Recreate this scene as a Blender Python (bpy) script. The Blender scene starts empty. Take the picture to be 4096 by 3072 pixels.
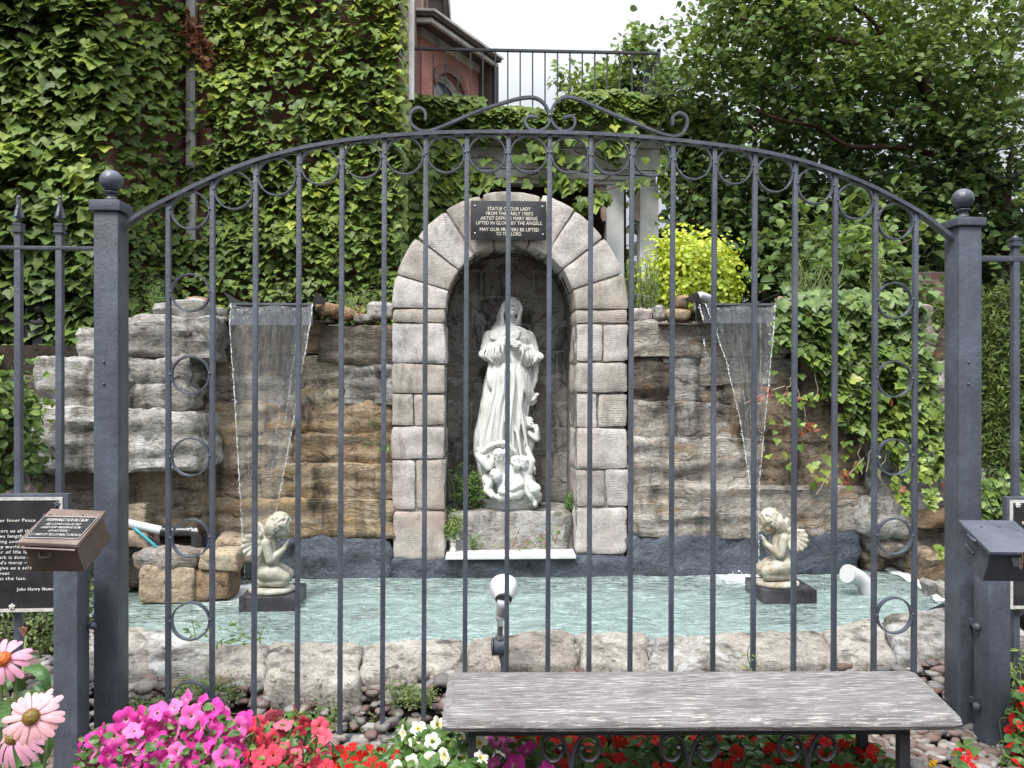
import bpy, bmesh, math, random
import numpy as np
from mathutils import Vector, Matrix, noise as mn

scene = bpy.context.scene
C = scene.collection
R = math.radians
PI = math.pi

# ------------------------------------------------------------------ camera
FPX = 740.0                    # focal length in pixels of a 1024 px wide frame
YAW = R(2.86)                  # the lens looks a little to the right of the gate's normal
EYE = Vector((0.0, 0.0, 1.52))
cam_d = bpy.data.cameras.new('camera')
cam_d.sensor_width = 36.0
cam_d.lens = 36.0 * FPX / 1024.0
cam_d.clip_start = 0.05
cam_d.clip_end = 3000
cam = bpy.data.objects.new('camera', cam_d)
C.objects.link(cam)
cam.location = EYE
cam.rotation_euler = (R(90), 0, -YAW)
scene.camera = cam

# ------------------------------------------------------------------ view + world
scene.view_settings.view_transform = 'Standard'
scene.view_settings.look = 'None'
scene.view_settings.gamma = 1.0
scene.view_settings.use_curve_mapping = False
scene.view_settings.exposure = 1.8
try:
    scene.cycles.max_bounces = 8
    scene.cycles.transparent_max_bounces = 24
    scene.cycles.diffuse_bounces = 4
    scene.cycles.glossy_bounces = 3
    scene.cycles.transmission_bounces = 4
    scene.cycles.use_denoising = True
    scene.cycles.caustics_reflective = False
    scene.cycles.caustics_refractive = False
    scene.cycles.sample_clamp_indirect = 4.0
except Exception:
    pass

SUN_EL, SUN_AZ = R(58), R(215)      # azimuth measured clockwise from +Y: behind the camera, to its left
world = bpy.data.worlds.new('World')
scene.world = world
world.use_nodes = True
wn = world.node_tree.nodes
wl = world.node_tree.links
wn.clear()

def build_world():
    out = wn.new('ShaderNodeOutputWorld')
    bg = wn.new('ShaderNodeBackground')
    bg.inputs['Strength'].default_value = 1.0
    sky = wn.new('ShaderNodeTexSky')
    sky.sky_type = 'NISHITA'
    sky.sun_disc = False
    sky.sun_elevation = SUN_EL
    sky.sun_rotation = SUN_AZ
    sc = wn.new('ShaderNodeVectorMath'); sc.operation = 'SCALE'
    sc.inputs['Scale'].default_value = 0.10
    wl.new(sky.outputs[0], sc.inputs[0])
    tc = wn.new('ShaderNodeTexCoord')
    sep = wn.new('ShaderNodeSeparateXYZ')
    wl.new(tc.outputs['Generated'], sep.inputs[0])
    cl = wn.new('ShaderNodeMath'); cl.operation = 'MAXIMUM'; cl.inputs[1].default_value = 0.0
    wl.new(sep.outputs[2], cl.inputs[0])
    # overcast luminance rises from the horizon to the zenith
    a = wn.new('ShaderNodeMath'); a.operation = 'MULTIPLY_ADD'
    a.inputs[1].default_value = 1.8; a.inputs[2].default_value = 0.215
    sq = wn.new('ShaderNodeMath'); sq.operation = 'POWER'; sq.inputs[1].default_value = 2.0
    wl.new(cl.outputs[0], sq.inputs[0]); wl.new(sq.outputs[0], a.inputs[0])
    mp = wn.new('ShaderNodeMapping'); mp.inputs['Scale'].default_value = (1.0, 1.0, 2.6)
    wl.new(tc.outputs['Generated'], mp.inputs[0])
    nz = wn.new('ShaderNodeTexNoise'); nz.inputs['Scale'].default_value = 3.2
    nz.inputs['Detail'].default_value = 6; nz.inputs['Roughness'].default_value = 0.5
    nz.inputs['Distortion'].default_value = 0.4
    wl.new(mp.outputs[0], nz.inputs['Vector'])
    cr = wn.new('ShaderNodeValToRGB')
    cr.color_ramp.elements[0].position = 0.34; cr.color_ramp.elements[0].color = (0.50, 0.525, 0.575, 1)
    cr.color_ramp.elements[1].position = 0.66; cr.color_ramp.elements[1].color = (0.66, 0.675, 0.70, 1)
    wl.new(nz.outputs['Fac'], cr.inputs[0])
    m = wn.new('ShaderNodeVectorMath'); m.operation = 'SCALE'
    wl.new(cr.outputs[0], m.inputs[0]); wl.new(a.outputs[0], m.inputs['Scale'])
    mix = wn.new('ShaderNodeMix'); mix.data_type = 'RGBA'; mix.inputs[0].default_value = 0.93
    wl.new(sc.outputs[0], mix.inputs[6]); wl.new(m.outputs[0], mix.inputs[7])
    wl.new(mix.outputs[2], bg.inputs['Color'])
    wl.new(bg.outputs[0], out.inputs[0])
build_world()

sun_d = bpy.data.lights.new('sun', 'SUN')
sun_d.energy = 1.5
sun_d.angle = R(18)
sun_d.color = (1.0, 0.965, 0.91)
sun = bpy.data.objects.new('sun', sun_d)
C.objects.link(sun)
_sd = Vector((math.sin(SUN_AZ) * math.cos(SUN_EL), math.cos(SUN_AZ) * math.cos(SUN_EL), math.sin(SUN_EL)))
sun.rotation_euler = _sd.to_track_quat('Z', 'Y').to_euler()

# ------------------------------------------------------------------ measuring helpers
CR, CF = Vector((math.cos(YAW), -math.sin(YAW), 0)), Vector((math.sin(YAW), math.cos(YAW), 0))
def ray(px, py):
    return CF + CR * ((px - 512) / FPX) + Vector((0, 0, 1)) * ((384 - py) / FPX)
def PY(px, py, Y):
    d = ray(px, py); return EYE + d * (Y / d.y)
def PZ(px, py, Z):
    d = ray(px, py); return EYE + d * ((Z - EYE.z) / d.z)
def PD(px, py, depth):
    return EYE + ray(px, py) * depth
def proj(p):
    v = Vector(p) - EYE; z = v.dot(CF)
    if z <= 0.01: return (-999, -999, z)
    return (512 + FPX * v.dot(CR) / z, 384 - FPX * v.z / z, z)

# ------------------------------------------------------------------ object helpers
def tagp(o, label=None, cat=None, group=None, kind=None):
    if label: o['label'] = label
    if cat: o['category'] = cat
    if group: o['group'] = group
    if kind: o['kind'] = kind
    return o
def thing(name, label, cat, loc=(0, 0, 0), group=None):
    o = bpy.data.objects.new(name, None); C.objects.link(o)
    o.location = loc; o.empty_display_size = 0.1
    return tagp(o, label, cat, group)
def absloc(o):
    v = Vector(o.location)
    while o.parent: o = o.parent; v += Vector(o.location)
    return v
def setmat(me, mat):
    if isinstance(mat, (list, tuple)):
        for m in mat: me.materials.append(m)
    elif mat: me.materials.append(mat)
def link(name, me, parent=None, local=False):
    """world-space mesh linked under parent (all things keep unrotated axes)"""
    o = bpy.data.objects.new(name, me); C.objects.link(o)
    if parent:
        o.parent = parent
        if not local: o.location = -absloc(parent)
    return o
def smooth(me, on=True):
    me.polygons.foreach_set('use_smooth', [on] * len(me.polygons)); me.update()
def auto(me, deg=35):
    bm = bmesh.new(); bm.from_mesh(me)
    for f in bm.faces: f.smooth = True
    for e in bm.edges:
        if len(e.link_faces) == 2: e.smooth = e.calc_face_angle(0) < R(deg)
        else: e.smooth = False
    bm.to_mesh(me); bm.free(); return me

class MB:
    def __init__(s): s.v = []; s.f = []; s.m = []; s.mi = 0
    def add(s, vs, fs):
        b = len(s.v); s.v.extend([tuple(v) for v in vs])
        s.f.extend([tuple(i + b for i in f) for f in fs]); s.m.extend([s.mi] * len(fs)); return s
    def box(s, x0, x1, y0, y1, z0, z1):
        return s.add([(x0,y0,z0),(x1,y0,z0),(x1,y1,z0),(x0,y1,z0),(x0,y0,z1),(x1,y0,z1),(x1,y1,z1),(x0,y1,z1)],
                     [(0,3,2,1),(4,5,6,7),(0,1,5,4),(1,2,6,5),(2,3,7,6),(3,0,4,7)])
    def hexa(s, p):  # 4 bottom, 4 top corners
        return s.add(p, [(0,3,2,1),(4,5,6,7),(0,1,5,4),(1,2,6,5),(2,3,7,6),(3,0,4,7)])
    def tube(s, pts, r, n=8, caps=True, closed=False, squash=None):
        pts = [Vector(p) for p in pts]; N = len(pts)
        rs = r if isinstance(r, (list, tuple)) else [r] * N
        rings = []; up = None
        for i, p in enumerate(pts):
            a = pts[(i - 1) % N] if (i > 0 or closed) else p
            b = pts[(i + 1) % N] if (i < N - 1 or closed) else p
            t = (b - a)
            if t.length < 1e-9: t = Vector((0, 0, 1))
            t.normalize()
            if up is None:
                up = Vector((0, 1, 0)) if abs(t.y) < 0.9 else Vector((1, 0, 0))
            u = up - t * up.dot(t)
            if u.length < 1e-6: u = t.orthogonal()
            u.normalize(); w = t.cross(u); up = u
            ring = []
            for k in range(n):
                an = 2 * PI * k / n
                cu, cw = (1, 1) if not squash else squash
                ring.append(p + (u * math.cos(an) * cu + w * math.sin(an) * cw) * rs[i])
            rings.append(ring)
        vs = [v for rg in rings for v in rg]; fs = []
        M_ = N if closed else N - 1
        for i in range(M_):
            j = (i + 1) % N
            for k in range(n):
                k2 = (k + 1) % n
                fs.append((i*n+k, i*n+k2, j*n+k2, j*n+k))
        if caps and not closed:
            fs.append(tuple(range(n - 1, -1, -1))); fs.append(tuple((N-1)*n + k for k in range(n)))
        return s.add(vs, fs)
    def rect_sweep(s, pts, hy, ht, closed=False):
        """flat bar swept along an XZ path: half width hy in Y, half thickness ht in the path plane"""
        N = len(pts); vs = []; fs = []
        for i in range(N):
            a = pts[(i-1) % N] if (i > 0 or closed) else pts[i]
            b = pts[(i+1) % N] if (i < N-1 or closed) else pts[i]
            t = Vector((b[0]-a[0], 0, b[2]-a[2]))
            if t.length < 1e-9: t = Vector((1,0,0))
            t.normalize(); nrm = Vector((-t.z, 0, t.x)); p = Vector(pts[i])
            for (sy, st) in ((-1,-1),(1,-1),(1,1),(-1,1)):
                vs.append(p + Vector((0, sy*hy, 0)) + nrm * st * ht)
        for i in range(N if closed else N-1):
            j = (i+1) % N
            for k in range(4):
                k2 = (k+1) % 4; fs.append((i*4+k, i*4+k2, j*4+k2, j*4+k))
        if not closed:
            fs.append((3,2,1,0)); fs.append(tuple((N-1)*4+k for k in range(4)))
        return s.add(vs, fs)
    def lathe(s, prof, c=(0,0,0), n=20, axis=None):
        """prof: list of (r, h); axis: direction vector"""
        c = Vector(c); ax = Vector(axis or (0,0,1)).normalized(); u = ax.orthogonal().normalized(); w = ax.cross(u)
        vs = []; fs = []
        for (r, h) in prof:
            for k in range(n):
                an = 2*PI*k/n; vs.append(c + ax*h + (u*math.cos(an)+w*math.sin(an))*r)
        for i in range(len(prof)-1):
            for k in range(n):
                k2 = (k+1)%n; fs.append((i*n+k, i*n+k2, (i+1)*n+k2, (i+1)*n+k))
        fs.append(tuple(range(n-1,-1,-1))); fs.append(tuple((len(prof)-1)*n+k for k in range(n)))
        return s.add(vs, fs)
    def ball(s, c, r, n=12, m=8, sc=(1,1,1), rot=None):
        c = Vector(c); vs = []; fs = []
        for i in range(m+1):
            th = PI*i/m
            for k in range(n):
                an = 2*PI*k/n
                v = Vector((math.sin(th)*math.cos(an)*sc[0], math.sin(th)*math.sin(an)*sc[1], math.cos(th)*sc[2]))*r
                if rot: v = rot @ v
                vs.append(c+v)
        for i in range(m):
            for k in range(n):
                k2=(k+1)%n; fs.append((i*n+k,(i+1)*n+k,(i+1)*n+k2,i*n+k2))
        return s.add(vs, fs)
    def mesh(s, name, mat, sm=False, clean=False):
        me = bpy.data.meshes.new(name); me.from_pydata(s.v, [], s.f)
        setmat(me, mat)
        if any(s.m): me.polygons.foreach_set('material_index', s.m)
        if clean or True:
            bm = bmesh.new(); bm.from_mesh(me)
            bmesh.ops.remove_doubles(bm, verts=bm.verts, dist=1e-5)
            bmesh.ops.recalc_face_normals(bm, faces=bm.faces)
            bm.to_mesh(me); bm.free()
        if sm == 'auto': auto(me)
        else: smooth(me, bool(sm))
        return me
    def obj(s, name, mat, parent=None, sm=False, bevel=0):
        me = s.mesh(name, mat, sm)
        if bevel:
            bm = bmesh.new(); bm.from_mesh(me)
            es = [e for e in bm.edges if len(e.link_faces) == 2 and e.calc_face_angle(0) > R(30)]
            bmesh.ops.bevel(bm, geom=es, offset=bevel, segments=2, affect='EDGES', profile=0.6, clamp_overlap=True)
            bm.to_mesh(me); bm.free(); auto(me, 40)
        return link(name, me, parent)

def curve(pts, n=8, closed=False):
    """Catmull-Rom through points"""
    P = [Vector(p) for p in pts]; out = []
    N = len(P)
    for i in range(N if closed else N-1):
        p0 = P[(i-1) % N] if (closed or i > 0) else P[0]*2-P[1]
        p1, p2 = P[i], P[(i+1) % N]
        p3 = P[(i+2) % N] if (closed or i < N-2) else P[-1]*2-P[-2]
        for k in range(n):
            t = k/n
            out.append(0.5*((2*p1)+(p2-p0)*t+(2*p0-5*p1+4*p2-p3)*t*t+(-p0+3*p1-3*p2+p3)*t**3))
    if not closed: out.append(P[-1])
    return out

def arrmesh(name, V, F, mat, attrs=None, sm=False):
    """numpy mesh. F: (n,k) int array"""
    me = bpy.data.meshes.new(name)
    V = np.asarray(V, dtype=np.float32); F = np.asarray(F, dtype=np.int32)
    me.vertices.add(len(V)); me.vertices.foreach_set('co', V.ravel())
    k = F.shape[1]
    me.loops.add(F.size); me.loops.foreach_set('vertex_index', F.ravel())
    me.polygons.add(len(F)); me.polygons.foreach_set('loop_start', np.arange(0, F.size, k, dtype=np.int32))
    try: me.polygons.foreach_set('loop_total', np.full(len(F), k, dtype=np.int32))
    except Exception: pass
    if attrs:
        for an, arr in attrs.items():
            a = me.attributes.new(an, 'FLOAT', 'POINT'); a.data.foreach_set('value', np.asarray(arr, dtype=np.float32).ravel())
    setmat(me, mat); me.update(calc_edges=True); me.validate()
    smooth(me, sm)
    return me

def scatter(name, base, inst, mat, parent, parts=0, part_name='leaf', sm=False, stuff_name=None, extra=None):
    """base=(V,F) numpy; inst = list of (pos, 3x3 rot, scale, tint). Biggest in the frame become parts, the rest one mesh."""
    V0, F0 = base
    chosen = []
    if parts:
        sc_ = []
        for i, (p, r, s, t) in enumerate(inst):
            x, y, z = proj(p)
            on = -5 < x < 1029 and -5 < y < 773 and z > 0.1
            sc_.append((s / z if on else -1, i))
        sc_.sort(reverse=True)
        chosen = [i for (q, i) in sc_[:parts] if q > 0]
        cs = set(chosen)
        variants = []
        for k in range(6):
            me = arrmesh(part_name, V0, F0, mat, dict({'tint': np.full(len(V0), (k+0.5)/6)}, **(extra or {})), sm)
            variants.append(me)
        base_l = absloc(parent)
        for i in chosen:
            p, r, s, t = inst[i]
            o = bpy.data.objects.new(part_name, variants[min(5, max(0, int(t*6)))])
            C.objects.link(o); o.parent = parent
            m = (Matrix(r.tolist()) if isinstance(r, np.ndarray) else r).to_4x4() @ Matrix.Scale(s, 4)
            m.translation = Vector(p) - base_l
            o.matrix_local = m
        inst = [inst[i] for i in range(len(inst)) if i not in cs]
    if not inst: return None
    n = len(inst); nv = len(V0)
    Pp = np.array([tuple(i[0]) for i in inst]); Rr = np.array([np.array(i[1]) for i in inst])
    S = np.array([i[2] for i in inst]); T = np.array([i[3] for i in inst])
    VV = np.einsum('nij,vj->nvi', Rr, V0) * S[:, None, None] + Pp[:, None, :]
    FF = (F0[None] + (np.arange(n) * nv)[:, None, None]).reshape(-1, F0.shape[1])
    at = {'tint': np.repeat(T, nv)}
    if extra:
        for k, a in extra.items(): at[k] = np.tile(a, n)
    me = arrmesh(stuff_name or name, VV.reshape(-1, 3), FF, mat, at, sm)
    o = link(stuff_name or name, me, parent)
    if parts: o['kind'] = 'stuff'
    return o

def rotm(normal, down, roll=0.0):
    """3x3 with columns (x, y, z): z = normal, -y ~ down"""
    z = np.array(normal, float); z /= np.linalg.norm(z)
    y = -np.array(down, float); y -= z * y.dot(z); ln = np.linalg.norm(y)
    if ln < 1e-6: y = np.array([1.0, 0, 0]); y -= z*y.dot(z); ln = np.linalg.norm(y)
    y /= ln; x = np.cross(y, z)
    c, s = math.cos(roll), math.sin(roll)
    return np.stack([x*c + y*s, y*c - x*s, z], axis=1)

def rnd_rot(rs):
    q = rs.normal(size=4); q /= np.linalg.norm(q); w, x, y, z = q
    return np.array([[1-2*(y*y+z*z),2*(x*y-z*w),2*(x*z+y*w)],[2*(x*y+z*w),1-2*(x*x+z*z),2*(y*z-x*w)],[2*(x*z-y*w),2*(y*z+x*w),1-2*(x*x+y*y)]])

def copy_tree(o, parent=None):
    c = o.copy(); C.objects.link(c)
    if parent: c.parent = parent
    for ch in list(o.children): copy_tree(ch, c)
    return c

def remesh(mb_or_me, name, voxel, mat, smooth_it=2, parent=None):
    me = mb_or_me.mesh(name, None) if isinstance(mb_or_me, MB) else mb_or_me
    o = bpy.data.objects.new(name, me); C.objects.link(o)
    md = o.modifiers.new('r', 'REMESH'); md.mode = 'VOXEL'; md.voxel_size = voxel; md.adaptivity = 0
    if smooth_it:
        s = o.modifiers.new('s', 'SMOOTH'); s.iterations = smooth_it; s.factor = 0.5
    dg = bpy.context.evaluated_depsgraph_get()
    nm = bpy.data.meshes.new_from_object(o.evaluated_get(dg))
    bpy.data.objects.remove(o); bpy.data.meshes.remove(me)
    nm.name = name; nm.materials.clear(); setmat(nm, mat); smooth(nm, True)
    return nm
# ------------------------------------------------------------------ materials
class NT:
    def __init__(s, name):
        s.mat = bpy.data.materials.new(name); s.mat.use_nodes = True
        s.t = s.mat.node_tree; s.n = s.t.nodes; s.l = s.t.links; s.n.clear()
        s.out = s.n.new('ShaderNodeOutputMaterial')
        s._co = None
    def new(s, typ, **kw):
        n = s.n.new(typ)
        for k, v in kw.items(): setattr(n, k, v)
        return n
    def co(s, scale=(1,1,1), rot=(0,0,0), kind='Object', loc=(0,0,0)):
        tc = s.new('ShaderNodeTexCoord'); mp = s.new('ShaderNodeMapping')
        mp.inputs['Scale'].default_value = scale; mp.inputs['Rotation'].default_value = rot; mp.inputs['Location'].default_value = loc
        s.l.new(tc.outputs[kind], mp.inputs[0]); return mp.outputs[0]
    def noise(s, vec, scale=5, detail=4, rough=0.55, dist=0.0):
        n = s.new('ShaderNodeTexNoise'); n.inputs['Scale'].default_value = scale; n.inputs['Detail'].default_value = detail
        n.inputs['Roughness'].default_value = rough; n.inputs['Distortion'].default_value = dist
        if vec is not None: s.l.new(vec, n.inputs['Vector'])
        return n.outputs['Fac']
    def vor(s, vec, scale=5, feature='F1', out='Distance', rand=1.0):
        n = s.new('ShaderNodeTexVoronoi'); n.feature = feature; n.inputs['Scale'].default_value = scale
        n.inputs['Randomness'].default_value = rand
        if vec is not None: s.l.new(vec, n.inputs['Vector'])
        return n.outputs[out]
    def ramp(s, fac, stops, interp='LINEAR'):
        n = s.new('ShaderNodeValToRGB'); r = n.color_ramp; r.interpolation = interp
        while len(r.elements) < len(stops): r.elements.new(0.5)
        for e, (p, c) in zip(r.elements, stops):
            e.position = p; e.color = (c, c, c, 1) if isinstance(c, (int, float)) else (c[0], c[1], c[2], 1)
        s.l.new(fac, n.inputs[0]); return n.outputs[0]
    def mix(s, fac, a, b, mode='MIX'):
        n = s.new('ShaderNodeMix', data_type='RGBA'); n.blend_type = mode; n.clamp_factor = True
        if isinstance(fac, (int, float)): n.inputs[0].default_value = fac
        else: s.l.new(fac, n.inputs[0])
        for i, q in ((6, a), (7, b)):
            if isinstance(q, (tuple, list)): n.inputs[i].default_value = (q[0], q[1], q[2], 1)
            elif isinstance(q, (int, float)): n.inputs[i].default_value = (q, q, q, 1)
            else: s.l.new(q, n.inputs[i])
        return n.outputs[2]
    def math(s, op, a, b=0.5, c=None):
        n = s.new('ShaderNodeMath', operation=op)
        for i, q in enumerate((a, b, c)):
            if q is None: continue
            if isinstance(q, (int, float)): n.inputs[i].default_value = q
            else: s.l.new(q, n.inputs[i])
        return n.outputs[0]
    def attr(s, name):
        n = s.new('ShaderNodeAttribute'); n.attribute_name = name; return n.outputs['Fac']
    def rand(s):
        return s.new('ShaderNodeObjectInfo').outputs['Random']
    def hsv(s, col, h=0.5, sa=1.0, v=1.0):
        n = s.new('ShaderNodeHueSaturation')
        for nm, q in (('Hue', h), ('Saturation', sa), ('Value', v)):
            if isinstance(q, (int, float)): n.inputs[nm].default_value = q
            else: s.l.new(q, n.inputs[nm])
        s.l.new(col, n.inputs['Color']); return n.outputs[0]
    def bump(s, h, strength=0.5, dist=0.01, prev=None):
        n = s.new('ShaderNodeBump'); n.inputs['Strength'].default_value = strength; n.inputs['Distance'].default_value = dist
        s.l.new(h, n.inputs['Height'])
        if prev is not None: s.l.new(prev, n.inputs['Normal'])
        return n.outputs[0]
    def bsdf(s, col, rough=0.7, metal=0.0, normal=None, spec=0.5, **kw):
        n = s.new('ShaderNodeBsdfPrincipled')
        def put(k, q):
            if k not in n.inputs: return
            if isinstance(q, (tuple, list)): n.inputs[k].default_value = (q[0], q[1], q[2], 1) if len(q) == 3 else q
            elif isinstance(q, (int, float)): n.inputs[k].default_value = q
            else: s.l.new(q, n.inputs[k])
        put('Base Color', col); put('Roughness', rough); put('Metallic', metal); put('Specular IOR Level', spec)
        for k, v in kw.items(): put(k.replace('_', ' '), v)
        if normal is not None: s.l.new(normal, n.inputs['Normal'])
        return n
    def done(s, sh):
        s.l.new(sh.outputs[0] if hasattr(sh, 'outputs') else sh, s.out.inputs[0]); return s.mat

def simple(name, col, rough=0.6, metal=0.0, var=0.12, nscale=8, bump=0.0, bscale=60, spec=0.5):
    t = NT(name); v = t.co()
    a = t.noise(v, nscale, 5, 0.6)
    c0 = tuple(c*(1-var*2) for c in col); c1 = tuple(min(1, c*(1+var*2)) for c in col)
    cc = t.ramp(a, [(0.3, c0), (0.7, c1)])
    nm = t.bump(t.noise(v, bscale, 4), bump, 0.004) if bump else None
    return t.done(t.bsdf(cc, rough, metal, nm, spec))

def iron_mat(name='painted_iron', col=(0.062, 0.070, 0.092), rough=0.42):
    t = NT(name); v = t.co()
    big = t.noise(v, 3.5, 6, 0.65)
    c = t.ramp(big, [(0.3, tuple(q*0.62 for q in col)), (0.52, col), (0.75, tuple(q*1.7 for q in col))])
    streak = t.noise(t.co((22, 22, 1.6)), 2.0, 5, 0.6)
    c = t.mix(t.ramp(streak, [(0.5, 0.0), (0.8, 0.35)]), c, tuple(q*1.7 for q in col))
    rs_ = t.noise(t.co((9, 9, 2.2), loc=(4, 2, 1)), 2.6, 7, 0.7)
    c = t.mix(t.ramp(rs_, [(0.64, 0.0), (0.72, 0.55)]), c, (0.10, 0.055, 0.035))
    chips = t.noise(v, 70, 3, 0.6)
    c = t.mix(t.ramp(chips, [(0.73, 0.0), (0.76, 0.8)]), c, (0.32, 0.33, 0.34))
    bm_ = t.bump(t.noise(v, 34, 5, 0.6), 0.6, 0.005)
    bm_ = t.bump(t.noise(t.co((14, 14, 2.0)), 2.4, 4), 0.5, 0.008, bm_)
    bm_ = t.bump(t.noise(v, 160, 3), 0.18, 0.002, bm_)
    r = t.ramp(t.noise(v, 9, 4), [(0.3, rough-0.1), (0.7, rough+0.16)])
    return t.done(t.bsdf(c, r, 0.0, bm_, 0.55))

def rock_mat(name, cols, lichen=0.0, lcol=(0.55, 0.54, 0.52), strata=1.0, stain=0.0, scol=(0.03,0.027,0.022), rust=0.0, rcol=(0.30,0.15,0.05), moss=0.0, sc=1.0, rough=0.85, wet=False, bumps=1.0):
    t = NT(name); v = t.co()
    warp = t.noise(v, 2.2*sc, 4, 0.6)
    vs = t.new('ShaderNodeVectorMath', operation='ADD')
    sc3 = t.new('ShaderNodeCombineXYZ'); t.l.new(t.math('MULTIPLY', warp, 0.32), sc3.inputs[2])
    t.l.new(v, vs.inputs[0]); t.l.new(sc3.outputs[0], vs.inputs[1])
    mp = t.new('ShaderNodeMapping'); mp.inputs['Scale'].default_value = (1.3*sc, 1.3*sc, 9.0*sc*strata+0.01 if strata else 1.3)
    t.l.new(vs.outputs[0], mp.inputs[0])
    st = t.noise(mp.outputs[0], 3.0, 9, 0.68)
    big = t.noise(v, 2.6*sc, 7, 0.66, 0.4)
    fine = t.noise(v, 48*sc, 6, 0.7)
    mixf = t.math('ADD', t.math('MULTIPLY', st, 0.55), t.math('MULTIPLY', big, 0.45))
    n = len(cols)
    c = t.ramp(mixf, [(0.33 + 0.34*i/(n-1), cols[i]) for i in range(n)])
    c = t.mix(0.55, c, t.ramp(fine, [(0.32, 0.28), (0.5, 0.5), (0.7, 0.82)]), 'OVERLAY')
    cr = t.noise(mp.outputs[0], 9.0, 6, 0.7, 0.8)
    c = t.mix(t.ramp(cr, [(0.36, 0.75), (0.42, 0.0)]), c, tuple(q*0.22 for q in cols[0]))
    c = t.mix(t.ramp(cr, [(0.60, 0.0), (0.70, 0.5)]), c, tuple(min(1, q*1.35) for q in cols[-1]))
    # dark seams between the layers
    c = t.mix(t.ramp(st, [(0.34, 0.8), (0.43, 0.0)]), c, tuple(q*0.28 for q in cols[0]))
    if rust:
        rn = t.noise(t.co((1.0, 1.0, 2.6), loc=(3.1, 1.2, 0.4)), 2.4, 6, 0.65)
        c = t.mix(t.ramp(rn, [(0.60-rust*0.2, 0.0), (0.72-rust*0.15, 0.75)]), c, rcol)
    if lichen:
        ln = t.noise(v, 5.5*sc, 9, 0.78, 0.6)
        c = t.mix(t.ramp(ln, [(0.62-lichen*0.25, 0.0), (0.68-lichen*0.22, 0.85)]), c, lcol)
    if stain:
        sn = t.noise(t.co((3.2, 3.2, 0.8), loc=(0.7, 0, 2.2)), 2.0, 6, 0.62)
        c = t.mix(t.ramp(sn, [(0.56-stain*0.2, 0.0), (0.72-stain*0.2, 0.85)]), c, scol)
    if moss:
        mo = t.noise(v, 6, 6, 0.7)
        c = t.mix(t.ramp(mo, [(0.62-moss*0.2, 0.0), (0.72-moss*0.2, 0.8)]), c, (0.06, 0.075, 0.018))
    rv = t.rand()
    c = t.hsv(c, t.math('MULTIPLY_ADD', rv, 0.02, 0.49), t.math('MULTIPLY_ADD', rv, -0.35, 1.15), t.math('MULTIPLY_ADD', rv, 0.42, 0.82))
    b = t.bump(st, 0.75*bumps, 0.05)
    b = t.bump(cr, 0.7*bumps, 0.02, b)
    b = t.bump(t.noise(v, 15*sc, 8, 0.72), 0.55*bumps, 0.022, b)
    b = t.bump(fine, 0.45*bumps, 0.006, b)
    return t.done(t.bsdf(c, 0.35 if wet else rough, 0.0, b, 0.5 if wet else 0.25))

def dressed_mat(name, cols, dark=0.25):
    """sawn stone: fine horizontal tooling, stains, white mortar smears"""
    t = NT(name); v = t.co()
    big = t.noise(v, 3.0, 7, 0.65); fine = t.noise(v, 70, 5, 0.7)
    c = t.ramp(big, [(0.3, cols[0]), (0.5, cols[1]), (0.7, cols[2])])
    c = t.mix(0.45, c, t.ramp(fine, [(0.3, 0.25), (0.5, 0.5), (0.7, 0.8)]), 'OVERLAY')
    rv = t.rand()
    c = t.hsv(c, t.math('MULTIPLY_ADD', rv, 0.03, 0.485), t.math('MULTIPLY_ADD', rv, 0.9, 0.55), t.math('MULTIPLY_ADD', rv, -0.3, 1.16))
    pk = t.noise(t.co(loc=(5, 1, 2)), 1.7, 3, 0.5)
    c = t.mix(t.ramp(pk, [(0.55, 0.0), (0.68, 0.35)]), c, (0.40, 0.27, 0.21))
    dn = t.noise(t.co((2.4, 2.4, 1.0), loc=(1, 7, 3)), 3.2, 8, 0.7)
    c = t.mix(t.ramp(dn, [(0.60-dark*0.18, 0.0), (0.76-dark*0.18, 0.72)]), c, (0.11, 0.10, 0.088))
    ru = t.noise(t.co((1.5, 1.5, 2.5), loc=(2, 9, 6)), 3.4, 7, 0.7, 0.5)
    c = t.mix(t.ramp(ru, [(0.62, 0.0), (0.74, 0.6)]), c, (0.46, 0.33, 0.19))
    wn_ = t.noise(t.co(loc=(9, 3, 4)), 4.6, 8, 0.72, 0.5)
    c = t.mix(t.ramp(wn_, [(0.62, 0.0), (0.66, 0.6)]), c, (0.62, 0.60, 0.55))
    gr = t.noise(t.co((5, 5, 1.2), loc=(6, 2, 8)), 2.0, 7, 0.7)
    c = t.mix(t.ramp(gr, [(0.58, 0.0), (0.70, 0.5)]), c, (0.16, 0.15, 0.135))
    spk = t.noise(v, 26, 4, 0.75)
    c = t.mix(t.ramp(spk, [(0.66, 0.0), (0.70, 0.55)]), c, (0.13, 0.125, 0.115))
    wv = t.new('ShaderNodeTexWave', wave_type='BANDS', bands_direction='Z'); wv.inputs['Scale'].default_value = 26; wv.inputs['Distortion'].default_value = 7
    wv.inputs['Detail'].default_value = 3; t.l.new(v, wv.inputs['Vector'])
    msk = t.ramp(t.noise(t.co(loc=(2, 2, 2)), 2.2, 4), [(0.45, 0.0), (0.6, 1.0)])
    b = t.bump(t.math('MULTIPLY', wv.outputs['Fac'], msk), 0.22, 0.005)
    b = t.bump(t.noise(v, 13, 7, 0.7), 0.5, 0.012, b)
    b = t.bump(fine, 0.5, 0.004, b)
    return t.done(t.bsdf(c, 0.88, 0.0, b, 0.2))

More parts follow.
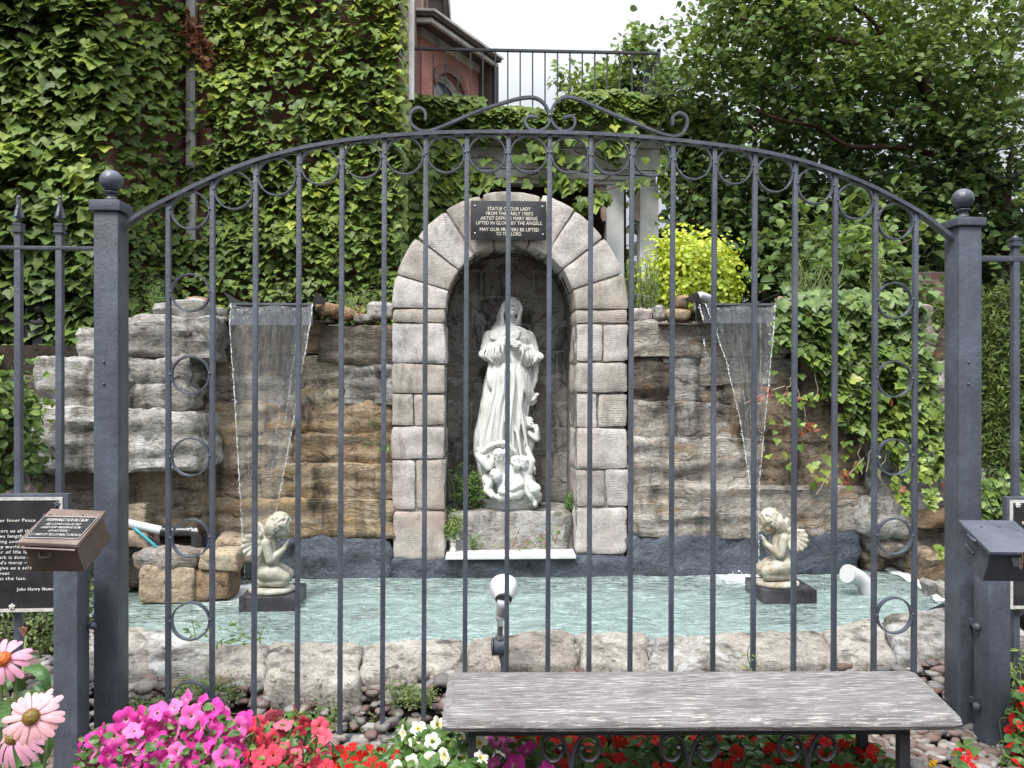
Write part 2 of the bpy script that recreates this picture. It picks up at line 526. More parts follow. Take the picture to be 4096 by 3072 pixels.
def leaf_mat(name, stops, rough=0.45, trans=0.25, spec=0.4):
    t = NT(name)
    tint = t.attr('tint')
    c = t.ramp(tint, stops)
    c = t.mix(0.35, c, t.ramp(t.noise(t.co(), 30, 3), [(0.3, 0.35), (0.7, 0.65)]), 'OVERLAY')
    b = t.bsdf(c, rough, 0, None, spec)
    tr = t.new('ShaderNodeBsdfTranslucent'); t.l.new(t.hsv(c, 0.485, 1.1, 1.5), tr.inputs[0])
    m = t.new('ShaderNodeMixShader'); m.inputs[0].default_value = trans
    t.l.new(b.outputs[0], m.inputs[1]); t.l.new(tr.outputs[0], m.inputs[2])
    return t.done(m)

M = {}
M['iron'] = iron_mat(col=(0.060, 0.069, 0.090))
M['iron_dark'] = iron_mat('black_iron', (0.018, 0.019, 0.023), 0.4)
M['iron_old'] = simple('railing_iron', (0.035, 0.037, 0.042), 0.5)
M['rock_light'] = rock_mat('lichened_grey_rock', [(0.15,0.137,0.12), (0.31,0.295,0.265), (0.45,0.44,0.415)], lichen=0.42, strata=0.7, stain=0.2, lcol=(0.48,0.48,0.48), moss=0.1)
M['rock_brown'] = rock_mat('brown_layered_rock', [(0.13,0.10,0.07), (0.31,0.245,0.175), (0.50,0.42,0.32)], lichen=0.12, stain=0.5, rust=0.3, rcol=(0.29,0.18,0.085), lcol=(0.42,0.42,0.42))
M['rock_ochre'] = rock_mat('ochre_layered_rock', [(0.16,0.12,0.08), (0.37,0.29,0.195), (0.55,0.46,0.34)], lichen=0.05, stain=0.3, rust=0.35, rcol=(0.36,0.235,0.10), lcol=(0.45,0.45,0.45))
M['rock_grey'] = rock_mat('grey_brown_rock', [(0.14,0.12,0.10), (0.31,0.275,0.235), (0.48,0.44,0.39)], lichen=0.2, stain=0.28, rust=0.3, rcol=(0.32,0.19,0.09), lcol=(0.47,0.48,0.49))
M['rock_dark'] = rock_mat('dark_wet_rock', [(0.045,0.038,0.03), (0.12,0.10,0.08), (0.26,0.225,0.18)], stain=0.4, rust=0.2)
M['rock_rim'] = rock_mat('pale_rim_rock', [(0.17,0.153,0.13), (0.34,0.305,0.265), (0.48,0.445,0.395)], lichen=0.25, strata=0.35, stain=0.1, sc=1.7, lcol=(0.52,0.46,0.38))
M['brick_sand'] = rock_mat('sandy_stone', [(0.20,0.14,0.09), (0.34,0.25,0.165), (0.45,0.36,0.26)], strata=0.3, sc=1.8, rust=0.2)
M['liner'] = rock_mat('painted_liner_rock', [(0.045,0.055,0.075), (0.075,0.088,0.115), (0.12,0.135,0.165)], strata=0.4, sc=1.8, wet=True, lichen=0.03, lcol=(0.2,0.22,0.25), bumps=0.9)
M['dressed'] = dressed_mat('tooled_limestone', [(0.25,0.23,0.205), (0.40,0.365,0.335), (0.52,0.485,0.445)])
M['block_dark'] = rock_mat('sooty_block', [(0.18,0.165,0.15), (0.31,0.285,0.26), (0.42,0.39,0.36)], strata=0.15, sc=2.2, lichen=0.1, lcol=(0.36,0.36,0.36), stain=0.2)
M['mortar'] = rock_mat('mortar', [(0.22,0.21,0.19), (0.36,0.34,0.31), (0.46,0.44,0.40)], strata=0.1, sc=2.5)
M['soffit'] = rock_mat('vault_plaster', [(0.22,0.21,0.195), (0.36,0.345,0.32), (0.46,0.44,0.41)], strata=0.1, sc=2.5)
M['joint'] = rock_mat('stone_joint', [(0.10,0.095,0.08), (0.19,0.18,0.155), (0.30,0.285,0.25)], strata=0.1, sc=2.5, moss=0.2)
M['soil'] = rock_mat('soil', [(0.02,0.015,0.01), (0.045,0.034,0.024), (0.08,0.062,0.045)], strata=0.1, sc=3)
M['white'] = simple('white_paint', (0.60,0.61,0.60), 0.5, var=0.06, nscale=5, bump=0.1)
M['pvc'] = simple('white_pvc', (0.52,0.53,0.54), 0.3, var=0.03)
M['black_pipe'] = simple('black_pipe', (0.03,0.033,0.036), 0.35)
M['hose'] = simple('blue_hose', (0.03,0.26,0.33), 0.4)
M['rubber'] = simple('black_rubber', (0.018,0.018,0.02), 0.45)
M['steel'] = simple('galvanised_steel', (0.35,0.36,0.38), 0.3, 0.8)
M['grey_metal'] = simple('grey_lamp_metal', (0.33,0.34,0.36), 0.35, 0.3)
# ------------------------------------------------------------------ rough stone blocks
def fbm(p, o=3):
    return mn.fractal(p, 0.9, 2.1, o)
def rough_hexa(c8, seed=0, res=0.05, amp=0.018, pn=9, strat=0.012, jit=0.0, nm='stone', mat=None):
    """c8: 4 bottom corners then 4 top corners (world). A chiselled block with chipped edges and bedding layers."""
    rg = random.Random(seed)
    c = [Vector(p) + Vector((rg.uniform(-jit, jit), rg.uniform(-jit, jit)*0.5, rg.uniform(-jit, jit))) for p in c8]
    lx = ((c[1]-c[0]).length + (c[5]-c[4]).length)/2; ly = (c[3]-c[0]).length; lz = (c[4]-c[0]).length
    nx, ny, nz = [max(3, min(44, int(l/res)+1)) for l in (lx, ly, lz)]
    ctr = sum(c, Vector())/8; ids = {}; V = []
    off = Vector((seed*1.37 % 17, seed*2.11 % 13, seed*0.73 % 11))
    mn_l = min(lx, ly, lz)
    def vid(i, j, k):
        q = (i, j, k)
        if q in ids: return ids[q]
        t = Vector((2*i/nx-1, 2*j/ny-1, 2*k/nz-1))
        m = max(abs(t.x), abs(t.y), abs(t.z)); ln = (abs(t.x)**pn+abs(t.y)**pn+abs(t.z)**pn)**(1/pn)
        t2 = t*(m/ln)
        u, v, w = (t2.x+1)/2, (t2.y+1)/2, (t2.z+1)/2
        a = (c[0]*(1-u)+c[1]*u)*(1-v)+(c[3]*(1-u)+c[2]*u)*v
        b = (c[4]*(1-u)+c[5]*u)*(1-v)+(c[7]*(1-u)+c[6]*u)*v
        p = a*(1-w)+b*w
        n = Vector((t.x*abs(t.x)**5, t.y*abs(t.y)**5, t.z*abs(t.z)**5)).normalized()
        d = amp*1.5*fbm((p+off)*3.2) + amp*0.8*fbm((p+off)*11)
        if strat:
            z = p.z + 0.05*mn.noise((p+off)*1.6)
            d += strat*mn.noise(Vector((p.x*1.3, p.y*1.3, z*17))+off)*1.6*(1-abs(n.z)**2)
        cr = mn.noise((p+off)*5.0)
        if cr > 0.42: d -= (cr-0.42)*amp*3
        p = p + n*d
        ids[q] = len(V); V.append(p); return ids[q]
    F = []
    for k in (0, nz):
        for i in range(nx):
            for j in range(ny):
                q = (vid(i,j,k), vid(i+1,j,k), vid(i+1,j+1,k), vid(i,j+1,k)); F.append(q if k else q[::-1])
    for j in (0, ny):
        for i in range(nx):
            for k in range(nz):
                q = (vid(i,j,k), vid(i+1,j,k), vid(i+1,j,k+1), vid(i,j,k+1)); F.append(q if j == 0 else q[::-1])
    for i in (0, nx):
        for j in range(ny):
            for k in range(nz):
                q = (vid(i,j,k), vid(i,j+1,k), vid(i,j+1,k+1), vid(i,j,k+1)); F.append(q if i else q[::-1])
    me = bpy.data.meshes.new(nm); me.from_pydata([tuple(v) for v in V], [], F); setmat(me, mat)
    auto(me, 50)
    return me
def boxc(x0, x1, y0, y1, z0, z1):
    return [(x0,y0,z0),(x1,y0,z0),(x1,y1,z0),(x0,y1,z0),(x0,y0,z1),(x1,y0,z1),(x1,y1,z1),(x0,y1,z1)]
def prect(x0, y0, x1, y1, Y, depth, dyt=0.0):
    """block whose front face covers pixel rect at plane Y"""
    a = PY(x0, y1, Y); b = PY(x1, y1, Y); c_ = PY(x1, y0, Y); d = PY(x0, y0, Y)
    o = Vector((0, depth, 0))
    t = Vector((0, dyt, 0))
    return [a, b, b+o, a+o, d+t, c_+t, c_+o, d+o]

WATER = 0.23
# ------------------------------------------------------------------ ground
def ground():
    m = MB(); S = 400
    m.add([(-S,-S,-0.02),(S,-S,-0.02),(S,S,-0.02),(-S,S,-0.02)], [(0,1,2,3)])
    o = m.obj('ground', M['soil']); o['kind'] = 'structure'
    # planting bed that rises slightly towards the pool rim
    m = MB(); nx, ny = 60, 24; V = []; F = []
    for j in range(ny+1):
        for i in range(nx+1):
            x = -3.5+7*i/nx; y = 2.0+1.45*j/ny
            z = bed_z(x, y) - 0.015 + 0.01*mn.noise(Vector((x*4, y*4, 0)))
            V.append((x, y, z))
    for j in range(ny):
        for i in range(nx):
            a = j*(nx+1)+i; F.append((a, a+1, a+nx+2, a+nx+1))
    m.add(V, F); o = m.obj('planting_bed', M['soil'], sm=True); o['kind'] = 'structure'
    # upper terrace held by the rock wall
    m = MB(); z = 1.80
    m.hexa([(-9,5.8,0.2),(9,5.8,0.2),(9,40,0.2),(-9,40,0.2),(-9,5.8,z),(9,5.8,z),(9,40,z+0.1),(-9,40,z+0.1)])
    for x0,x1 in ((-9,PY(394,400,5.2).x),(PY(627,400,5.2).x,9)): m.box(x0,x1,5.3,5.82,0.2,z-0.01)
    o = m.obj('terrace_ground', M['soil']); o['kind'] = 'structure'
def bed_z(x, y):
    t = max(0.0, min(1.0, (y-3.02)/0.33)); return 0.0 + 0.175*t*t*(3-2*t)
ground()

# ------------------------------------------------------------------ pool
pool = thing('fountain_pool', 'long shallow pool of pale turquoise water in front of the rock wall', 'pool', (0.3, 4.2, 0))
def pool_paint():
    t = NT('pool_paint'); v = t.co()
    w = t.noise(t.co((1.0, 2.2, 1)), 2.6, 6, 0.6, 0.8)
    c = t.ramp(w, [(0.25, (0.44,0.60,0.57)), (0.42, (0.62,0.84,0.81)), (0.62, (0.70,0.90,0.88))])
    d = t.noise(t.co((3.0, 6.5, 1)), 4.2, 7, 0.7, 1.2)
    c = t.mix(t.ramp(d, [(0.60, 0.0), (0.72, 0.7)]), c, (0.32, 0.36, 0.25))
    e = t.noise(t.co((2.0, 6.0, 1), loc=(3, 3, 0)), 2.6, 8, 0.75, 2.6)
    c = t.mix(t.ramp(e, [(0.47, 0.0), (0.50, 0.42), (0.53, 0.0)]), c, (0.25, 0.33, 0.24))
    c = t.mix(t.ramp(e, [(0.60, 0.0), (0.66, 0.35)]), c, (0.80, 0.93, 0.90))
    d2 = t.vor(t.co((5, 11, 1)), 2.2)
    c = t.mix(t.ramp(d2, [(0.03, 0.5), (0.09, 0.0)]), c, (0.10, 0.10, 0.07))
    return t.done(t.bsdf(c, 0.6, 0, None, 0.3))
def water_mat():
    t = NT('pool_water'); v = t.co((1.0, 1.5, 1.0))
    h = t.noise(v, 6.0, 5, 0.60, 1.3)
    h2 = t.noise(t.co((1.3, 2.2, 1)), 16, 4, 0.6, 1.0)
    b = t.bump(h, 1.0, 0.14); b = t.bump(h2, 0.9, 0.035, b)
    tr = t.new('ShaderNodeBsdfTransparent'); tr.inputs[0].default_value = (0.975, 0.995, 0.995, 1)
    gl = t.new('ShaderNodeBsdfGlossy'); gl.inputs['Roughness'].default_value = 0.04; gl.inputs[0].default_value = (0.95,0.97,1,1)
    fr = t.new('ShaderNodeFresnel'); fr.inputs['IOR'].default_value = 1.42
    t.l.new(b, gl.inputs['Normal']); t.l.new(b, fr.inputs['Normal'])
    rf = t.new('ShaderNodeBsdfRefraction'); rf.inputs['IOR'].default_value = 1.33; rf.inputs['Roughness'].default_value = 0.0
    rf.inputs[0].default_value = (0.97, 1, 1, 1); t.l.new(b, rf.inputs['Normal'])
    m0 = t.new('ShaderNodeMixShader'); m0.inputs[0].default_value = 0.05
    t.l.new(tr.outputs[0], m0.inputs[1]); t.l.new(rf.outputs[0], m0.inputs[2])
    # milky suspended matter, thicker and thinner in drifting patches
    mk = t.new('ShaderNodeBsdfDiffuse'); t.l.new(b, mk.inputs['Normal'])
    mc = t.noise(t.co((1.0, 2.0, 1)), 3.0, 6, 0.65, 1.4)
    t.l.new(t.ramp(mc, [(0.3, (0.50, 0.68, 0.60)), (0.5, (0.68, 0.87, 0.83)), (0.7, (0.82, 0.96, 0.93))]), mk.inputs[0])
    mm = t.new('ShaderNodeMixShader'); t.l.new(t.ramp(t.noise(t.co((1.6, 5.0, 1)), 5.0, 6, 0.7, 1.8), [(0.38, 0.22), (0.62, 0.72)]), mm.inputs[0])
    t.l.new(m0.outputs[0], mm.inputs[1]); t.l.new(mk.outputs[0], mm.inputs[2]); m0 = mm
    m1 = t.new('ShaderNodeMixShader'); t.l.new(fr.outputs[0], m1.inputs[0]); t.l.new(m0.outputs[0], m1.inputs[1]); t.l.new(gl.outputs[0], m1.inputs[2])
    # churned white water under the two falls and small foam flecks
    df = t.new('ShaderNodeBsdfDiffuse'); df.inputs[0].default_value = (0.66, 0.71, 0.72, 1)
    geo = t.new('ShaderNodeNewGeometry')
    fac = None
    for (p, r, sy) in SPLASH:
        sub = t.new('ShaderNodeVectorMath', operation='SUBTRACT'); t.l.new(geo.outputs['Position'], sub.inputs[0]); sub.inputs[1].default_value = p
        ml = t.new('ShaderNodeVectorMath', operation='MULTIPLY'); t.l.new(sub.outputs[0], ml.inputs[0]); ml.inputs[1].default_value = (1/r, 1/(r*sy), 0)
        ln = t.new('ShaderNodeVectorMath', operation='LENGTH'); t.l.new(ml.outputs[0], ln.inputs[0])
        f = t.math('SUBTRACT', 1.0, ln.outputs['Value'])
        fac = f if fac is None else t.math('MAXIMUM', fac, f)
    fz = t.noise(t.co((1, 1.8, 1)), 26, 6, 0.75, 0.6)
    ff = t.math('ADD', t.math('MULTIPLY', fac, 0.75), t.math('MULTIPLY', t.math('SUBTRACT', fz, 0.5), 2.6))
    ff = t.ramp(ff, [(0.06, 0.0), (0.62, 0.85)])
    fleck = t.ramp(t.noise(t.co((1, 3, 1)), 22, 3, 0.6), [(0.74, 0.0), (0.78, 0.45)])
    ff = t.math('MAXIMUM', ff, fleck)
    m2 = t.new('ShaderNodeMixShader'); t.l.new(ff, m2.inputs[0]); t.l.new(m1.outputs[0], m2.inputs[1]); t.l.new(df.outputs[0], m2.inputs[2])
    return t.done(m2)
SPLASH = [(tuple(PZ(238, 590, WATER)), 0.36, 1.0), (tuple(PZ(746, 577, WATER)), 0.34, 0.8), (tuple(PZ(215, 596, WATER)), 0.26, 0.7)]
M['pool_paint'] = pool_paint(); M['water'] = water_mat()
def build_pool():
    # outline in the ground plane from the photograph's water edge
    back = [PZ(60, 577, WATER), PZ(250, 575, WATER), PZ(470, 574, WATER), PZ(690, 570, WATER), PZ(861, 560, WATER)]
    back = [Vector((p.x, max(p.y, 4.92), WATER)) for p in back]
    right = [PZ(905, 577, WATER), PZ(935, 594, WATER), PZ(944, 604, WATER), PZ(925, 613, WATER)]
    front = [PZ(x, y, WATER) for x, y in ((870, 628), (760, 645), (640, 648), (512, 648), (380, 650), (270, 650), (180, 645), (110, 630), (70, 610))]
    left = [PZ(55, 595, WATER)]
    out = back+right+front+left
    n = len(out)
    m = MB(); c = sum(out, Vector())/n
    fl = [Vector((p.x, p.y, 0.11)) for p in out]
    m.add(fl+[Vector((c.x, c.y, 0.11))], [(i, (i+1) % n, n) for i in range(n)])
    m.obj('pool_floor', M['pool_paint'], pool)
    m = MB(); top = [Vector((p.x, p.y, WATER+0.01)) for p in out]
    m.add(fl+top, [(i, (i+1) % n, n+(i+1) % n, n+i) for i in range(n)])
    m.obj('pool_side', M['liner'], pool)
    m = MB(); m.add([Vector((p.x, p.y, WATER)) for p in out]+[Vector((c.x, c.y, WATER))], [(i, (i+1) % n, n) for i in range(n)])
    w = m.obj('water', M['water'], pool)
    if w.data.polygons[0].normal.z < 0: w.data.flip_normals()
    # white liner edge that stands out of the water at the right end
    m = MB(); pts = curve([out[4]+Vector((0, 0, 0))]+right[:3], 8)
    for i, p in enumerate(pts): p.z = WATER+0.008+0.006*math.sin(i*1.7)
    m.tube(pts, 0.020, 6, squash=(2.2, 0.7)); m.obj('liner_edge', simple('liner_white', (0.62,0.66,0.66), 0.6), pool)
build_pool()

# ------------------------------------------------------------------ rock wall behind the pool
wall = thing('rock_retaining_wall', 'tall retaining wall of big layered brown and grey rocks behind the pool', 'rock wall', (0, 5.2, 0))
def wall_stone(px, Y, depth, mat, seed, res=0.045, amp=0.022, pn=16, strat=0.02, jit=0.012, top=0.0):
    me = rough_hexa(prect(px[0]-1.5,px[1]-1.5,px[2]+1.5,px[3]+1.5, Y, depth, top), seed, res, amp, pn, strat, jit, 'stone', M[mat])
    return link('stone', me, wall)
def build_wall():
    k = [100]
    def W(px, Y, mat, **kw):
        k[0] += 1; wall_stone(px, Y, kw.pop('depth', 0.45), mat, k[0], **kw)
    # weathered grey blocks stepping down at the far left
    W((124, 316, 212, 361), 4.72, 'rock_light', amp=0.022, pn=14, jit=0.02, res=0.03)
    W((150, 303, 204, 320), 4.74, 'rock_light', amp=0.02, pn=7, depth=0.3)
    W((78, 330, 130, 358), 4.80, 'rock_light', amp=0.03, pn=5, depth=0.3)
    W((31, 359, 128, 413), 4.66, 'rock_light', amp=0.02, pn=12, res=0.03)
    W((126, 357, 184, 412), 4.70, 'rock_light', amp=0.02, pn=14, res=0.03)
    W((2, 409, 196, 467), 4.60, 'rock_light', amp=0.022, pn=14, jit=0.02, res=0.03)
    W((-60, 420, 6, 470), 4.72, 'rock_light', amp=0.04, pn=6)
    W((-40, 466, 130, 530), 4.78, 'rock_grey', amp=0.02, pn=14)
    W((118, 466, 200, 537), 4.80, 'rock_brown', amp=0.02, pn=14)
    W((-40, 530, 140, 590), 4.72, 'rock_dark', amp=0.035)
    # left fall bay
    bay = [
     ((160, 318, 232, 356), 5.00, 'rock_dark'), ((226, 322, 324, 354), 5.02, 'rock_ochre'), ((320, 326, 394, 362), 4.98, 'rock_dark'),
     ((164, 354, 206, 404), 5.0, 'rock_dark'), ((204, 352, 302, 378), 5.04, 'rock_brown'), ((204, 377, 304, 404), 5.02, 'rock_grey'),
     ((300, 358, 344, 404), 5.03, 'rock_ochre'), ((342, 360, 394, 402), 4.99, 'rock_light'),
     ((184, 403, 262, 434), 5.00, 'rock_ochre'), ((258, 402, 394, 436), 5.02, 'rock_ochre'),
     ((180, 433, 292, 468), 4.99, 'rock_brown'), ((290, 434, 394, 466), 5.03, 'rock_ochre'),
     ((172, 467, 262, 502), 5.0, 'rock_brown'), ((260, 464, 394, 498), 5.0, 'rock_ochre'),
     ((176, 500, 394, 537), 4.97, 'rock_ochre')]
    for b in bay: W(b[0], b[1], b[2], jit=0.014, pn=30, amp=0.013, strat=0.017, res=0.026)
    # right fall bay
    bay = [
     ((630, 321, 786, 356), 4.99, 'rock_grey'), ((778, 300, 850, 352), 4.98, 'rock_light'), ((846, 306, 934, 366), 4.99, 'rock_grey'),
     ((630, 356, 668, 404), 5.03, 'rock_dark'), ((666, 358, 704, 400), 5.02, 'rock_light'), ((702, 358, 796, 382), 5.0, 'rock_grey'),
     ((702, 381, 796, 404), 5.01, 'rock_brown'), ((794, 352, 880, 404), 4.99, 'rock_brown'), ((876, 364, 950, 430), 4.96, 'rock_light'),
     ((630, 403, 734, 440), 5.01, 'rock_grey'), ((732, 403, 834, 440), 5.0, 'rock_brown'), ((832, 403, 900, 446), 4.98, 'rock_brown'),
     ((630, 438, 760, 490), 4.99, 'rock_grey'), ((758, 438, 872, 492), 5.0, 'rock_brown'), ((868, 444, 960, 500), 4.96, 'rock_light'),
     ((636, 488, 872, 537), 4.93, 'rock_grey')]
    for b in bay: W(b[0], b[1], b[2], jit=0.014, pn=30, amp=0.013, strat=0.017, res=0.026)
    # rocks at the right end, below the creeper
    W((870, 496, 950, 540), 4.80, 'rock_light', amp=0.04, pn=6)
    W((868, 510, 975, 556), 4.84, 'rock_grey', amp=0.035, pn=6)
    W((866, 548, 910, 574), 4.95, 'rock_brown', amp=0.03, pn=6)
    W((904, 548, 945, 580), 4.86, 'rock_grey', amp=0.03, pn=6)
    W((932, 556, 990, 600), 4.62, 'rock_brown', amp=0.03, pn=6)
    W((946, 588, 985, 622), 4.2, 'rock_light', amp=0.03, pn=6, depth=0.3)
    W((920, 512, 965, 528), 4.75, 'brick_sand', amp=0.015, pn=8, depth=0.25)
    W((968, 462, 1060, 520), 4.9, 'rock_light', amp=0.05, pn=5)
    W((975, 515, 1060, 575), 4.8, 'rock_light', amp=0.05, pn=6)
    W((972, 570, 1060, 640), 4.6, 'rock_light', amp=0.05, pn=6)
    # blue-grey painted course at the water line
    for (a, b, y0, yb, Y) in ((120, 200, 540, 590, 4.96), (195, 300, 537, 584, 4.94), (296, 392, 537, 580, 4.95), (627, 700, 536, 578, 4.95), (640, 760, 534, 576, 4.92), (755, 862, 534, 573, 4.90)):
        k[0] += 1
        link('stone', rough_hexa(prect(a, y0, b, yb+6, Y, 0.3), k[0], 0.035, 0.02, 9, 0.008, 0.006, 'stone', M['liner']), wall)
    k[0] += 1
    link('stone', rough_hexa(prect(386, 557, 634, 584, 4.93, 0.25), k[0], 0.035, 0.018, 9, 0.006, 0.004, 'stone', M['liner']), wall)
    # earth and mortar behind the joints
    m = MB()
    a, b = PY(120, 560, 5.12), PY(394, 326, 5.12); m.box(a.x, b.x, 5.10, 5.36, 0.1, b.z-0.03)
    a, b = PY(627, 560, 5.12), PY(960, 324, 5.12); m.box(a.x, b.x+0.4, 5.10, 5.36, 0.1, b.z-0.03)
    a, b = PY(-80, 560, 4.9), PY(200, 375, 4.9); m.box(a.x, b.x, 4.90, 5.36, 0.1, b.z)
    m.box(-8, PY(-30, 400, 5).x, 5.1, 5.4, 0, 1.75); m.box(PY(950, 400, 5.1).x+0.3, 9, 5.2, 5.5, 0, 1.8)
    m.obj('backing', M['rock_dark'], wall)
build_wall()

# flat slates and loose stones lying on the wall head
loose_specs = [ # px rect, Y, mat, label
 ((183, 296, 209, 316), 4.86, 'brick_sand', 'pinkish loose stone lying on the wall head left of the left spillway'),
 ((204, 305, 222, 318), 4.92, 'rock_light', 'small pale loose stone close to the left spillway'),
 ((316, 303, 340, 315), 4.93, 'brick_sand', 'flat tan loose stone just right of the left spillway'),
 ((330, 308, 352, 318), 5.0, 'brick_sand', 'small reddish loose stone beside the flat tan one'),
 ((352, 312, 372, 324), 5.02, 'rock_light', 'grey loose stone among red weeds on the left wall head'),
 ((366, 302, 392, 320), 5.08, 'rock_light', 'pale loose stone against the left shoulder of the niche'),
 ((632, 308, 655, 323), 5.02, 'dressed', 'squared grey stone against the right shoulder of the niche'),
 ((656, 304, 668, 320), 4.98, 'rock_light', 'narrow tilted stone beside the squared grey stone'),
 ((667, 308, 694, 321), 4.93, 'brick_sand', 'long flat brown stone left of the right spillway'),
 ((676, 295, 692, 309), 4.97, 'brick_sand', 'round ribbed tan stone on top of the flat brown stone'),
 ((774, 296, 784, 309), 4.93, 'brick_sand', 'upright pale pebble at the right cheek of the right spillway'),
 ((776, 308, 788, 322), 4.95, 'brick_sand', 'small tan stone under the upright pebble by the creeper')]
for i, (px, Y, mt, lb) in enumerate(loose_specs):
    me = rough_hexa(prect(*px, Y, 0.16), 900+i, 0.022, 0.012, 4.5, 0.003, 0.012, 'loose_stone', M[mt])
    tagp(link('loose_stone', me), lb, 'stone', 'loose stones on the wall head')
for (x0, x1, y, lb) in ((206, 234, 319, 'thin slate under the left end of the left spillway'), (312, 330, 320, 'thin slate right of the left spillway'), (660, 704, 323, 'thin slate under the left end of the right spillway')):
    m = MB(); a, b = PY(x0, y, 4.93), PY(x1, y, 4.93); m.box(a.x, b.x, 4.93, 5.15, a.z-0.012, a.z)
    tagp(m.obj('slate', M['rock_dark'], bevel=0.003), lb, 'slate', 'slates on the wall head')

# ------------------------------------------------------------------ stone niche
NY = 4.98; NB = 5.55
nc = PY(511, 309, NY)            # arch centre on the front plane
K = (PY(611, 309, NY)-PY(511, 309, NY)).x/100.0
RI, RO = 64.5*K, 117.5*K
niche = thing('stone_niche', 'arched stone niche with rough jambs sheltering the white statue', 'niche', (nc.x, NY, 0.3))
def build_niche():
    fc = nc.z; k = 500
    zof = lambda y: PY(511, y, NY).z
    xi0, xo0, xi1, xo1 = nc.x-RI, nc.x-RO, nc.x+RI, nc.x+RO
    dp = 0.36
    # voussoirs
    angs = [180, 163.5, 143, 124, 104.5, 75, 57, 38, 18, 0]
    for a0, a1 in zip(angs[:-1], angs[1:]):
        k += 1; g = 0.5
        A0, A1 = R(a0-g), R(a1+g); ro = RO*(1+random.Random(k).uniform(-0.012, 0.012)); n = 3
        c = [(nc.x+math.cos(A0)*RI, NY, fc+math.sin(A0)*RI), (nc.x+math.cos(A1)*RI, NY, fc+math.sin(A1)*RI)]
        c += [(c[1][0], NY+dp, c[1][2]), (c[0][0], NY+dp, c[0][2])]
        d = [(nc.x+math.cos(A0)*ro, NY, fc+math.sin(A0)*ro), (nc.x+math.cos(A1)*ro, NY, fc+math.sin(A1)*ro)]
        d += [(d[1][0], NY+dp, d[1][2]), (d[0][0], NY+dp, d[0][2])]
        me = rough_hexa(c+d, k, 0.022, 0.006, 26, 0.0, 0.004, 'voussoir', M['dressed'])
        # bend chords to arcs
        half = abs(a0-a1)/2; mid = R((a0+a1)/2)
        for v in me.vertices:
            dx, dz = v.co.x-nc.x, v.co.z-fc; r = math.hypot(dx, dz); an = math.atan2(dz, dx)
            f = math.cos(an-mid)/math.cos(R(half)) if abs(an-mid) < R(half)*1.3 else 1
            v.co.x = nc.x+dx*f; v.co.z = fc+dz*f
        me.update(); link('voussoir', me, niche)
    rows_l = [(309, 323, 1), (323, 363.5, 1), (363.5, 393.5, 1), (393.5, 426, 2), (426, 459, 1), (459, 510, 2), (510, 561, 1)]
    rows_r = [(309, 323, 1), (323, 362, 2), (362, 393, 1), (393, 428, 2), (428, 470, 1), (470, 508, 2), (508, 556, 1)]
    for rows, x0, x1 in ((rows_l, xo0, xi0), (rows_r, xi1, xo1)):
        for (y0, y1, sp) in rows:
            cuts = [x0, x1] if sp == 1 else [x0, x0+(x1-x0)*random.Random(k).uniform(0.4, 0.6), x1]
            for a, b in zip(cuts[:-1], cuts[1:]):
                k += 1; r_ = random.Random(k)
                me = rough_hexa(boxc(a+0.004, b-0.004, NY+r_.uniform(-0.008, 0.002), NY+dp, zof(y1)+0.004, zof(y0)-0.004), k, 0.022, 0.0065, 22, 0.0, 0.005, 'jamb_stone', M['dressed'])
                link('jamb_stone', me, niche)
    # mortar core between the stones
    m = MB()
    n = 28
    for i in range(n):
        A0, A1 = PI*i/n, PI*(i+1)/n
        q = []
        for yy in (NY+0.013, NB):
            for rr, an in ((RI+0.006, A0), (RI+0.006, A1), (RO-0.025, A1), (RO-0.025, A0)):
                q.append((nc.x+math.cos(an)*rr, yy, fc+math.sin(an)*rr))
        m.hexa(q)
    zb = zof(560)
    for a, b in ((xo0+0.025, xi0-0.006), (xi1+0.006, xo1-0.025)):
        m.box(a, b, NY+0.015, NB, zb-0.1, fc)
    m.obj('mortar_core', M['joint'], niche)
    # back wall of coursed blocks
    pyb = lambda y: PY(470, y, NB).z
    ys = [262, 272, 297.5, 324.4, 351.3, 376.6, 402, 428.8, 453.3, 478, 503, 520]
    for j in range(len(ys)-1):
        z1, z0 = pyb(ys[j]), pyb(ys[j+1])
        w = 2*RI+0.1; r_ = random.Random(j)
        cuts = sorted([xi0-0.05, xi1+0.05]+[xi0+w*t+r_.uniform(-0.04, 0.04) for t in ((0.28, 0.62) if j % 2 else (0.15, 0.5, 0.84))])
        for a, b in zip(cuts[:-1], cuts[1:]):
            k += 1
            me = rough_hexa(boxc(a+0.004, b-0.004, NB-0.03+r_.uniform(-0.006, 0.006), NB+0.1, z0+0.004, z1-0.004), k, 0.03, 0.006, 16, 0.0, 0.003, 'back_block', M['block_dark'])
            link('back_block', me, niche)
    m = MB(); m.box(xi0-0.1, xi1+0.1, NB-0.023, NB+0.2, zb, fc+RI+0.06)
    m.obj('back_mortar', M['soffit'], niche)
    # pedestal block under the statue and its rear ledge
    zt = 0.64
    a, b = PY(447, 520, 5.08).x, PY(578, 520, 5.08).x
    link('pedestal', rough_hexa(boxc(xi0-0.01, xi1+0.01, 5.06, 5.56, 0.30, zt), 777, 0.03, 0.012, 12, 0.006, 0.006, 'pedestal', M['rock_light']), niche)
    # dead vine stems clinging under the vault
    m = MB(); r_ = random.Random(5)
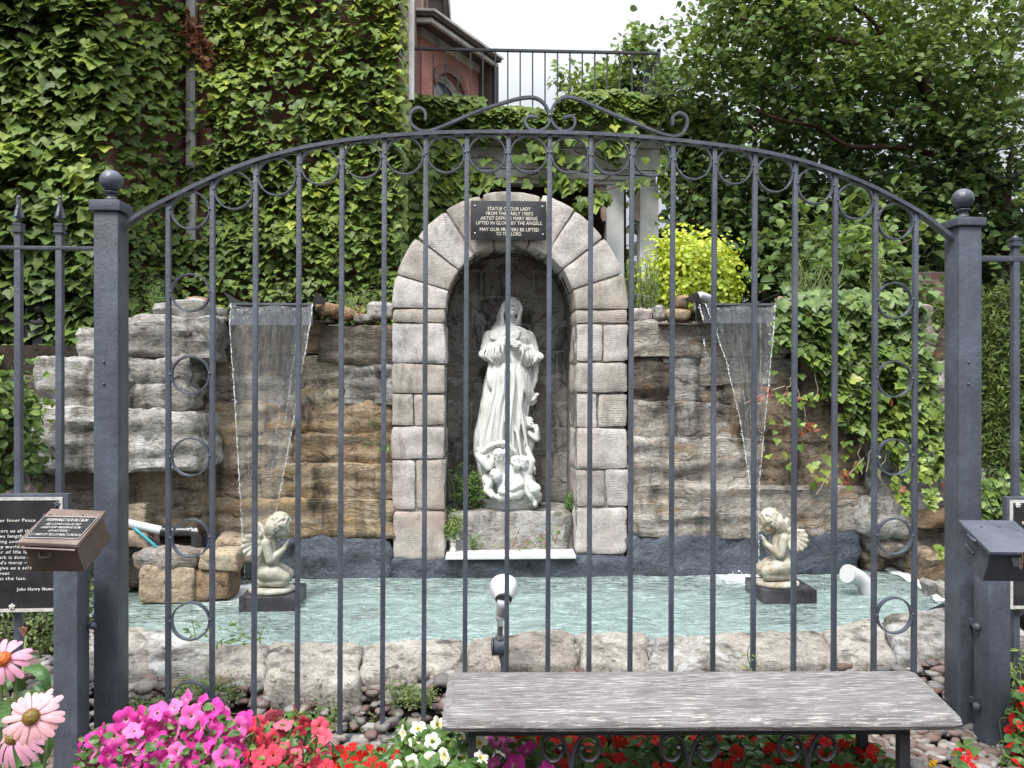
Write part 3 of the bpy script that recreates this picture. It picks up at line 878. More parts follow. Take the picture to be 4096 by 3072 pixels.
    for q in range(70):
        an = R(r_.uniform(25, 155)); y = NY+r_.uniform(0.08, 0.5); pts = []
        da = r_.uniform(-1, 1)*0.05; rr = RI-0.008
        for s_ in range(12):
            pts.append((nc.x+math.cos(an)*rr, y, fc+math.sin(an)*rr)); an += da+r_.uniform(-0.03, 0.03); y += r_.uniform(-0.03, 0.03)
            y = min(max(y, NY+0.05), NB-0.05)
        m.tube(pts, 0.0028, 4, caps=False)
    for q in range(26):
        x = r_.uniform(xi0+0.03, xi1-0.03); z = fc+r_.uniform(-0.9, 0.35); pts = []; dx = r_.uniform(-0.05, 0.05)
        for s_ in range(9):
            if math.hypot(x-nc.x, max(0, z-fc)) > RI-0.02: break
            pts.append((x, NB-0.045, z)); x += dx+r_.uniform(-0.02, 0.02); z += r_.uniform(0.0, 0.06)
        if len(pts) > 2: m.tube(pts, 0.0022, 4, caps=False)
    o = m.obj('dead_vine_stems', simple('dead_vine', (0.045, 0.03, 0.022), 0.8), niche); o['kind'] = 'stuff'
build_niche()
# white marble shelf
m = MB()
a, b, c_, d = PZ(445.5, 556.5, 0.385), PZ(576, 555.5, 0.385), PZ(572, 546, 0.385), PZ(447, 549, 0.385)
m.hexa([p-Vector((0, 0, 0.022)) for p in (a, b, c_, d)]+[a, b, c_, d])
SHELF_Z = 0.385
tagp(m.obj('marble_shelf', M['white'], bevel=0.004), 'long white marble slab laid across the foot of the niche', 'slab')

# ------------------------------------------------------------------ pool rim of pale boulders
rim = thing('pool_rim', 'curb of pale rough boulders along the near edge of the pool', 'stone curb', (0.3, 3.5, 0))
rim_specs = [ # back-left, back-right, front-right, front-left in pixels (top surface), Ztop
 ((60, 622), (150, 624), (150, 668), (55, 665), 0.27, 'rock_rim'),
 ((128, 624), (218, 641), (208, 672), (122, 668), 0.26, 'rock_light'),
 ((214, 641), (270, 645), (268, 675), (206, 672), 0.255, 'rock_rim'),
 ((268, 640), (364, 640), (362, 680), (266, 676), 0.27, 'rock_rim'),
 ((358, 638), (470, 635), (458, 664), (360, 672), 0.27, 'rock_rim'),
 ((470, 634), (510, 633), (508, 666), (466, 668), 0.26, 'rock_rim'),
 ((506, 631), (574, 631), (576, 663), (507, 664), 0.275, 'rock_rim'),
 ((577, 631), (648, 631), (646, 664), (578, 664), 0.27, 'rock_rim'),
 ((652, 632), (720, 632), (778, 662), (646, 666), 0.265, 'rock_light'),
 ((706, 632), (822, 626), (842, 660), (762, 664), 0.27, 'rock_rim'),
 ((818, 626), (880, 616), (900, 656), (838, 660), 0.275, 'rock_rim'),
 ((878, 615), (960, 600), (985, 645), (896, 655), 0.28, 'rock_light'),
 ((955, 600), (1030, 590), (1060, 640), (980, 645), 0.28, 'rock_light')]
for i, (bl, br, fr, fl, zt, mt) in enumerate(rim_specs):
    T = [PZ(*fl, zt-0.015), PZ(*fr, zt-0.015), PZ(*br, zt), PZ(*bl, zt)]
    B = [Vector((p.x, p.y, -0.05)) for p in T]
    B[0].y -= 0.02; B[1].y -= 0.02
    me = rough_hexa(B+T, 300+i, 0.02, 0.013, 11, 0.006, 0.012, 'rim_stone', M[mt]); link('rim_stone', me, rim)
m = MB(); pts = [PZ(x, y, 0.17) for x, y in ((60, 660), (200, 672), (300, 678), (420, 672), (512, 670), (640, 668), (760, 664), (860, 656), (960, 640))]
m.tube([p+Vector((0, 0.14, -0.055)) for p in pts], 0.13, 10); m.obj('rim_mortar', M['mortar'], rim, sm=True)

# ------------------------------------------------------------------ pebbles
def ico(sub=2):
    bm = bmesh.new(); bmesh.ops.create_icosphere(bm, subdivisions=sub, radius=1)
    V = np.array([v.co[:] for v in bm.verts]); F = np.array([[v.index for v in f.verts] for f in bm.faces]); bm.free(); return V, F
def pebble_mat():
    t = NT('river_pebble')
    c = t.ramp(t.attr('tint'), [(0.0, (0.10,0.068,0.058)), (0.22, (0.17,0.12,0.105)), (0.4, (0.15,0.14,0.13)), (0.62, (0.23,0.205,0.175)), (0.8, (0.09,0.09,0.092)), (1.0, (0.30,0.285,0.265))])
    v = t.co(kind='Generated')
    v2 = t.co()
    c = t.mix(0.6, c, t.ramp(t.noise(v2, 40, 5, 0.7), [(0.3, 0.3), (0.7, 0.72)]), 'OVERLAY')
    return t.done(t.bsdf(c, 0.72, 0, t.bump(t.noise(v2, 90, 4), 0.3, 0.003), 0.3))
M['pebble'] = pebble_mat()
def pebbles():
    gr = thing('gravel_bed', None, None, (0.3, 3.2, 0)); gr['kind'] = 'structure'
    rs = np.random.RandomState(7); inst = []
    V, F = ico(2)
    for i in range(len(V)):
        V[i] *= 1+0.50*mn.noise(Vector(V[i])*1.5+Vector((3, 1, 2)))
    V *= np.array([1, 0.8, 0.55])
    reg = [((105, 690), (1000, 768), 2600)]
    for n in range(5200):
        x = rs.uniform(-2.2, 2.6); y = rs.uniform(2.5, 3.45) if abs(x) < 1.75 else rs.uniform(2.5, 3.7)
        s = rs.uniform(0.016, 0.038)*(1+0.35*(rs.rand() > 0.85))
        r = rnd_rot(rs); e = Matrix.Rotation(rs.uniform(0, 6.28), 3, 'Z') @ Matrix.Rotation(rs.uniform(-0.4, 0.4), 3, 'X')
        inst.append(((x, y, bed_z(x, y)+s*0.35+rs.uniform(0, 0.03)), np.array(e), s, rs.rand()))
    scatter('pebbles', (V, F), inst, M['pebble'], gr, 300, 'pebble', True, 'small_pebbles')
pebbles()
# ------------------------------------------------------------------ gate posts
YF = 3.06; YG = 3.11; GROUND = 0.0
def post_ball(b, cx, cy, z):      # neck + ball, z = top of the cap
    prof = [(0.028, 0), (0.030, 0.004), (0.020, 0.010), (0.016, 0.020), (0.018, 0.028), (0.027, 0.032), (0.029, 0.036), (0.025, 0.040), (0.016, 0.043)]
    b.lathe(prof, (cx, cy, z), 24)
def gate_post(pxl, pxr, cap_b, cap_t, ball_y, label):
    a, b = PY(pxl, 600, YF), PY(pxr, 600, YF); w = b.x-a.x; cx = (a.x+b.x)/2
    zt = PY(pxl, cap_b, YF).z; zc = PY(pxl, cap_t, YF).z
    t = thing('gate_post', label, 'post', (cx, YF+w/2, 0), 'gate posts')
    m = MB(); m.box(a.x, b.x, YF, YF+w, -0.1, zt+0.001); m.obj('shaft', M['iron'], t, bevel=0.009)
    o = 0.012; m = MB(); m.box(a.x-o, b.x+o, YF-o, YF+w+o, zt, zc)
    m.hexa([(a.x-o+.004, YF-o+.004, zc), (b.x+o-.004, YF-o+.004, zc), (b.x+o-.004, YF+w+o-.004, zc), (a.x-o+.004, YF+w+o-.004, zc)] + [(cx-.03, YF+w/2-.03, zc+0.008), (cx+.03, YF+w/2-.03, zc+0.008), (cx+.03, YF+w/2+.03, zc+0.008), (cx-.03, YF+w/2+.03, zc+0.008)])
    cp = m.obj('cap', M['iron'], t, bevel=0.003)
    m = MB(); post_ball(m, cx, YF+w/2, zc+0.007); m.obj('neck', M['iron'], cp, sm='auto')
    r = 10.6/FPX*(YF+w/2)*1.0; m = MB(); m.ball((cx, YF+w/2, zc+0.047+r), r, 28, 16); m.obj('ball', M['iron'], cp, sm=True)
    for (py) in (362, 384):
        m = MB(); zz = PY(pxl, py, YF).z; m.lathe([(0.0055, 0), (0.005, 0.004), (0.002, 0.006)], (cx-0.006 if pxl < 512 else cx-0.01, YF, zz), 10, (0, -1, 0)); m.obj('screw', M['iron'], t, sm=True)
    return t, a.x, b.x, w
gpl, GLx0, GLx1, GW = gate_post(93, 118, 210.5, 200, 183, 'thick square gate post with ball finial at the left end of the arched panel')
gpr, GRx0, GRx1, _w = gate_post(959, 982.3, 225.5, 217.5, 200, 'thick square gate post with ball finial at the right end of the arched panel')

# ------------------------------------------------------------------ arched panel
gate = thing('arched_iron_panel', 'wide arched iron fence panel with rings and scrolls in front of the pool', 'iron fence', ((GLx1+GRx0)/2, YG, 0))
def g(px, py): return PY(px, py, YG)
rail_px = [(123, 227.5), (145, 212), (168.5, 200), (212, 179), (253, 162.5), (296, 150.5), (338.6, 142.5), (380, 137.5), (424.5, 134.5), (466.5, 133.2), (507.6, 133), (549.5, 133.5), (590.7, 134.8), (631.8, 137.2), (673.7, 141.2), (713.6, 145.6), (754, 151.5), (794.3, 160), (834.6, 172.5), (875, 189.5), (916, 211.5), (940, 229), (954.5, 240.5)]
rail = curve([g(*p) for p in rail_px], 5)
def railz(x):
    for a, b in zip(rail[:-1], rail[1:]):
        if a.x <= x <= b.x: return a.z+(b.z-a.z)*(x-a.x)/(b.x-a.x)
    return rail[0].z if x < rail[0].x else rail[-1].z
m = MB(); m.rect_sweep(rail, 0.021, 0.0075); m.obj('arched_rail', M['iron'], gate, sm='auto')
nb = 19; xa, xb = g(169.2, 400).x, g(914.6, 400).x
bx = [g(q, 324).x for q in (168.5, 212.5, 255.2, 298.5, 341.2, 383.7, 425, 466, 507.6, 548.8, 590, 631, 672, 713.6, 754, 794.4, 834.6, 874.6, 914.8)]
hb = 0.0098
for i, x in enumerate(bx):
    zt = railz(x)-0.006
    lean = -0.004 if 2 <= i else -0.001
    zb = 0.05
    off = lean*(1.5-zb)
    m = MB(); x0 = x-lean*(1.5-1.5); xt = x-lean*(zt-1.5); xbt = x+lean*(1.5-zb)
    m.hexa([(xbt-hb, YG-hb, zb), (xbt+hb, YG-hb, zb), (xbt+hb, YG+hb, zb), (xbt-hb, YG+hb, zb), (xt-hb, YG-hb, zt), (xt+hb, YG-hb, zt), (xt+hb, YG+hb, zt), (xt-hb, YG+hb, zt)])
    m.obj('bar', M['iron'], gate, bevel=0.002)
m = MB(); m.box(GLx1, GRx0, YG-0.014, YG+0.014, 0.03, 0.06); m.obj('bottom_rail', M['iron'], gate, bevel=0.002)
def ring_mesh(r):
    m = MB(); n = 40
    pts = [(math.cos(2*PI*k/n)*r, 0, math.sin(2*PI*k/n)*r) for k in range(n)]
    m.rect_sweep(pts, 0.011, 0.0028, closed=True)
    for s in (-1, 1):   # weld beads
        m.ball((s*(r+0.003), -0.008, 0.004), 0.0062, 8, 6, (1, 1, 1.2))
    me = m.mesh('ring', M['iron']); return auto(me, 40)
pitch = (bx[-1]-bx[0])/18; rr = pitch/2-hb-0.0015
rme = ring_mesh(rr)
def ring(x, z, rot=0):
    o = link('ring', rme, gate, local=True); o.location = Vector((x, YG, z))-absloc(gate); o.rotation_euler = (0, rot, 0)
ring_y = [210.4, 190.7, 176.9, 166.1, 159.8, 155.9, 154.3, 154.0, 154.3, 155.1, 156.2, 158.2, 161.4, 166.1, 174.1, 185.9, 201.3, 221.5]
for i, y in enumerate(ring_y):
    x = (bx[i]+bx[i+1])/2+0.001; ring(x, PY(190+i*41.5, y, YG).z, 0.05*math.sin(i*3))
for y in (292.7, 375.0, 457.0, 538.2, 621.0, 700.5): ring((bx[0]+bx[1])/2+0.001, PY(190, y, YG).z, 0.03*math.sin(y))
for y in (300.6, 379.0, 457.0, 536.2, 615.2, 692.0): ring((bx[-2]+bx[-1])/2-0.003, PY(895, y, YG).z, 0.03*math.sin(y))
# crowning scrolls
c2 = lambda x, y: g(337.5+x*0.15823, y*0.15823)
SL = [(555,760),(556,718),(538,692),(508,684),(474,700),(458,745),(472,790),(508,820),(548,832),(602,824),(700,785),(900,700),(1100,636),(1200,617),(1262,625),(1310,662),(1338,725),(1336,780),(1310,813),(1265,829),(1213,815),(1186,780),(1189,752),(1215,736),(1266,741)]
SR = [(1425,745),(1480,735),(1500,768),(1490,805),(1452,830),(1400,820),(1360,780),(1346,728),(1366,668),(1412,625),(1470,617),(1540,635),(1700,705),(1850,765),(2000,830),(2080,856),(2132,862),(2180,842),(2205,800),(2206,750),(2182,722),(2150,717),(2120,740),(2117,792)]
for S in (SL, SR):
    m = MB(); m.rect_sweep(curve([c2(*p) for p in S], 6), 0.011, 0.0052); m.obj('scroll', M['iron'], gate, sm='auto')
m = MB(); p = c2(1342, 732); m.ball((p.x, YG-0.006, p.z), 0.010, 10, 8); m.obj('scroll_weld', M['iron'], gate, sm=True)

# ------------------------------------------------------------------ side fence panels
def spear(t, x, y, ztop, k=1.0):
    m = MB()
    h = 0.106*k
    z0 = ztop-h
    m.lathe([(0.0062*k, 0), (0.0062*k, 0.008*k)], (x, y, ztop-0.012*k), 10)
    m.ball((x, y, ztop-0.004*k), 0.0085*k, 10, 8)
    # four sided spear head with fins
    s = 0.022*k
    for (dx, dy) in ((1, 0), (-1, 0), (0, 1), (0, -1)):
        px_, py_ = -dy, dx; w = 0.004*k
        A = [(x+px_*w, y+py_*w, ztop-0.010*k), (x-px_*w, y-py_*w, ztop-0.010*k), (x+dx*s-px_*w, y+dy*s-py_*w, ztop-0.084*k), (x+dx*s+px_*w, y+dy*s+py_*w, ztop-0.084*k)]
        B = [(x+px_*w, y+py_*w, ztop-0.094*k), (x-px_*w, y-py_*w, ztop-0.094*k)]
        m.add(A+B, [(0,1,2,3), (3,2,5,4), (0,3,4), (1,5,2)])
    m.lathe([(0.006*k, 0), (0.010*k, 0.03*k), (0.008*k, 0.09*k)], (x, y, ztop-0.10*k), 8)
    for dz in (0.118, 0.148):
        b = 0.017*k if dz < 0.13 else 0.019*k; m.box(x-b, x+b, y-b, y+b, ztop-dz*k, ztop-(dz-0.008)*k)
    m.box(x-0.0155*k, x+0.0155*k, y-0.0155*k, y+0.0155*k, ztop-0.142*k, ztop-0.112*k)
    return m.obj('finial', M['iron'], t, sm='auto')
fl = thing('picket_fence', 'iron picket fence with spear finials joining the left gate post', 'iron fence', (GLx0-0.35, YG, 0))
a = g(-60, 247); z = a.z; m = MB(); m.box(a.x, GLx0, YG-0.014, YG+0.014, z-0.008, z+0.006); m.obj('rail', M['iron'], fl, bevel=0.002)
m = MB(); m.box(a.x, GLx0, YG-0.014, YG+0.014, 0.03, 0.06); m.obj('rail', M['iron'], fl, bevel=0.002)
for px in (-22, 18.8, 60):
    x = g(px, 300).x; zt = g(60, 197).z; m = MB(); m.box(x-0.0125, x+0.0125, YG-0.0125, YG+0.0125, 0.05, zt-0.14); m.obj('picket', M['iron'], fl, bevel=0.002)
    spear(fl, x, YG, zt)
fr = thing('picket_fence', 'short run of iron picket fence beside the right gate post', 'iron fence', (GRx1+0.3, YG, 0))
z = g(1000, 259).z; b = g(1100, 300); m = MB(); m.box(GRx1, b.x, YG-0.014, YG+0.014, z-0.012, z+0.012); m.obj('rail', M['iron'], fr, bevel=0.002)
m = MB(); m.box(GRx1, b.x, YG-0.014, YG+0.014, 0.03, 0.06); m.obj('rail', M['iron'], fr, bevel=0.002)
for px in (1015, 1058):
    x = g(px, 300).x; zt = g(1015, 238).z; m = MB(); m.box(x-0.0135, x+0.0135, YG-0.0125, YG+0.0125, 0.05, zt); m.obj('picket', M['iron'], fr, bevel=0.002)
    m = MB()
    for dz in (0.002, 0.028): m.box(x-0.021, x+0.021, YG-0.021, YG+0.021, zt-dz-0.01, zt-dz)
    m.box(x-0.018, x+0.018, YG-0.018, YG+0.018, zt-0.03, zt-0.008); m.lathe([(0.015, 0), (0.013, 0.006), (0.004, 0.010)], (x, YG, zt), 12)
    m.obj('collar', M['iron'], fr)
# older fence far left, behind the rocks
bf = thing('picket_fence', 'black iron picket fence with ball post far left against the ivy', 'iron fence', (PY(37, 400, 5.7).x, 5.7, 1.7))
YB = 5.7
a, b = PY(32.4, 335, YB), PY(42.7, 335, YB); w = b.x-a.x; cx = (a.x+b.x)/2
m = MB(); m.box(a.x, b.x, YB, YB+w, 0.8, a.z+0.08); m.obj('post', M['iron_dark'], bf, bevel=0.004)
m = MB(); m.box(a.x-0.012, b.x+0.012, YB-0.012, YB+w+0.012, a.z+0.08, a.z+0.11); m.obj('post_cap', M['iron_dark'], bf, bevel=0.003)
m = MB(); post_ball(m, cx, YB+w/2, a.z+0.11); m.ball((cx, YB+w/2, a.z+0.2), 0.045, 16, 10); m.obj('ball', M['iron_dark'], bf, sm=True)
for px, pt in ((6.3, 305), (26.6, 308), (-14, 302)):
    p = PY(px, pt, YB+0.03); m = MB(); m.box(p.x-0.010, p.x+0.010, YB+0.02, YB+0.04, 0.8, p.z-0.12); m.obj('picket', M['iron_dark'], bf)
    spear(bf, p.x, YB+0.03, p.z, 0.9)
p, q = PY(-40, 318, YB), PY(33, 327, YB); m = MB(); m.hexa([(p.x, YB+.015, p.z-.012), (q.x, YB+.015, q.z-.012), (q.x, YB+.045, q.z-.012), (p.x, YB+.045, p.z-.012), (p.x, YB+.015, p.z+.004), (q.x, YB+.015, q.z+.004), (q.x, YB+.045, q.z+.004), (p.x, YB+.045, p.z+.004)]); m.obj('rail', M['iron_dark'], bf)

# ------------------------------------------------------------------ lettering
_fc = bpy.data.curves.new('fc', 'FONT')
def text_mesh(name, s, size, mat, bold=0.0, sx=1.0, extr=0.0, shear=0.0, space=1.0, align='LEFT'):
    cu = bpy.data.curves.new(name, 'FONT'); cu.body = s; cu.size = size; cu.offset = bold; cu.extrude = extr; cu.shear = shear
    cu.space_character = space; cu.align_x = align; cu.resolution_u = 2
    o = bpy.data.objects.new(name, cu); C.objects.link(o)
    dg = bpy.context.evaluated_depsgraph_get(); dg.update()
    me = bpy.data.meshes.new_from_object(o.evaluated_get(dg)); bpy.data.objects.remove(o); bpy.data.curves.remove(cu)
    me.transform(Matrix.Diagonal((sx, 1, 1, 1))); me.materials.clear(); me.materials.append(mat); return me
M['letter'] = simple('raised_letter_paint', (0.74,0.73,0.69), 0.55, var=0.08, nscale=60)
M['letter_gold'] = simple('cream_letter_paint', (0.74,0.70,0.58), 0.55, var=0.10, nscale=60)
def plate_mat():
    t = NT('black_plaque'); v = t.co()
    c = t.ramp(t.noise(v, 9, 5), [(0.3, (0.012,0.012,0.014)), (0.7, (0.035,0.035,0.038))])
    sp = t.noise(v, 120, 3, 0.6); msk = t.noise(v, 7, 2)
    f = t.math('MULTIPLY', t.ramp(sp, [(0.70, 0.0), (0.73, 1.0)]), t.ramp(msk, [(0.45, 0.1), (0.6, 0.9)]))
    c = t.mix(f, c, (0.5, 0.48, 0.44))
    return t.done(t.bsdf(c, 0.42, 0, t.bump(t.noise(t.co((1, 1, 4)), 60, 4), 0.25, 0.002), 0.5))
M['plate'] = plate_mat()
M['silver'] = simple('worn_silver_border', (0.52,0.51,0.48), 0.5, 0.1, var=0.14, nscale=45)
def frame_basis(xdir, ydir, org):
    x = Vector(xdir).normalized(); y = Vector(ydir); y = (y-x*y.dot(x)).normalized(); z = x.cross(y)
    m = Matrix((x, y, z)).transposed().to_4x4(); m.translation = Vector(org); return m
def put_text(parent, s, org, h, width=None, mat=None, xdir=(1, 0, 0), ydir=(0, 0, 1), bold=0.0, name='lettering', shear=0.0, align='LEFT', space=1.0, extr=0.0):
    me = text_mesh(name, s, 1.0, mat or M['letter'], bold, 1.0, extr/h, shear, space, align)
    co = [v.co for v in me.vertices]
    caph = 0.70
    w = max(c.x for c in co)-min(c.x for c in co)
    sy = h/caph; sx = sy if width is None else width/w
    me.transform(Matrix.Diagonal((sx, sy, sy, 1)))
    me.transform(frame_basis(xdir, ydir, org))
    return link(name, me, parent)

# plaque over the niche
YP = NY-0.045
pa, pb = PY(470.7, 239.5, YP), PY(546.4, 201.4, YP)
pq = thing('plaque', 'small black dedication plaque screwed to the crown of the niche arch', 'plaque', ((pa.x+pb.x)/2, YP, pa.z))
m = MB(); m.box(pa.x, pb.x, YP, YP+0.012, pa.z, pb.z); m.obj('plate', M['plate'], pq, bevel=0.001)
for (x, y) in ((475, 206), (542.5, 206.8), (475, 233.5), (543, 234.6)):
    p = PY(x, y, YP); m = MB(); m.lathe([(0.008, 0), (0.0075, 0.002), (0.004, 0.005)], p, 12, (0, -1, 0)); m.obj('screw', M['steel'], pq, sm=True)
for (s, y, x0, x1) in (('STATUE OF OUR LADY', 210.2, 487.5, 530.5), ("FROM THE EARLY 1900'S", 215.0, 485.7, 532.6), ('ARTIST DEPICTS MARY BEING', 219.7, 480.6, 537.5), ('LIFTED IN GLORY BY THE ANGELS.', 224.3, 476, 542), ('MAY OUR PRAYERS BE LIFTED', 230.9, 479.5, 538.8), ('TO THE LORD.', 235.4, 496, 521.8)):
    p = PY(x0, y, YP-0.001); q = PY(x1, y, YP-0.001); put_text(pq, s, p, 3.5/FPX*YP, q.x-p.x, M['letter_gold'], bold=0.0, name='lettering')

# left prayer sign
YS = 3.075
sg = thing('prayer_sign', 'black prayer sign with silver border on the left fence, partly behind the brown box', 'sign', (PY(0, 613, YS).x, YS, PY(0, 613, YS).z))
def sign(t, xl, xr, yt, yb, bw=3.2, rim_px=3.0, edges='TBR'):
    a = PY(xl, yb+0.6, YS); b = PY(xr, yt-0.6, YS); u = 1/FPX*YS
    m = MB(); m.box(a.x, b.x, YS, YS+0.03, a.z, b.z); m.obj('board', M['iron'], t, bevel=0.0015)
    fx0, fx1, fz0, fz1 = a.x+(rim_px*u*0.9 if 'L' in edges else 0), b.x-(rim_px*u*1.6 if 'R' in edges else 0), a.z+0.5*u, b.z-3.0*u
    w = bw*u; y0, y1 = YS-0.004, YS+0.002
    m = MB(); m.box(fx0, fx1, y0, y1, fz1-w*0.9, fz1); m.box(fx0, fx1, y0, y1, fz0, fz0+w)
    if 'R' in edges: m.box(fx1-w, fx1, y0, y1, fz0+w, fz1-w*0.9)
    if 'L' in edges: m.box(fx0, fx0+w, y0, y1, fz0+w, fz1-w*0.9)
    m.obj('border', M['silver'], t)
    m = MB(); m.box(fx0+(w if 'L' in edges else 0), fx1-(w if 'R' in edges else 0), YS-0.002, YS+0.001, fz0+w, fz1-w*0.9); m.obj('panel', M['plate'], t)
    return fx0, fx1, fz0, fz1
sign(sg, -90, 68, 494.5, 613.3)
def rosette(t, px, py, mat):
    p = PY(px, py, YS-0.004); m = MB()
    for k in range(5):
        an = k*2*PI/5+0.3; m.ball((p.x+math.cos(an)*0.0075, p.y, p.z+math.sin(an)*0.0075), 0.0062, 8, 6, (1, 0.6, 1))
    m.ball((p.x, p.y-0.003, p.z), 0.004, 8, 6); m.obj('rosette', mat, t, sm=True)
rosette(sg, 57, 504.7, M['iron'])
rosette(sg, 12, 607, M['silver'])
L = lambda u, v: (u*0.09039, 475+v*0.09039)
for (s, x0u, x1u, vb, full) in (('Prayer for Inner Peace', None, 360, 522, 22), ('May He support us all the day long,', None, 0, 640, 0), ('till the shadows lengthen', None, 0, 698, 0), ('and the evening comes,', None, 0, 757, 0), ('and the busy world is hushed,', None, 0, 815, 0), ('and the fever of life is over,', None, 0, 874, 0), ('and our work is done \u2013', None, 300, 932, 0), ("Then in God's mercy \u2013", None, 268, 991, 0), ('may He give us a safe lodging', None, 0, 1049, 0), ('and holy rest', None, 84, 1108, 0), ('and peace at the last.', None, 258, 1167, 0), ('John Henry Newman', None, 640, 1281, 0)):
    CW = 26.5  # letter pitch in crop units
    anch = {'May He support us all the day long,': (14, 18), 'till the shadows lengthen': (14, -12), 'and the evening comes,': (14, 35), 'and the busy world is hushed,': (18, 172), 'and the fever of life is over,': (17, 90), 'may He give us a safe lodging': (12, 75)}
    if s in anch:
        k_, u_ = anch[s]; x0 = u_-k_*CW
    else: x0 = x1u-len(s)*CW
    a = PY(*L(x0, vb), YS-0.0025)
    put_text(sg, s, a, 0.0125, len(s)*CW*0.09039/FPX*YS*0.985, M['letter'], bold=-0.004, space=1.12, name='lettering', extr=0.0012)
# right sign
sr = thing('notice_sign', 'black notice sign with silver border cut off by the right edge of the view', 'sign', (PY(1007, 609, YS).x, YS, PY(1007, 609, YS).z))
sign(sr, 1007, 1120, 497, 608.8, edges='L')
rosette(sr, 1018.3, 505.3, M['silver'])
for (s, x, y) in (('N', 1022.2, 524.5), ('our', 1018.0, 528.5+3.5), ('an', 1021.5, 535+3)):
    put_text(sr, s, PY(x, y, YS-0.0025), 0.013, None, M['letter'], bold=0.02, space=1.1, extr=0.0012)
# ------------------------------------------------------------------ carved figures
def marble_mat():
    t = NT('carved_white_marble'); v = t.co()
    c = t.ramp(t.noise(v, 7, 6, 0.65), [(0.3, (0.52,0.52,0.495)), (0.6, (0.63,0.63,0.61))])
    # grime lies on rough spots of its own pattern
    d = t.noise(t.co((2, 2, 0.9)), 9, 8, 0.72, 0.5)
    c = t.mix(t.ramp(d, [(0.60, 0.0), (0.72, 0.45)]), c, (0.32, 0.30, 0.25))
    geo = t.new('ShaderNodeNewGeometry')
    c = t.mix(t.ramp(geo.outputs['Pointiness'], [(0.40, 0.7), (0.485, 0.0)]), c, (0.20, 0.19, 0.165))  # hollows darkened in the colour to deepen the weak shade of the folds
    sp = t.noise(v, 60, 3, 0.6); c = t.mix(t.ramp(sp, [(0.74, 0.0), (0.77, 0.6)]), c, (0.12, 0.11, 0.09))
    return t.done(t.bsdf(c, 0.6, 0, t.bump(t.noise(v, 70, 5), 0.25, 0.003), 0.35))
def cast_mat(name, cols, rust=0.0):
    t = NT(name); v = t.co()
    c = t.ramp(t.noise(v, 14, 6, 0.65), [(0.3, cols[0]), (0.5, cols[1]), (0.7, cols[2])])
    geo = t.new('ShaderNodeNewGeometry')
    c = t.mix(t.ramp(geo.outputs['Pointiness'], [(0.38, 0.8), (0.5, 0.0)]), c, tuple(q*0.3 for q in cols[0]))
    if rust:
        c = t.mix(t.ramp(t.noise(t.co((1,1,0.6), loc=(3, 2, 1)), 11, 7, 0.7), [(0.56-rust*0.1, 0.0), (0.68-rust*0.1, 0.75)]), c, (0.20, 0.11, 0.035))
    return t.done(t.bsdf(c, 0.6, 0, t.bump(t.noise(v, 120, 4), 0.3, 0.002), 0.35))
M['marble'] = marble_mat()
M['cast_green'] = cast_mat('greenish_cast_stone', [(0.20,0.195,0.15), (0.33,0.325,0.26), (0.47,0.47,0.40)])
M['cast_tan'] = cast_mat('stained_cast_stone', [(0.22,0.195,0.145), (0.38,0.36,0.29), (0.58,0.56,0.49)], 0.25)

def capsule(b, p, q, r0, r1, n=10):
    p, q = Vector(p), Vector(q); k = 5
    pts = [p+(q-p)*(i/k) for i in range(k+1)]
    b.tube(pts, [r0+(r1-r0)*i/k for i in range(k+1)], n); b.ball(p, r0, n, 8); b.ball(q, r1, n, 8)
def limb(b, pts, rs, n=10):
    for i in range(len(pts)-1): capsule(b, pts[i], pts[i+1], rs[i], rs[i+1], n)
def hand(b, wrist, tip, spread, r=0.008, nf=4, bend=(0, 0, 0)):
    """palm from wrist towards tip; fingers side by side along spread, thumb off the side"""
    w, t, s = Vector(wrist), Vector(tip), Vector(spread); d = (t-w); L_ = d.length; dn = d.normalized(); bd = Vector(bend)
    for k in range(5): capsule(b, w+s*(k/4-0.5)*0.7, w+d*0.5+s*(k/4-0.5), r*1.25, r*1.1, 8)
    ln = [0.40, 0.47, 0.5, 0.42]
    for k in range(nf):
        o = s*((k+0.5)/nf-0.5)*1.15; a = w+d*0.5+o
        m_ = a+dn*L_*ln[k]*0.55+bd*0.3; e = m_+dn*L_*ln[k]*0.45+bd*0.8
        limb(b, [a, m_, e], [r*0.85, r*0.8, r*0.62], 8)
    a = w+d*0.15-s*0.55; limb(b, [a, a+dn*L_*0.25-s*0.25, a+dn*L_*0.48-s*0.15], [r, r*0.85, r*0.65], 8)
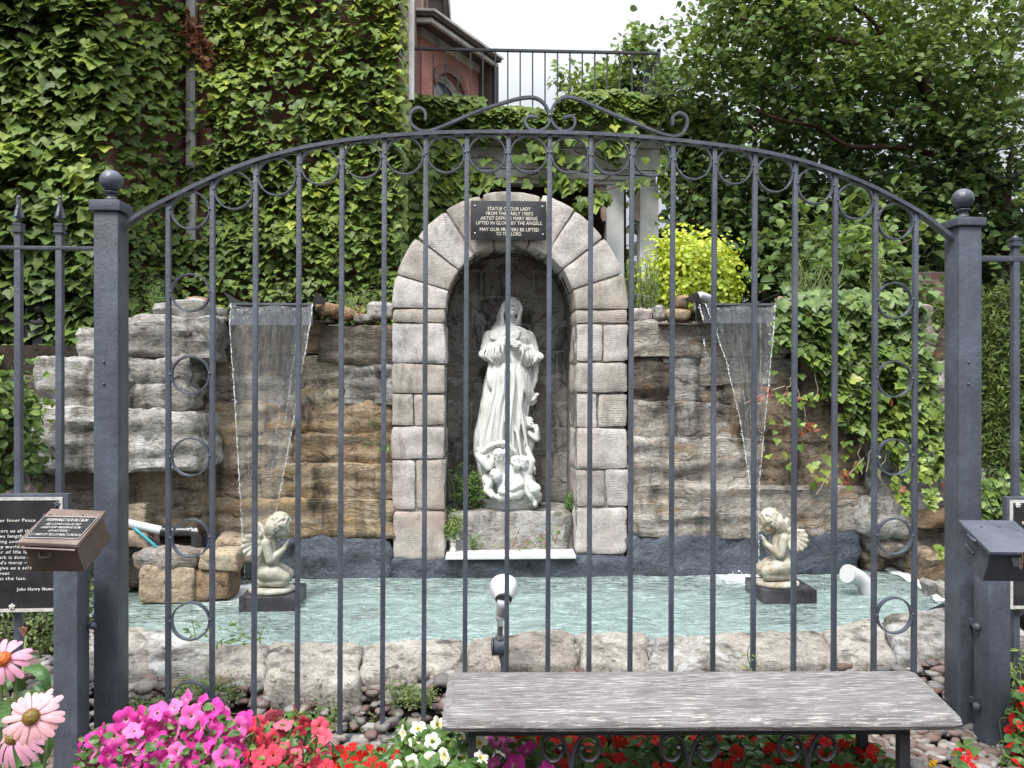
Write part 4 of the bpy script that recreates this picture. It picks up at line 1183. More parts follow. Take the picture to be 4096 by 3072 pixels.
def child_head(b, c, r, fwd, up=(0, 0, 1), curls=True, seed=1, face=True):
    """child's head: skull, cheeks, chin, nose, brows, lips, ears and curly hair"""
    f = Vector(fwd).normalized(); u = Vector(up); u = (u-f*u.dot(f)).normalized(); s = f.cross(u); c = Vector(c)
    rot = Matrix((s, f, u)).transposed()
    P_ = lambda x, y, z: c+(s*x+f*y+u*z)*r
    b.ball(c+u*0.12*r, r, 16, 12, (0.88, 1.0, 0.98), rot)
    b.ball(P_(0, 0.28, -0.42), r*0.68, 14, 10, (1, 0.95, 0.85), rot)
    if face:
        for q in (-1, 1):
            b.ball(P_(q*0.36, 0.55, -0.38), r*0.33, 10, 8)
            b.ball(P_(q*0.33, 0.80, 0.00), r*0.12, 8, 6, (1.3, 0.7, 0.8), rot)
            b.ball(P_(q*0.32, 0.82, 0.20), r*0.10, 8, 6, (2.2, 0.8, 0.6), rot)
            b.ball(P_(q*0.86, -0.05, -0.15), r*0.20, 8, 6, (0.5, 0.9, 1.3), rot)
        limb(b, [P_(0, 0.88, 0.12), P_(0, 1.04, -0.22)], [r*0.10, r*0.15], 8)
        b.ball(P_(0, 0.88, -0.52), r*0.14, 8, 6, (1.5, 0.8, 0.5), rot)
        b.ball(P_(0, 0.86, -0.66), r*0.13, 8, 6, (1.3, 0.8, 0.5), rot)
        b.ball(P_(0, 0.62, -0.86), r*0.26, 10, 8)
    if curls:
        rg = random.Random(seed)
        for k in range(120):
            th = rg.uniform(0, PI*0.62); ph = rg.uniform(0, 2*PI)
            d = Vector((math.sin(th)*math.cos(ph), math.sin(th)*math.sin(ph), math.cos(th)))
            if d.y > 0.30 and d.z < 0.42: continue
            if d.y > 0.62 and d.z < 0.62: continue
            if d.z < -0.35 and d.y > 0: continue
            p0 = P_(d.x*0.93, d.y*1.02, d.z*1.05+0.12)
            tdir = Vector((d.y*0.3+rg.uniform(-.5, .5), rg.uniform(-.5, .5), -0.9))
            tdir = (tdir-d*tdir.dot(d)).normalized()
            w_ = d.cross(tdir)
            pts = []
            for q in range(5):
                l = q*0.13; e = d+tdir*l+w_*0.10*math.sin(q*1.9+k)
                e.normalize(); pts.append(P_(e.x*0.96, e.y*1.06, e.z*1.08+0.12))
            b.tube(pts, [r*0.06, r*0.105, r*0.115, r*0.10, r*0.05], 6)

def build_lady():
    U = 0.00107
    S = lambda u, v, y: Vector(((u-475)*U, y, (1560-v)*U))    # y: depth, negative towards the viewer
    b = MB()
    # -- robe: a lofted column with deep hanging folds
    prof = [ # v, left, right, front depth, back depth
     (1500, 290, 650, 0.16, 0.14), (1400, 290, 640, 0.15, 0.14), (1285, 268, 600, 0.150, 0.14), (1200, 250, 598, 0.150, 0.14), (1100, 248, 580, 0.150, 0.14), (1040, 258, 583, 0.148, 0.135), (960, 280, 588, 0.145, 0.13), (880, 298, 600, 0.14, 0.125),
     (800, 328, 604, 0.135, 0.12), (740, 338, 606, 0.13, 0.115), (680, 335, 600, 0.125, 0.11), (620, 340, 598, 0.12, 0.11), (560, 335, 600, 0.118, 0.105), (500, 322, 612, 0.115, 0.10), (440, 318, 618, 0.108, 0.095), (400, 335, 600, 0.095, 0.085),
     (370, 375, 560, 0.075, 0.07), (352, 420, 520, 0.055, 0.055), (340, 435, 510, 0.04, 0.045)]
    prof = prof[::-1]
    nz, na = 220, 260; V = []; F = []
    pv = [p[0] for p in prof]
    def ip(v, k): return float(np.interp(v, pv, [p[k] for p in prof]))
    rs = np.random.RandomState(3)
    for i in range(nz+1):
        v = 1500-(1500-340)*i/nz
        L_, R_, fr, bk = [ip(v, k) for k in (1, 2, 3, 4)]
        cx, hw = (L_+R_)/2, (R_-L_)/2
        t = (v-340)/1160.0
        for a in range(na):
            an = 2*PI*a/na; ca, sa = math.cos(an), math.sin(an)   # an=0 right, pi/2 back, -pi/2 front
            amp = 0.0 if v < 400 else min(1.0, (v-400)/260.0)
            # warped angle: folds converge upward to the girdle
            wv = an*1.0+0.16*math.sin(3.1*t+1.0)+0.10*mn.noise(Vector((ca*1.6, sa*1.6, t*3.0)))
            f1 = abs(math.sin(wv*7+0.7*math.sin(t*4.2)))**0.75
            f2 = abs(math.sin(wv*13+1.3+1.2*t))**0.9
            f3 = mn.noise(Vector((ca*5, sa*5, t*2.4)))
            fold = (0.030*f1+0.012*f2+0.020*f3)*amp
            wb = min(1.0, max(0.0, (v-560)/150.0)); wb = wb*wb*(3-2*wb)
            bod = 0.007*math.sin((ca*hw*U*70)+v*0.055*(1 if ca < 0 else -1)) + 0.008*f3*amp
            fold = fold*wb+bod*(1-wb)
            yd = bk if sa > 0 else fr
            r = 1.0
            sq = (abs(ca)**2.3+abs(sa)**2.3)**(-1/2.3)
            x = (cx-475)*U+ca*sq*(hw*U-0.012*amp+fold*0.6)
            y = sa*sq*(yd+fold*1.1-0.012*amp)
            V.append((x, y, (1560-v)*U))
    for i in range(nz):
        for a in range(na):
            a2 = (a+1) % na; F.append((i*na+a, i*na+a2, (i+1)*na+a2, (i+1)*na+a))
    F.append(tuple(range(na-1, -1, -1))); F.append(tuple(nz*na+a for a in range(na)))
    b.add(V, F)
    # -- girdle line and crossing mantle folds on the right side (viewer's right)
    def ribbon(pts, ws, th=0.010, n=6):
        pts = curve(pts, n); k = len(pts)
        rr = list(np.interp(np.linspace(0, 1, k), np.linspace(0, 1, len(ws)), ws))
        b.tube(pts, rr, 8, squash=(1, 1))
    for dx in range(0, 70, 11):
        ribbon([S(535+dx*0.7, 600+dx*0.4, -0.115+dx*0.0008), S(552+dx*0.8, 700, -0.133+dx*0.001), S(578+dx*0.75, 790, -0.120+dx*0.001), S(600+dx*0.75, 862-dx*0.5, -0.075+dx*0.0006)], [0.005, 0.0085, 0.010, 0.007])
    for k_ in range(6):
        ribbon([S(636+k_*5, 520+8*k_, -0.05+0.018*k_), S(650+k_*3, 620, -0.045+0.02*k_), S(645-k_*4, 720, -0.04+0.02*k_), S(622-k_*6, 800, -0.03+0.018*k_)], [0.018, 0.020, 0.018, 0.008])
    limb(b, [S(606, 560, 0.0), S(604, 700, -0.01), S(596, 810, -0.02)], [0.040, 0.036, 0.026], 14)
    # flying hem corner
    ribbon([S(600, 850, -0.06), S(625, 845, -0.05), S(652, 815, -0.03), S(668, 808, -0.02)], [0.022, 0.024, 0.018, 0.012])
    ribbon([S(595, 835, -0.03), S(622, 872, -0.04), S(655, 848, -0.03)], [0.02, 0.016, 0.012])
    # long fold edges down the skirt
    for (u0, v0, u1, v1, u2, v2, yy) in ((440, 660, 420, 900, 400, 1120, -0.150), (470, 640, 480, 900, 500, 1190, -0.155), (520, 660, 545, 900, 590, 1160, -0.14), (395, 660, 350, 880, 330, 1150, -0.13), (560, 900, 575, 1000, 572, 1140, -0.12), (500, 1000, 530, 1100, 548, 1240, -0.165), (350, 1050, 345, 1140, 350, 1270, -0.145), (440, 900, 455, 1000, 450, 1120, -0.162), (370, 780, 340, 1000, 300, 1180, -0.12)):
        ribbon([S(u0, v0, yy+0.02), S(u1, v1, yy), S(u2, v2, yy)], [0.007, 0.013, 0.010])
    # left outer mantle edge
    for k_ in range(5):
        ribbon([S(362-k_*2, 585, -0.04+0.02*k_), S(345-k_*3, 660, -0.05+0.02*k_), S(330-k_*3, 740, -0.06+0.02*k_), S(305-k_*2, 880, -0.07+0.02*k_), S(288-k_*3, 970, -0.07+0.02*k_), S(262-k_*1, 1090, -0.07+0.02*k_), S(258, 1200, -0.06+0.02*k_), S(275+k_*3, 1270, -0.05+0.02*k_)], [0.006, 0.014, 0.013, 0.019, 0.012, 0.020, 0.021, 0.012])
    ribbon([S(350, 600, -0.07), S(340, 700, -0.10), S(352, 760, -0.10), S(345, 772, -0.09)], [0.018, 0.02, 0.018, 0.01])
    # rolled hem arching over the cherubs
    ribbon([S(262, 1160, -0.13), S(300, 1175, -0.19), S(340, 1140, -0.215), (S(395, 1118, -0.225)), S(450, 1122, -0.225), S(490, 1165, -0.22), S(520, 1205, -0.205)], [0.016, 0.021, 0.022, 0.021, 0.020, 0.018, 0.010])
    ribbon([S(268, 1190, -0.15), S(310, 1205, -0.185), S(350, 1175, -0.20), S(395, 1150, -0.20), S(445, 1150, -0.20)], [0.014, 0.02, 0.018, 0.014, 0.010])
    ribbon([S(270, 1190, -0.15), S(300, 1230, -0.19), S(335, 1275, -0.20), S(356, 1240, -0.21), S(362, 1190, -0.21)], [0.03, 0.034, 0.022, 0.024, 0.02])
    ribbon([S(285, 1190, -0.14), S(315, 1215, -0.17), S(340, 1250, -0.18)], [0.04, 0.045, 0.02])
    # -- shoulders, collar, mantle across the chest
    b.ball(S(382, 428, 0.0), 0.058, 16, 12, (0.95, 0.95, 1.0)); b.ball(S(562, 428, 0.0), 0.060, 16, 12, (0.95, 0.95, 0.95))
    for k_ in range(6):
        ribbon([S(500+k_*8, 362+k_*3, -0.055), S(548+k_*7, 378+k_*9, -0.075), S(600+k_*3, 410+k_*13, -0.055), S(625-k_, 470+k_*10, -0.02)], [0.009, 0.013, 0.014, 0.012])
    for k_ in range(4):
        ribbon([S(545-k_*4, 400+k_*12, -0.098), S(505-k_*4, 420+k_*12, -0.112), S(470, 450+k_*10, -0.112)], [0.011, 0.010, 0.006])
    for k_ in range(6):
        ribbon([S(392-k_*9, 380+k_*6, -0.055), S(400-k_*9, 410+k_*6, -0.088), S(415-k_*6, 450, -0.098)], [0.007, 0.010, 0.006])
    # -- sleeves: bell shaped, gathered, hanging from the forearms
    def sleeve(top, elbow, cuff, low, sgn):
        top, elbow, cuff, low = [Vector(p) for p in (top, elbow, cuff, low)]
        limb(b, [top, elbow], [0.050, 0.047], 14); limb(b, [elbow, cuff], [0.047, 0.034], 14)
        md = elbow.lerp(cuff, 0.45)
        for q_ in (-0.03, 0.0, 0.03): limb(b, [md+Vector((q_*sgn*0.8, 0.005, 0)), low+Vector((q_*sgn, 0.012, 0.035))], [0.036, 0.024], 12)
        for k_ in range(8):
            t = k_/7; a = elbow.lerp(cuff, t*0.92); c_ = low+Vector(((t-0.5)*0.105*sgn, -0.01*math.sin(t*9), 0.035*abs(t-0.55)*2))
            o = Vector((-sgn*0.03*(1-t), 0, 0))
            top_ = a+Vector((0, -0.032, 0.032))
            mid = (a+c_)/2+Vector((-sgn*0.025*(1-t), -0.035+0.008*math.sin(k_*2.4), 0.0))
            ribbon([top_, mid+o, c_], [0.006, 0.0115, 0.0095], n=5)
            ribbon([a+Vector((0, 0.03, 0)), (a+c_)/2+Vector((0, 0.02, 0))+o, c_+Vector((0, 0.025, 0))], [0.02, 0.026, 0.018], n=4)
    sleeve(S(345, 430, -0.01), S(322, 520, -0.035), S(428, 480, -0.125), S(386, 618, -0.10), 1)
    sleeve(S(600, 430, -0.005), S(628, 530, -0.03), S(556, 512, -0.12), S(600, 628, -0.09), -1)
    # -- forearms and crossed hands on the breast
    limb(b, [S(400, 500, -0.10), S(446, 446, -0.135)], [0.024, 0.0185], 12)
    hand(b, S(446, 446, -0.138), S(535, 426, -0.142), Vector((0.006, 0, 0.036)), 0.0075)
    limb(b, [S(575, 520, -0.10), S(535, 480, -0.14)], [0.024, 0.019], 12)
    hand(b, S(538, 480, -0.142), S(462, 470, -0.155), Vector((-0.004, 0, 0.036)), 0.0075)
    # -- neck and head thrown back, eyes to heaven
    limb(b, [S(478, 370, 0.0), S(484, 300, -0.015)], [0.040, 0.036], 16)
    c = S(489, 240, -0.015); f = Vector((0.10, -0.86, 0.50)).normalized(); u = Vector((0.02, 0.5, 0.86)); u = (u-f*u.dot(f)).normalized(); s = f.cross(u)
    rot = Matrix((s, f, u)).transposed(); r = 0.066
    P_ = lambda x, y, z: c+(s*x+f*y+u*z)*r
    b.ball(P_(0, -0.05, 0.15), r, 20, 14, (0.86, 1.02, 1.05), rot); b.ball(P_(0, 0.35, -0.42), r*0.72, 16, 12, (0.92, 0.8, 1.05), rot)
    b.ball(P_(0, 0.60, -1.0), r*0.26, 12, 8)
    for q in (-1, 1):
        b.ball(P_(q*0.30, 0.82, 0.02), r*0.13, 10, 8, (1.3, 0.7, 0.8), rot); b.ball(P_(q*0.32, 0.84, 0.22), r*0.09, 10, 8, (2.6, 0.8, 0.6), rot)
        b.ball(P_(q*0.42, 0.55, -0.42), r*0.26, 10, 8)
    limb(b, [P_(0, 0.90, 0.15), P_(0, 1.16, -0.28)], [r*0.07, r*0.13], 8)
    b.ball(P_(0, 1.0, -0.62), r*0.11, 8, 6, (2.0, 0.8, 0.5), rot); b.ball(P_(0, 0.96, -0.76), r*0.12, 8, 6, (1.7, 0.8, 0.5), rot)
    # hair: waved locks from the parting over the shoulders
    rg = random.Random(11)
    for sd in (-1, 1):
        for k_ in range(26):
            t = k_/25
            if sd < 0: end = S(356+t*70, 392-t*10, 0.02-0.055*t+rg.uniform(-.01, .01)); m1 = S(411+t*17, 272, 0.055-0.10*t); m2 = S(396+t*34, 330, 0.05-0.095*t)
            else: end = S(548-t*22, 352-t*6, 0.03-0.06*t); m1 = S(553-t*6, 262, 0.05-0.09*t); m2 = S(546-t*14, 310, 0.04-0.08*t)
            st = S(489+sd*(4+12*t), 168+3*t, 0.045-0.055*t); m0 = S(491+sd*(54+2*t), 214+8*t, 0.045-0.070*t)
            pts = curve([st, m0, m1, m2, end], 6)
            pts = [p+Vector((math.sin(i*0.8+k_)*0.004, 0, math.cos(i*0.9+k_*2)*0.003)) for i, p in enumerate(pts)]
            n_ = len(pts); b.tube(pts, [0.008+0.004*math.sin(i/n_*PI) for i in range(n_)], 7)
    for k_ in range(16):
        an = PI*k_/15; b.tube(curve([S(488, 166, 0.0), S(488+math.cos(an)*46, 215, 0.01+math.sin(an)*0.05), S(488+math.cos(an)*58, 330, 0.01+math.sin(an)*0.055)], 5), 0.014, 7)
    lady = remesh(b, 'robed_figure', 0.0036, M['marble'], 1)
    nrm = [v.normal.copy() for v in lady.vertices]
    for v, n_ in zip(lady.vertices, nrm):
        z = v.co.z
        if 0.12 < z < 1.24:
            p = v.co; an = math.atan2(p.y, p.x)
            q = mn.noise(Vector((p.x*34+z*6*(1 if z > 0.95 else 0.3), p.y*20, z*(4.5 if z < 0.98 else 12))))
            v.co += n_*0.0042*(abs(q)*2.2-0.7)
    lady.update()
    # -- cloud base
    b = MB(); rg = random.Random(4)
    b.lathe([(0.205, 0), (0.215, 0.02), (0.212, 0.05), (0.20, 0.075), (0.15, 0.14), (0.09, 0.26)], (0, 0, 0), 40)
    V2 = b.v; b.v = [(x*0.98, y*0.80, z) for (x, y, z) in V2]
    for k_ in range(60):
        an = rg.uniform(0, 2*PI); h = rg.uniform(0.03, 0.17); rr_ = 0.185-0.45*max(0, h-0.06)
        b.ball((math.cos(an)*rr_, math.sin(an)*rr_*0.8, h), rg.uniform(0.028, 0.05), 12, 8, (1.4, 1.1, 0.7))
    for k_ in range(7):
        an0 = rg.uniform(-2.6, -0.6); pts = [(math.cos(an0+q*0.16)*(0.20-0.012*k_), math.sin(an0+q*0.16)*(0.165-0.01*k_), 0.05+0.016*k_+0.012*math.sin(q)) for q in range(7)]
        b.tube(curve(pts, 4), 0.013, 7)
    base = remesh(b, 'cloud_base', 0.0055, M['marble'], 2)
    # -- cherubs
    ch = []
    b = MB()   # under the arched hem, looking down right
    child_head(b, S(398, 1198, -0.215), 0.042, (0.45, -0.80, -0.35), seed=2); limb(b, [S(400, 1230, -0.20), S(420, 1300, -0.17)], [0.038, 0.05]); limb(b, [S(420, 1250, -0.20), S(452, 1200, -0.22), S(445, 1165, -0.225)], [0.024, 0.02, 0.018])
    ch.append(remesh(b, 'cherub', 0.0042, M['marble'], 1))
    b = MB()   # curly head bowed, arms wrapped, seated at the front left
    child_head(b, S(382, 1322, -0.235), 0.043, (0.35, -0.45, -0.80), up=(-0.2, -0.6, 0.7), seed=5)
    limb(b, [S(400, 1330, -0.20), S(440, 1370, -0.19), S(500, 1420, -0.16)], [0.04, 0.06, 0.06]); limb(b, [S(345, 1375, -0.19), S(325, 1420, -0.19), S(355, 1450, -0.21)], [0.028, 0.025, 0.02])
    limb(b, [S(432, 1340, -0.225), S(412, 1420, -0.245), S(436, 1425, -0.26)], [0.026, 0.023, 0.016]); limb(b, [S(410, 1460, -0.22), S(445, 1458, -0.225)], [0.032, 0.026])
    hand(b, S(436, 1425, -0.258), S(438, 1390, -0.262), Vector((0.022, 0, 0)), 0.005)
    b.ball(S(335, 1360, -0.14), 0.05, 12, 8, (1, 1, 1))
    limb(b, [S(325, 1390, -0.17), S(352, 1440, -0.20), S(382, 1462, -0.21)], [0.03, 0.022, 0.014])
    ch.append(remesh(b, 'cherub', 0.0042, M['marble'], 1))
    b = MB()   # plump cherub folded over its knees, centre
    child_head(b, S(510, 1238, -0.20), 0.040, (0.5, -0.7, 0.1), seed=9, face=False)
    limb(b, [S(495, 1280, -0.18), S(490, 1340, -0.17), S(505, 1400, -0.17)], [0.045, 0.06, 0.07]); limb(b, [S(520, 1330, -0.20), S(538, 1375, -0.225), S(480, 1408, -0.24)], [0.03, 0.028, 0.018])
    b.ball(S(520, 1430, -0.19), 0.052, 14, 10, (1.1, 1, 0.9)); limb(b, [S(520, 1440, -0.20), S(470, 1452, -0.23)], [0.04, 0.026])
    for k_ in range(5): b.tube(curve([S(480+k_*12, 1235+k_*6, -0.235), S(500+k_*9, 1255, -0.245), S(498+k_*6, 1282, -0.235)], 4), 0.009, 6)
    ch.append(remesh(b, 'cherub', 0.0042, M['marble'], 1))
    b = MB()   # right cherub with one arm raised
    child_head(b, S(553, 1248, -0.195), 0.041, (0.75, -0.62, -0.2), seed=12)
    limb(b, [S(560, 1310, -0.17), S(578, 1350, -0.165), S(585, 1400, -0.16)], [0.042, 0.050, 0.052])
    limb(b, [S(595, 1300, -0.18), S(613, 1235, -0.19), S(592, 1175, -0.185)], [0.030, 0.025, 0.0175]); hand(b, S(592, 1178, -0.185), S(582, 1140, -0.19), Vector((0.022, 0, 0.008)), 0.0055)
    limb(b, [S(600, 1385, -0.20), S(640, 1410, -0.20), S(636, 1445, -0.18)], [0.036, 0.034, 0.024]); limb(b, [S(592, 1380, -0.215), S(612, 1420, -0.225), S(625, 1425, -0.22)], [0.026, 0.022, 0.018])
    limb(b, [S(565, 1400, -0.20), S(600, 1450, -0.215), S(628, 1492, -0.20)], [0.03, 0.022, 0.016]); b.ball(S(632, 1505, -0.205), 0.018, 10, 8, (0.9, 1, 1.4))
    ch.append(remesh(b, 'cherub', 0.0042, M['marble'], 1))
    b = MB()   # praying cherub leaning out on the right
    child_head(b, S(598, 998, -0.075), 0.040, (0.30, -0.85, 0.30), up=(-0.3, 0.2, 0.9), seed=15)
    limb(b, [S(592, 1040, -0.05), S(600, 1075, -0.04), S(606, 1130, -0.04), S(590, 1200, -0.05)], [0.026, 0.042, 0.040, 0.035])
    limb(b, [S(598, 1062, -0.085), S(650, 1100, -0.10), S(652, 1045, -0.105)], [0.021, 0.020, 0.014], 10); limb(b, [S(628, 1060, -0.04), S(660, 1100, -0.08), S(658, 1040, -0.09)], [0.02, 0.02, 0.014])
    hand(b, S(650, 1045, -0.105), S(646, 1002, -0.108), Vector((0.026, 0, -0.004)), 0.0055)
    hand(b, S(636, 1290, -0.09), S(640, 1325, -0.10), Vector((0.0, 0, 0.03)), 0.006); limb(b, [S(600, 1290, -0.06), S(630, 1300, -0.09)], [0.03, 0.02])
    ch.append(remesh(b, 'cherub', 0.0042, M['marble'], 1))
    st = thing('lady_statue', 'white marble statue of a robed woman with crossed hands, lifted by cherubs, inside the niche', 'statue', (0, 0, 0))
    cy = 5.31; cx = PY(437.5+475*0.1508, 509.8, cy).x; sc_ = 1.0
    st.location = (cx, cy, 0.635)
    for me in [lady, base]+ch:
        o = link(me.name, me, st, local=True)
    k_ = 0.1508/FPX*5.30/U
    st.scale = (k_, k_, k_)
    return st
lady = build_lady()

def build_angel(name, label, mat, px, py_base, depth_px, flip, seed):
    # local profile units: crop pixels of the enlarged view, facing right; origin at centre of the base pad
    U = 0.000443   # metres per unit at the statue (1 unit = 0.0753 px at depth ~4.35)
    S = lambda u, v, y=0.0: Vector(((u-640)*U, y, (1290-v)*U))
    b = MB()
    # torso
    limb(b, [S(560, 990, 0), S(575, 860, 0), S(600, 720, 0), S(615, 640, 0)], [0.052, 0.048, 0.052, 0.046], 16)
    b.ball(S(520, 1000, 0.0), 0.056, 16, 12, (0.95, 1.15, 0.95)); b.ball(S(655, 880, 0), 0.042, 14, 10, (0.8, 1, 1.2)); b.ball(S(640, 760, 0), 0.046, 14, 10, (0.75, 1, 1.1))
    limb(b, [S(625, 640, 0), S(650, 560, 0)], [0.028, 0.026], 12)
    for q in (-1, 1):
        y = q*0.045
        b.ball(S(590, 640, y*1.0), 0.033, 12, 8)
        sh = 0 if q < 0 else 25
        limb(b, [S(590, 640, y*1.25), S(650+sh, 850, y*1.45)], [0.033, 0.025], 12)             # upper arm
        limb(b, [S(650+sh, 852, y*1.45), S(800, 730, y*0.35)], [0.026, 0.015], 12)           # forearm
        hand(b, S(798, 735, y*0.28), S(850, 615, q*0.006), Vector((0.020, 0, 0.012)), 0.0058)
        limb(b, [S(560, 1010, y*0.9), S(700, 1030, y*1.05), S(835, 1085, y*1.05)], [0.050, 0.044, 0.034], 14)   # thigh
        limb(b, [S(820, 1135, y*1.05), S(640, 1150, y*0.95), S(470, 1150, y*0.8)], [0.032, 0.026, 0.018], 12)  # shin
        limb(b, [S(460, 1140, y*0.8), S(440, 1110, y*0.8)], [0.017, 0.012], 10)
    # head bent forward
    child_head(b, S(728, 430, 0), 0.066, (0.93, 0, -0.30), up=(0.3, 0, 0.95), seed=seed)
    for k in range(26):    # wavy locks down the nape and sides
        q = (-1 if k % 2 else 1); t = (k//2)/12
        pts = curve([S(690, 300, q*0.02), S(610+90*t, 380+30*t, q*0.060), S(585+100*t, 480, q*0.062), S(600+80*t, 545-20*t, q*0.045)], 5)
        pts = [p+Vector((0.003*math.sin(i*1.3+k), 0, 0)) for i, p in enumerate(pts)]
        b.tube(pts, 0.0085, 6)
    fig = remesh(b, 'figure', 0.0042, mat, 2)
    wings = []
    for q in (-1, 1):
        b = MB(); root = S(560, 600, q*0.03)
        for k in range(7):
            a = R(200+k*13-20) if q < 0 else R(195+k*10-40)
            L0 = 0.115+0.022*math.sin(k*0.6)
            d = Vector((math.cos(a)*0.75, q*0.62, math.sin(a)*0.95+0.28)).normalized()
            e = root+d*L0
            e2 = root+d*L0*0.55
            b.tube(curve([root, e2+Vector((0, 0, 0.006)), e], 5), list(np.interp(np.linspace(0, 1, 11), [0, .5, .9, 1], [0.012, 0.018, 0.017, 0.010])), 8)
            b.ball(e, 0.0145, 10, 8)
        for k in range(5):
            a = R(150+k*22); d = Vector((math.cos(a)*0.7, q*0.5, math.sin(a)*0.6+0.35)).normalized()
            b.ball(root+d*0.045, 0.022, 10, 8); b.ball(root+d*0.07, 0.018, 10, 8)
        b.ball(root, 0.024, 10, 8)
        wings.append(remesh(b, 'wing', 0.0038, mat, 1))
    b = MB(); b.lathe([(0.125, 0), (0.134, 0.006), (0.132, 0.020), (0.12, 0.030)], (0, 0, 0), 36)
    b.v = [(x*1.02, y*0.82, z) for (x, y, z) in b.v]
    rg = random.Random(8)
    for k in range(220):
        an = rg.uniform(0, 2*PI); r0 = rg.uniform(0.10, 0.130); b.tube([(math.cos(an)*r0, math.sin(an)*r0*0.8, 0.026-0.12*max(0, r0-0.11)), (math.cos(an+0.05)*(r0+0.006), math.sin(an+0.05)*(r0+0.006)*0.8, 0.010)], 0.0032, 5)
    pad = b.mesh('base_pad', mat, sm=True)
    t = thing(name, label, 'statue', (0, 0, 0), 'kneeling angel figures')
    sx = -1 if flip else 1
    for me in (fig, wings[0], wings[1], pad):
        if flip:
            me = me.copy(); me.transform(Matrix.Diagonal((-1, 1, 1, 1))); me.flip_normals()
        link(me.name.split('.')[0], me, t, local=True)
    return t
PLZ = 0.31
def plinth(x0, x1, yb, label):
    a, b = PZ(x0, yb, WATER), PZ(x1, yb, WATER); w = b.x-a.x; y = (a.y+b.y)/2
    m = MB(); m.box(a.x, b.x, y, y+w*0.98, -0.05, PLZ)
    o = m.obj('plinth', M['plinth'], bevel=0.004); tagp(o, label, 'plinth', 'black plinths in the pool')
    return (a.x+b.x)/2, y+w*0.49
def plinth_mat():
    t = NT('wet_black_plinth'); v = t.co()
    c = t.ramp(t.noise(v, 6, 6, 0.7), [(0.4, (0.022,0.021,0.024)), (0.6, (0.075,0.07,0.08))])
    return t.done(t.bsdf(c, t.ramp(t.noise(v, 5, 4), [(0.4, 0.18), (0.6, 0.5)]), 0, t.bump(t.noise(v, 60, 4), 0.2, 0.003), 0.5))
M['plinth'] = plinth_mat()
x, y = plinth(239, 294, 611.8, 'black square plinth in the water under the left angel')
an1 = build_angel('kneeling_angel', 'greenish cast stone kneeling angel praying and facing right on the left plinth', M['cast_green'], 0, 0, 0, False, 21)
an1.location = (x-0.005, y-0.02, PLZ)
x, y = plinth(763.6, 817.7, 604, 'black square plinth in the water under the right angel')
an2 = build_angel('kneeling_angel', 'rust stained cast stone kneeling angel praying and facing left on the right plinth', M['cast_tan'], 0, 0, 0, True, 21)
an2.location = (x-0.03, y-0.03, PLZ)
for a_ in (an1, an2): a_.scale = (0.97, 0.97, 1.0)
# small white figurine on the marble shelf
b = MB(); p = PZ(453, 551.5, SHELF_Z)
b.lathe([(0.022, 0), (0.024, 0.01), (0.017, 0.03), (0.020, 0.05), (0.013, 0.085), (0.010, 0.10)], (0, 0, 0), 16); child_head(b, (0, 0, 0.118), 0.017, (0.2, -1, -0.2), seed=3)
for q in (-1, 1):
    for k in range(4): capsule(b, (q*0.01, 0.008, 0.085), (q*(0.03+0.004*k), 0.018, 0.118-0.013*k), 0.007, 0.006, 8)
    limb(b, [(q*0.014, 0, 0.09), (q*0.016, -0.014, 0.075), (0, -0.02, 0.085)], [0.007, 0.006, 0.005], 8)
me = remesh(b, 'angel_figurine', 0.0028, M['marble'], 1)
o = link('angel_figurine', me); o.location = (p.x, p.y, SHELF_Z); tagp(o, 'tiny white winged figurine at the left end of the marble shelf', 'figurine')
# ------------------------------------------------------------------ buildings behind
def brick_mat(name, c0, c1, mort=(0.30,0.27,0.25), scale=1.0, bump=0.6):
    t = NT(name)
    v = t.co()
    # use (x+y, z) so bricks run round every vertical face
    sep = t.new('ShaderNodeSeparateXYZ'); t.l.new(v, sep.inputs[0])
    cb = t.new('ShaderNodeCombineXYZ'); t.l.new(t.math('ADD', sep.outputs[0], t.math('MULTIPLY', sep.outputs[1], 0.8)), cb.inputs[0]); t.l.new(sep.outputs[2], cb.inputs[1])
    bt = t.new('ShaderNodeTexBrick'); bt.inputs['Scale'].default_value = 1.0*scale
    bt.inputs['Brick Width'].default_value = 0.215; bt.inputs['Row Height'].default_value = 0.075; bt.inputs['Mortar Size'].default_value = 0.006; bt.inputs['Mortar Smooth'].default_value = 0.3
    bt.inputs['Color1'].default_value = (*c0, 1); bt.inputs['Color2'].default_value = (*c1, 1); bt.inputs['Mortar'].default_value = (*mort, 1)
    t.l.new(cb.outputs[0], bt.inputs['Vector'])
    c = t.mix(0.5, bt.outputs['Color'], t.ramp(t.noise(v, 3.5, 6, 0.65), [(0.3, 0.32), (0.7, 0.66)]), 'OVERLAY')
    b = t.bump(bt.outputs['Fac'], -bump, 0.008); b = t.bump(t.noise(v, 60, 4), 0.2, 0.003, b)
    return t.done(t.bsdf(c, 0.85, 0, b, 0.25))
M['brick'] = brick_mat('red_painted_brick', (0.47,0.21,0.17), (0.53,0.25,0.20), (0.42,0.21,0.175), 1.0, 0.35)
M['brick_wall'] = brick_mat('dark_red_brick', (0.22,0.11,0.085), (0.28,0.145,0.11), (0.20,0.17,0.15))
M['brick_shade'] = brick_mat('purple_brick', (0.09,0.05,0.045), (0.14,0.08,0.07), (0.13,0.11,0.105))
M['trim'] = simple('weathered_cornice', (0.58,0.57,0.53), 0.7, var=0.2, nscale=3, bump=0.3)
M['trim_dark'] = simple('brown_soffit', (0.10,0.085,0.078), 0.7, var=0.15)
M['glass'] = NT('window_glass').done if False else None
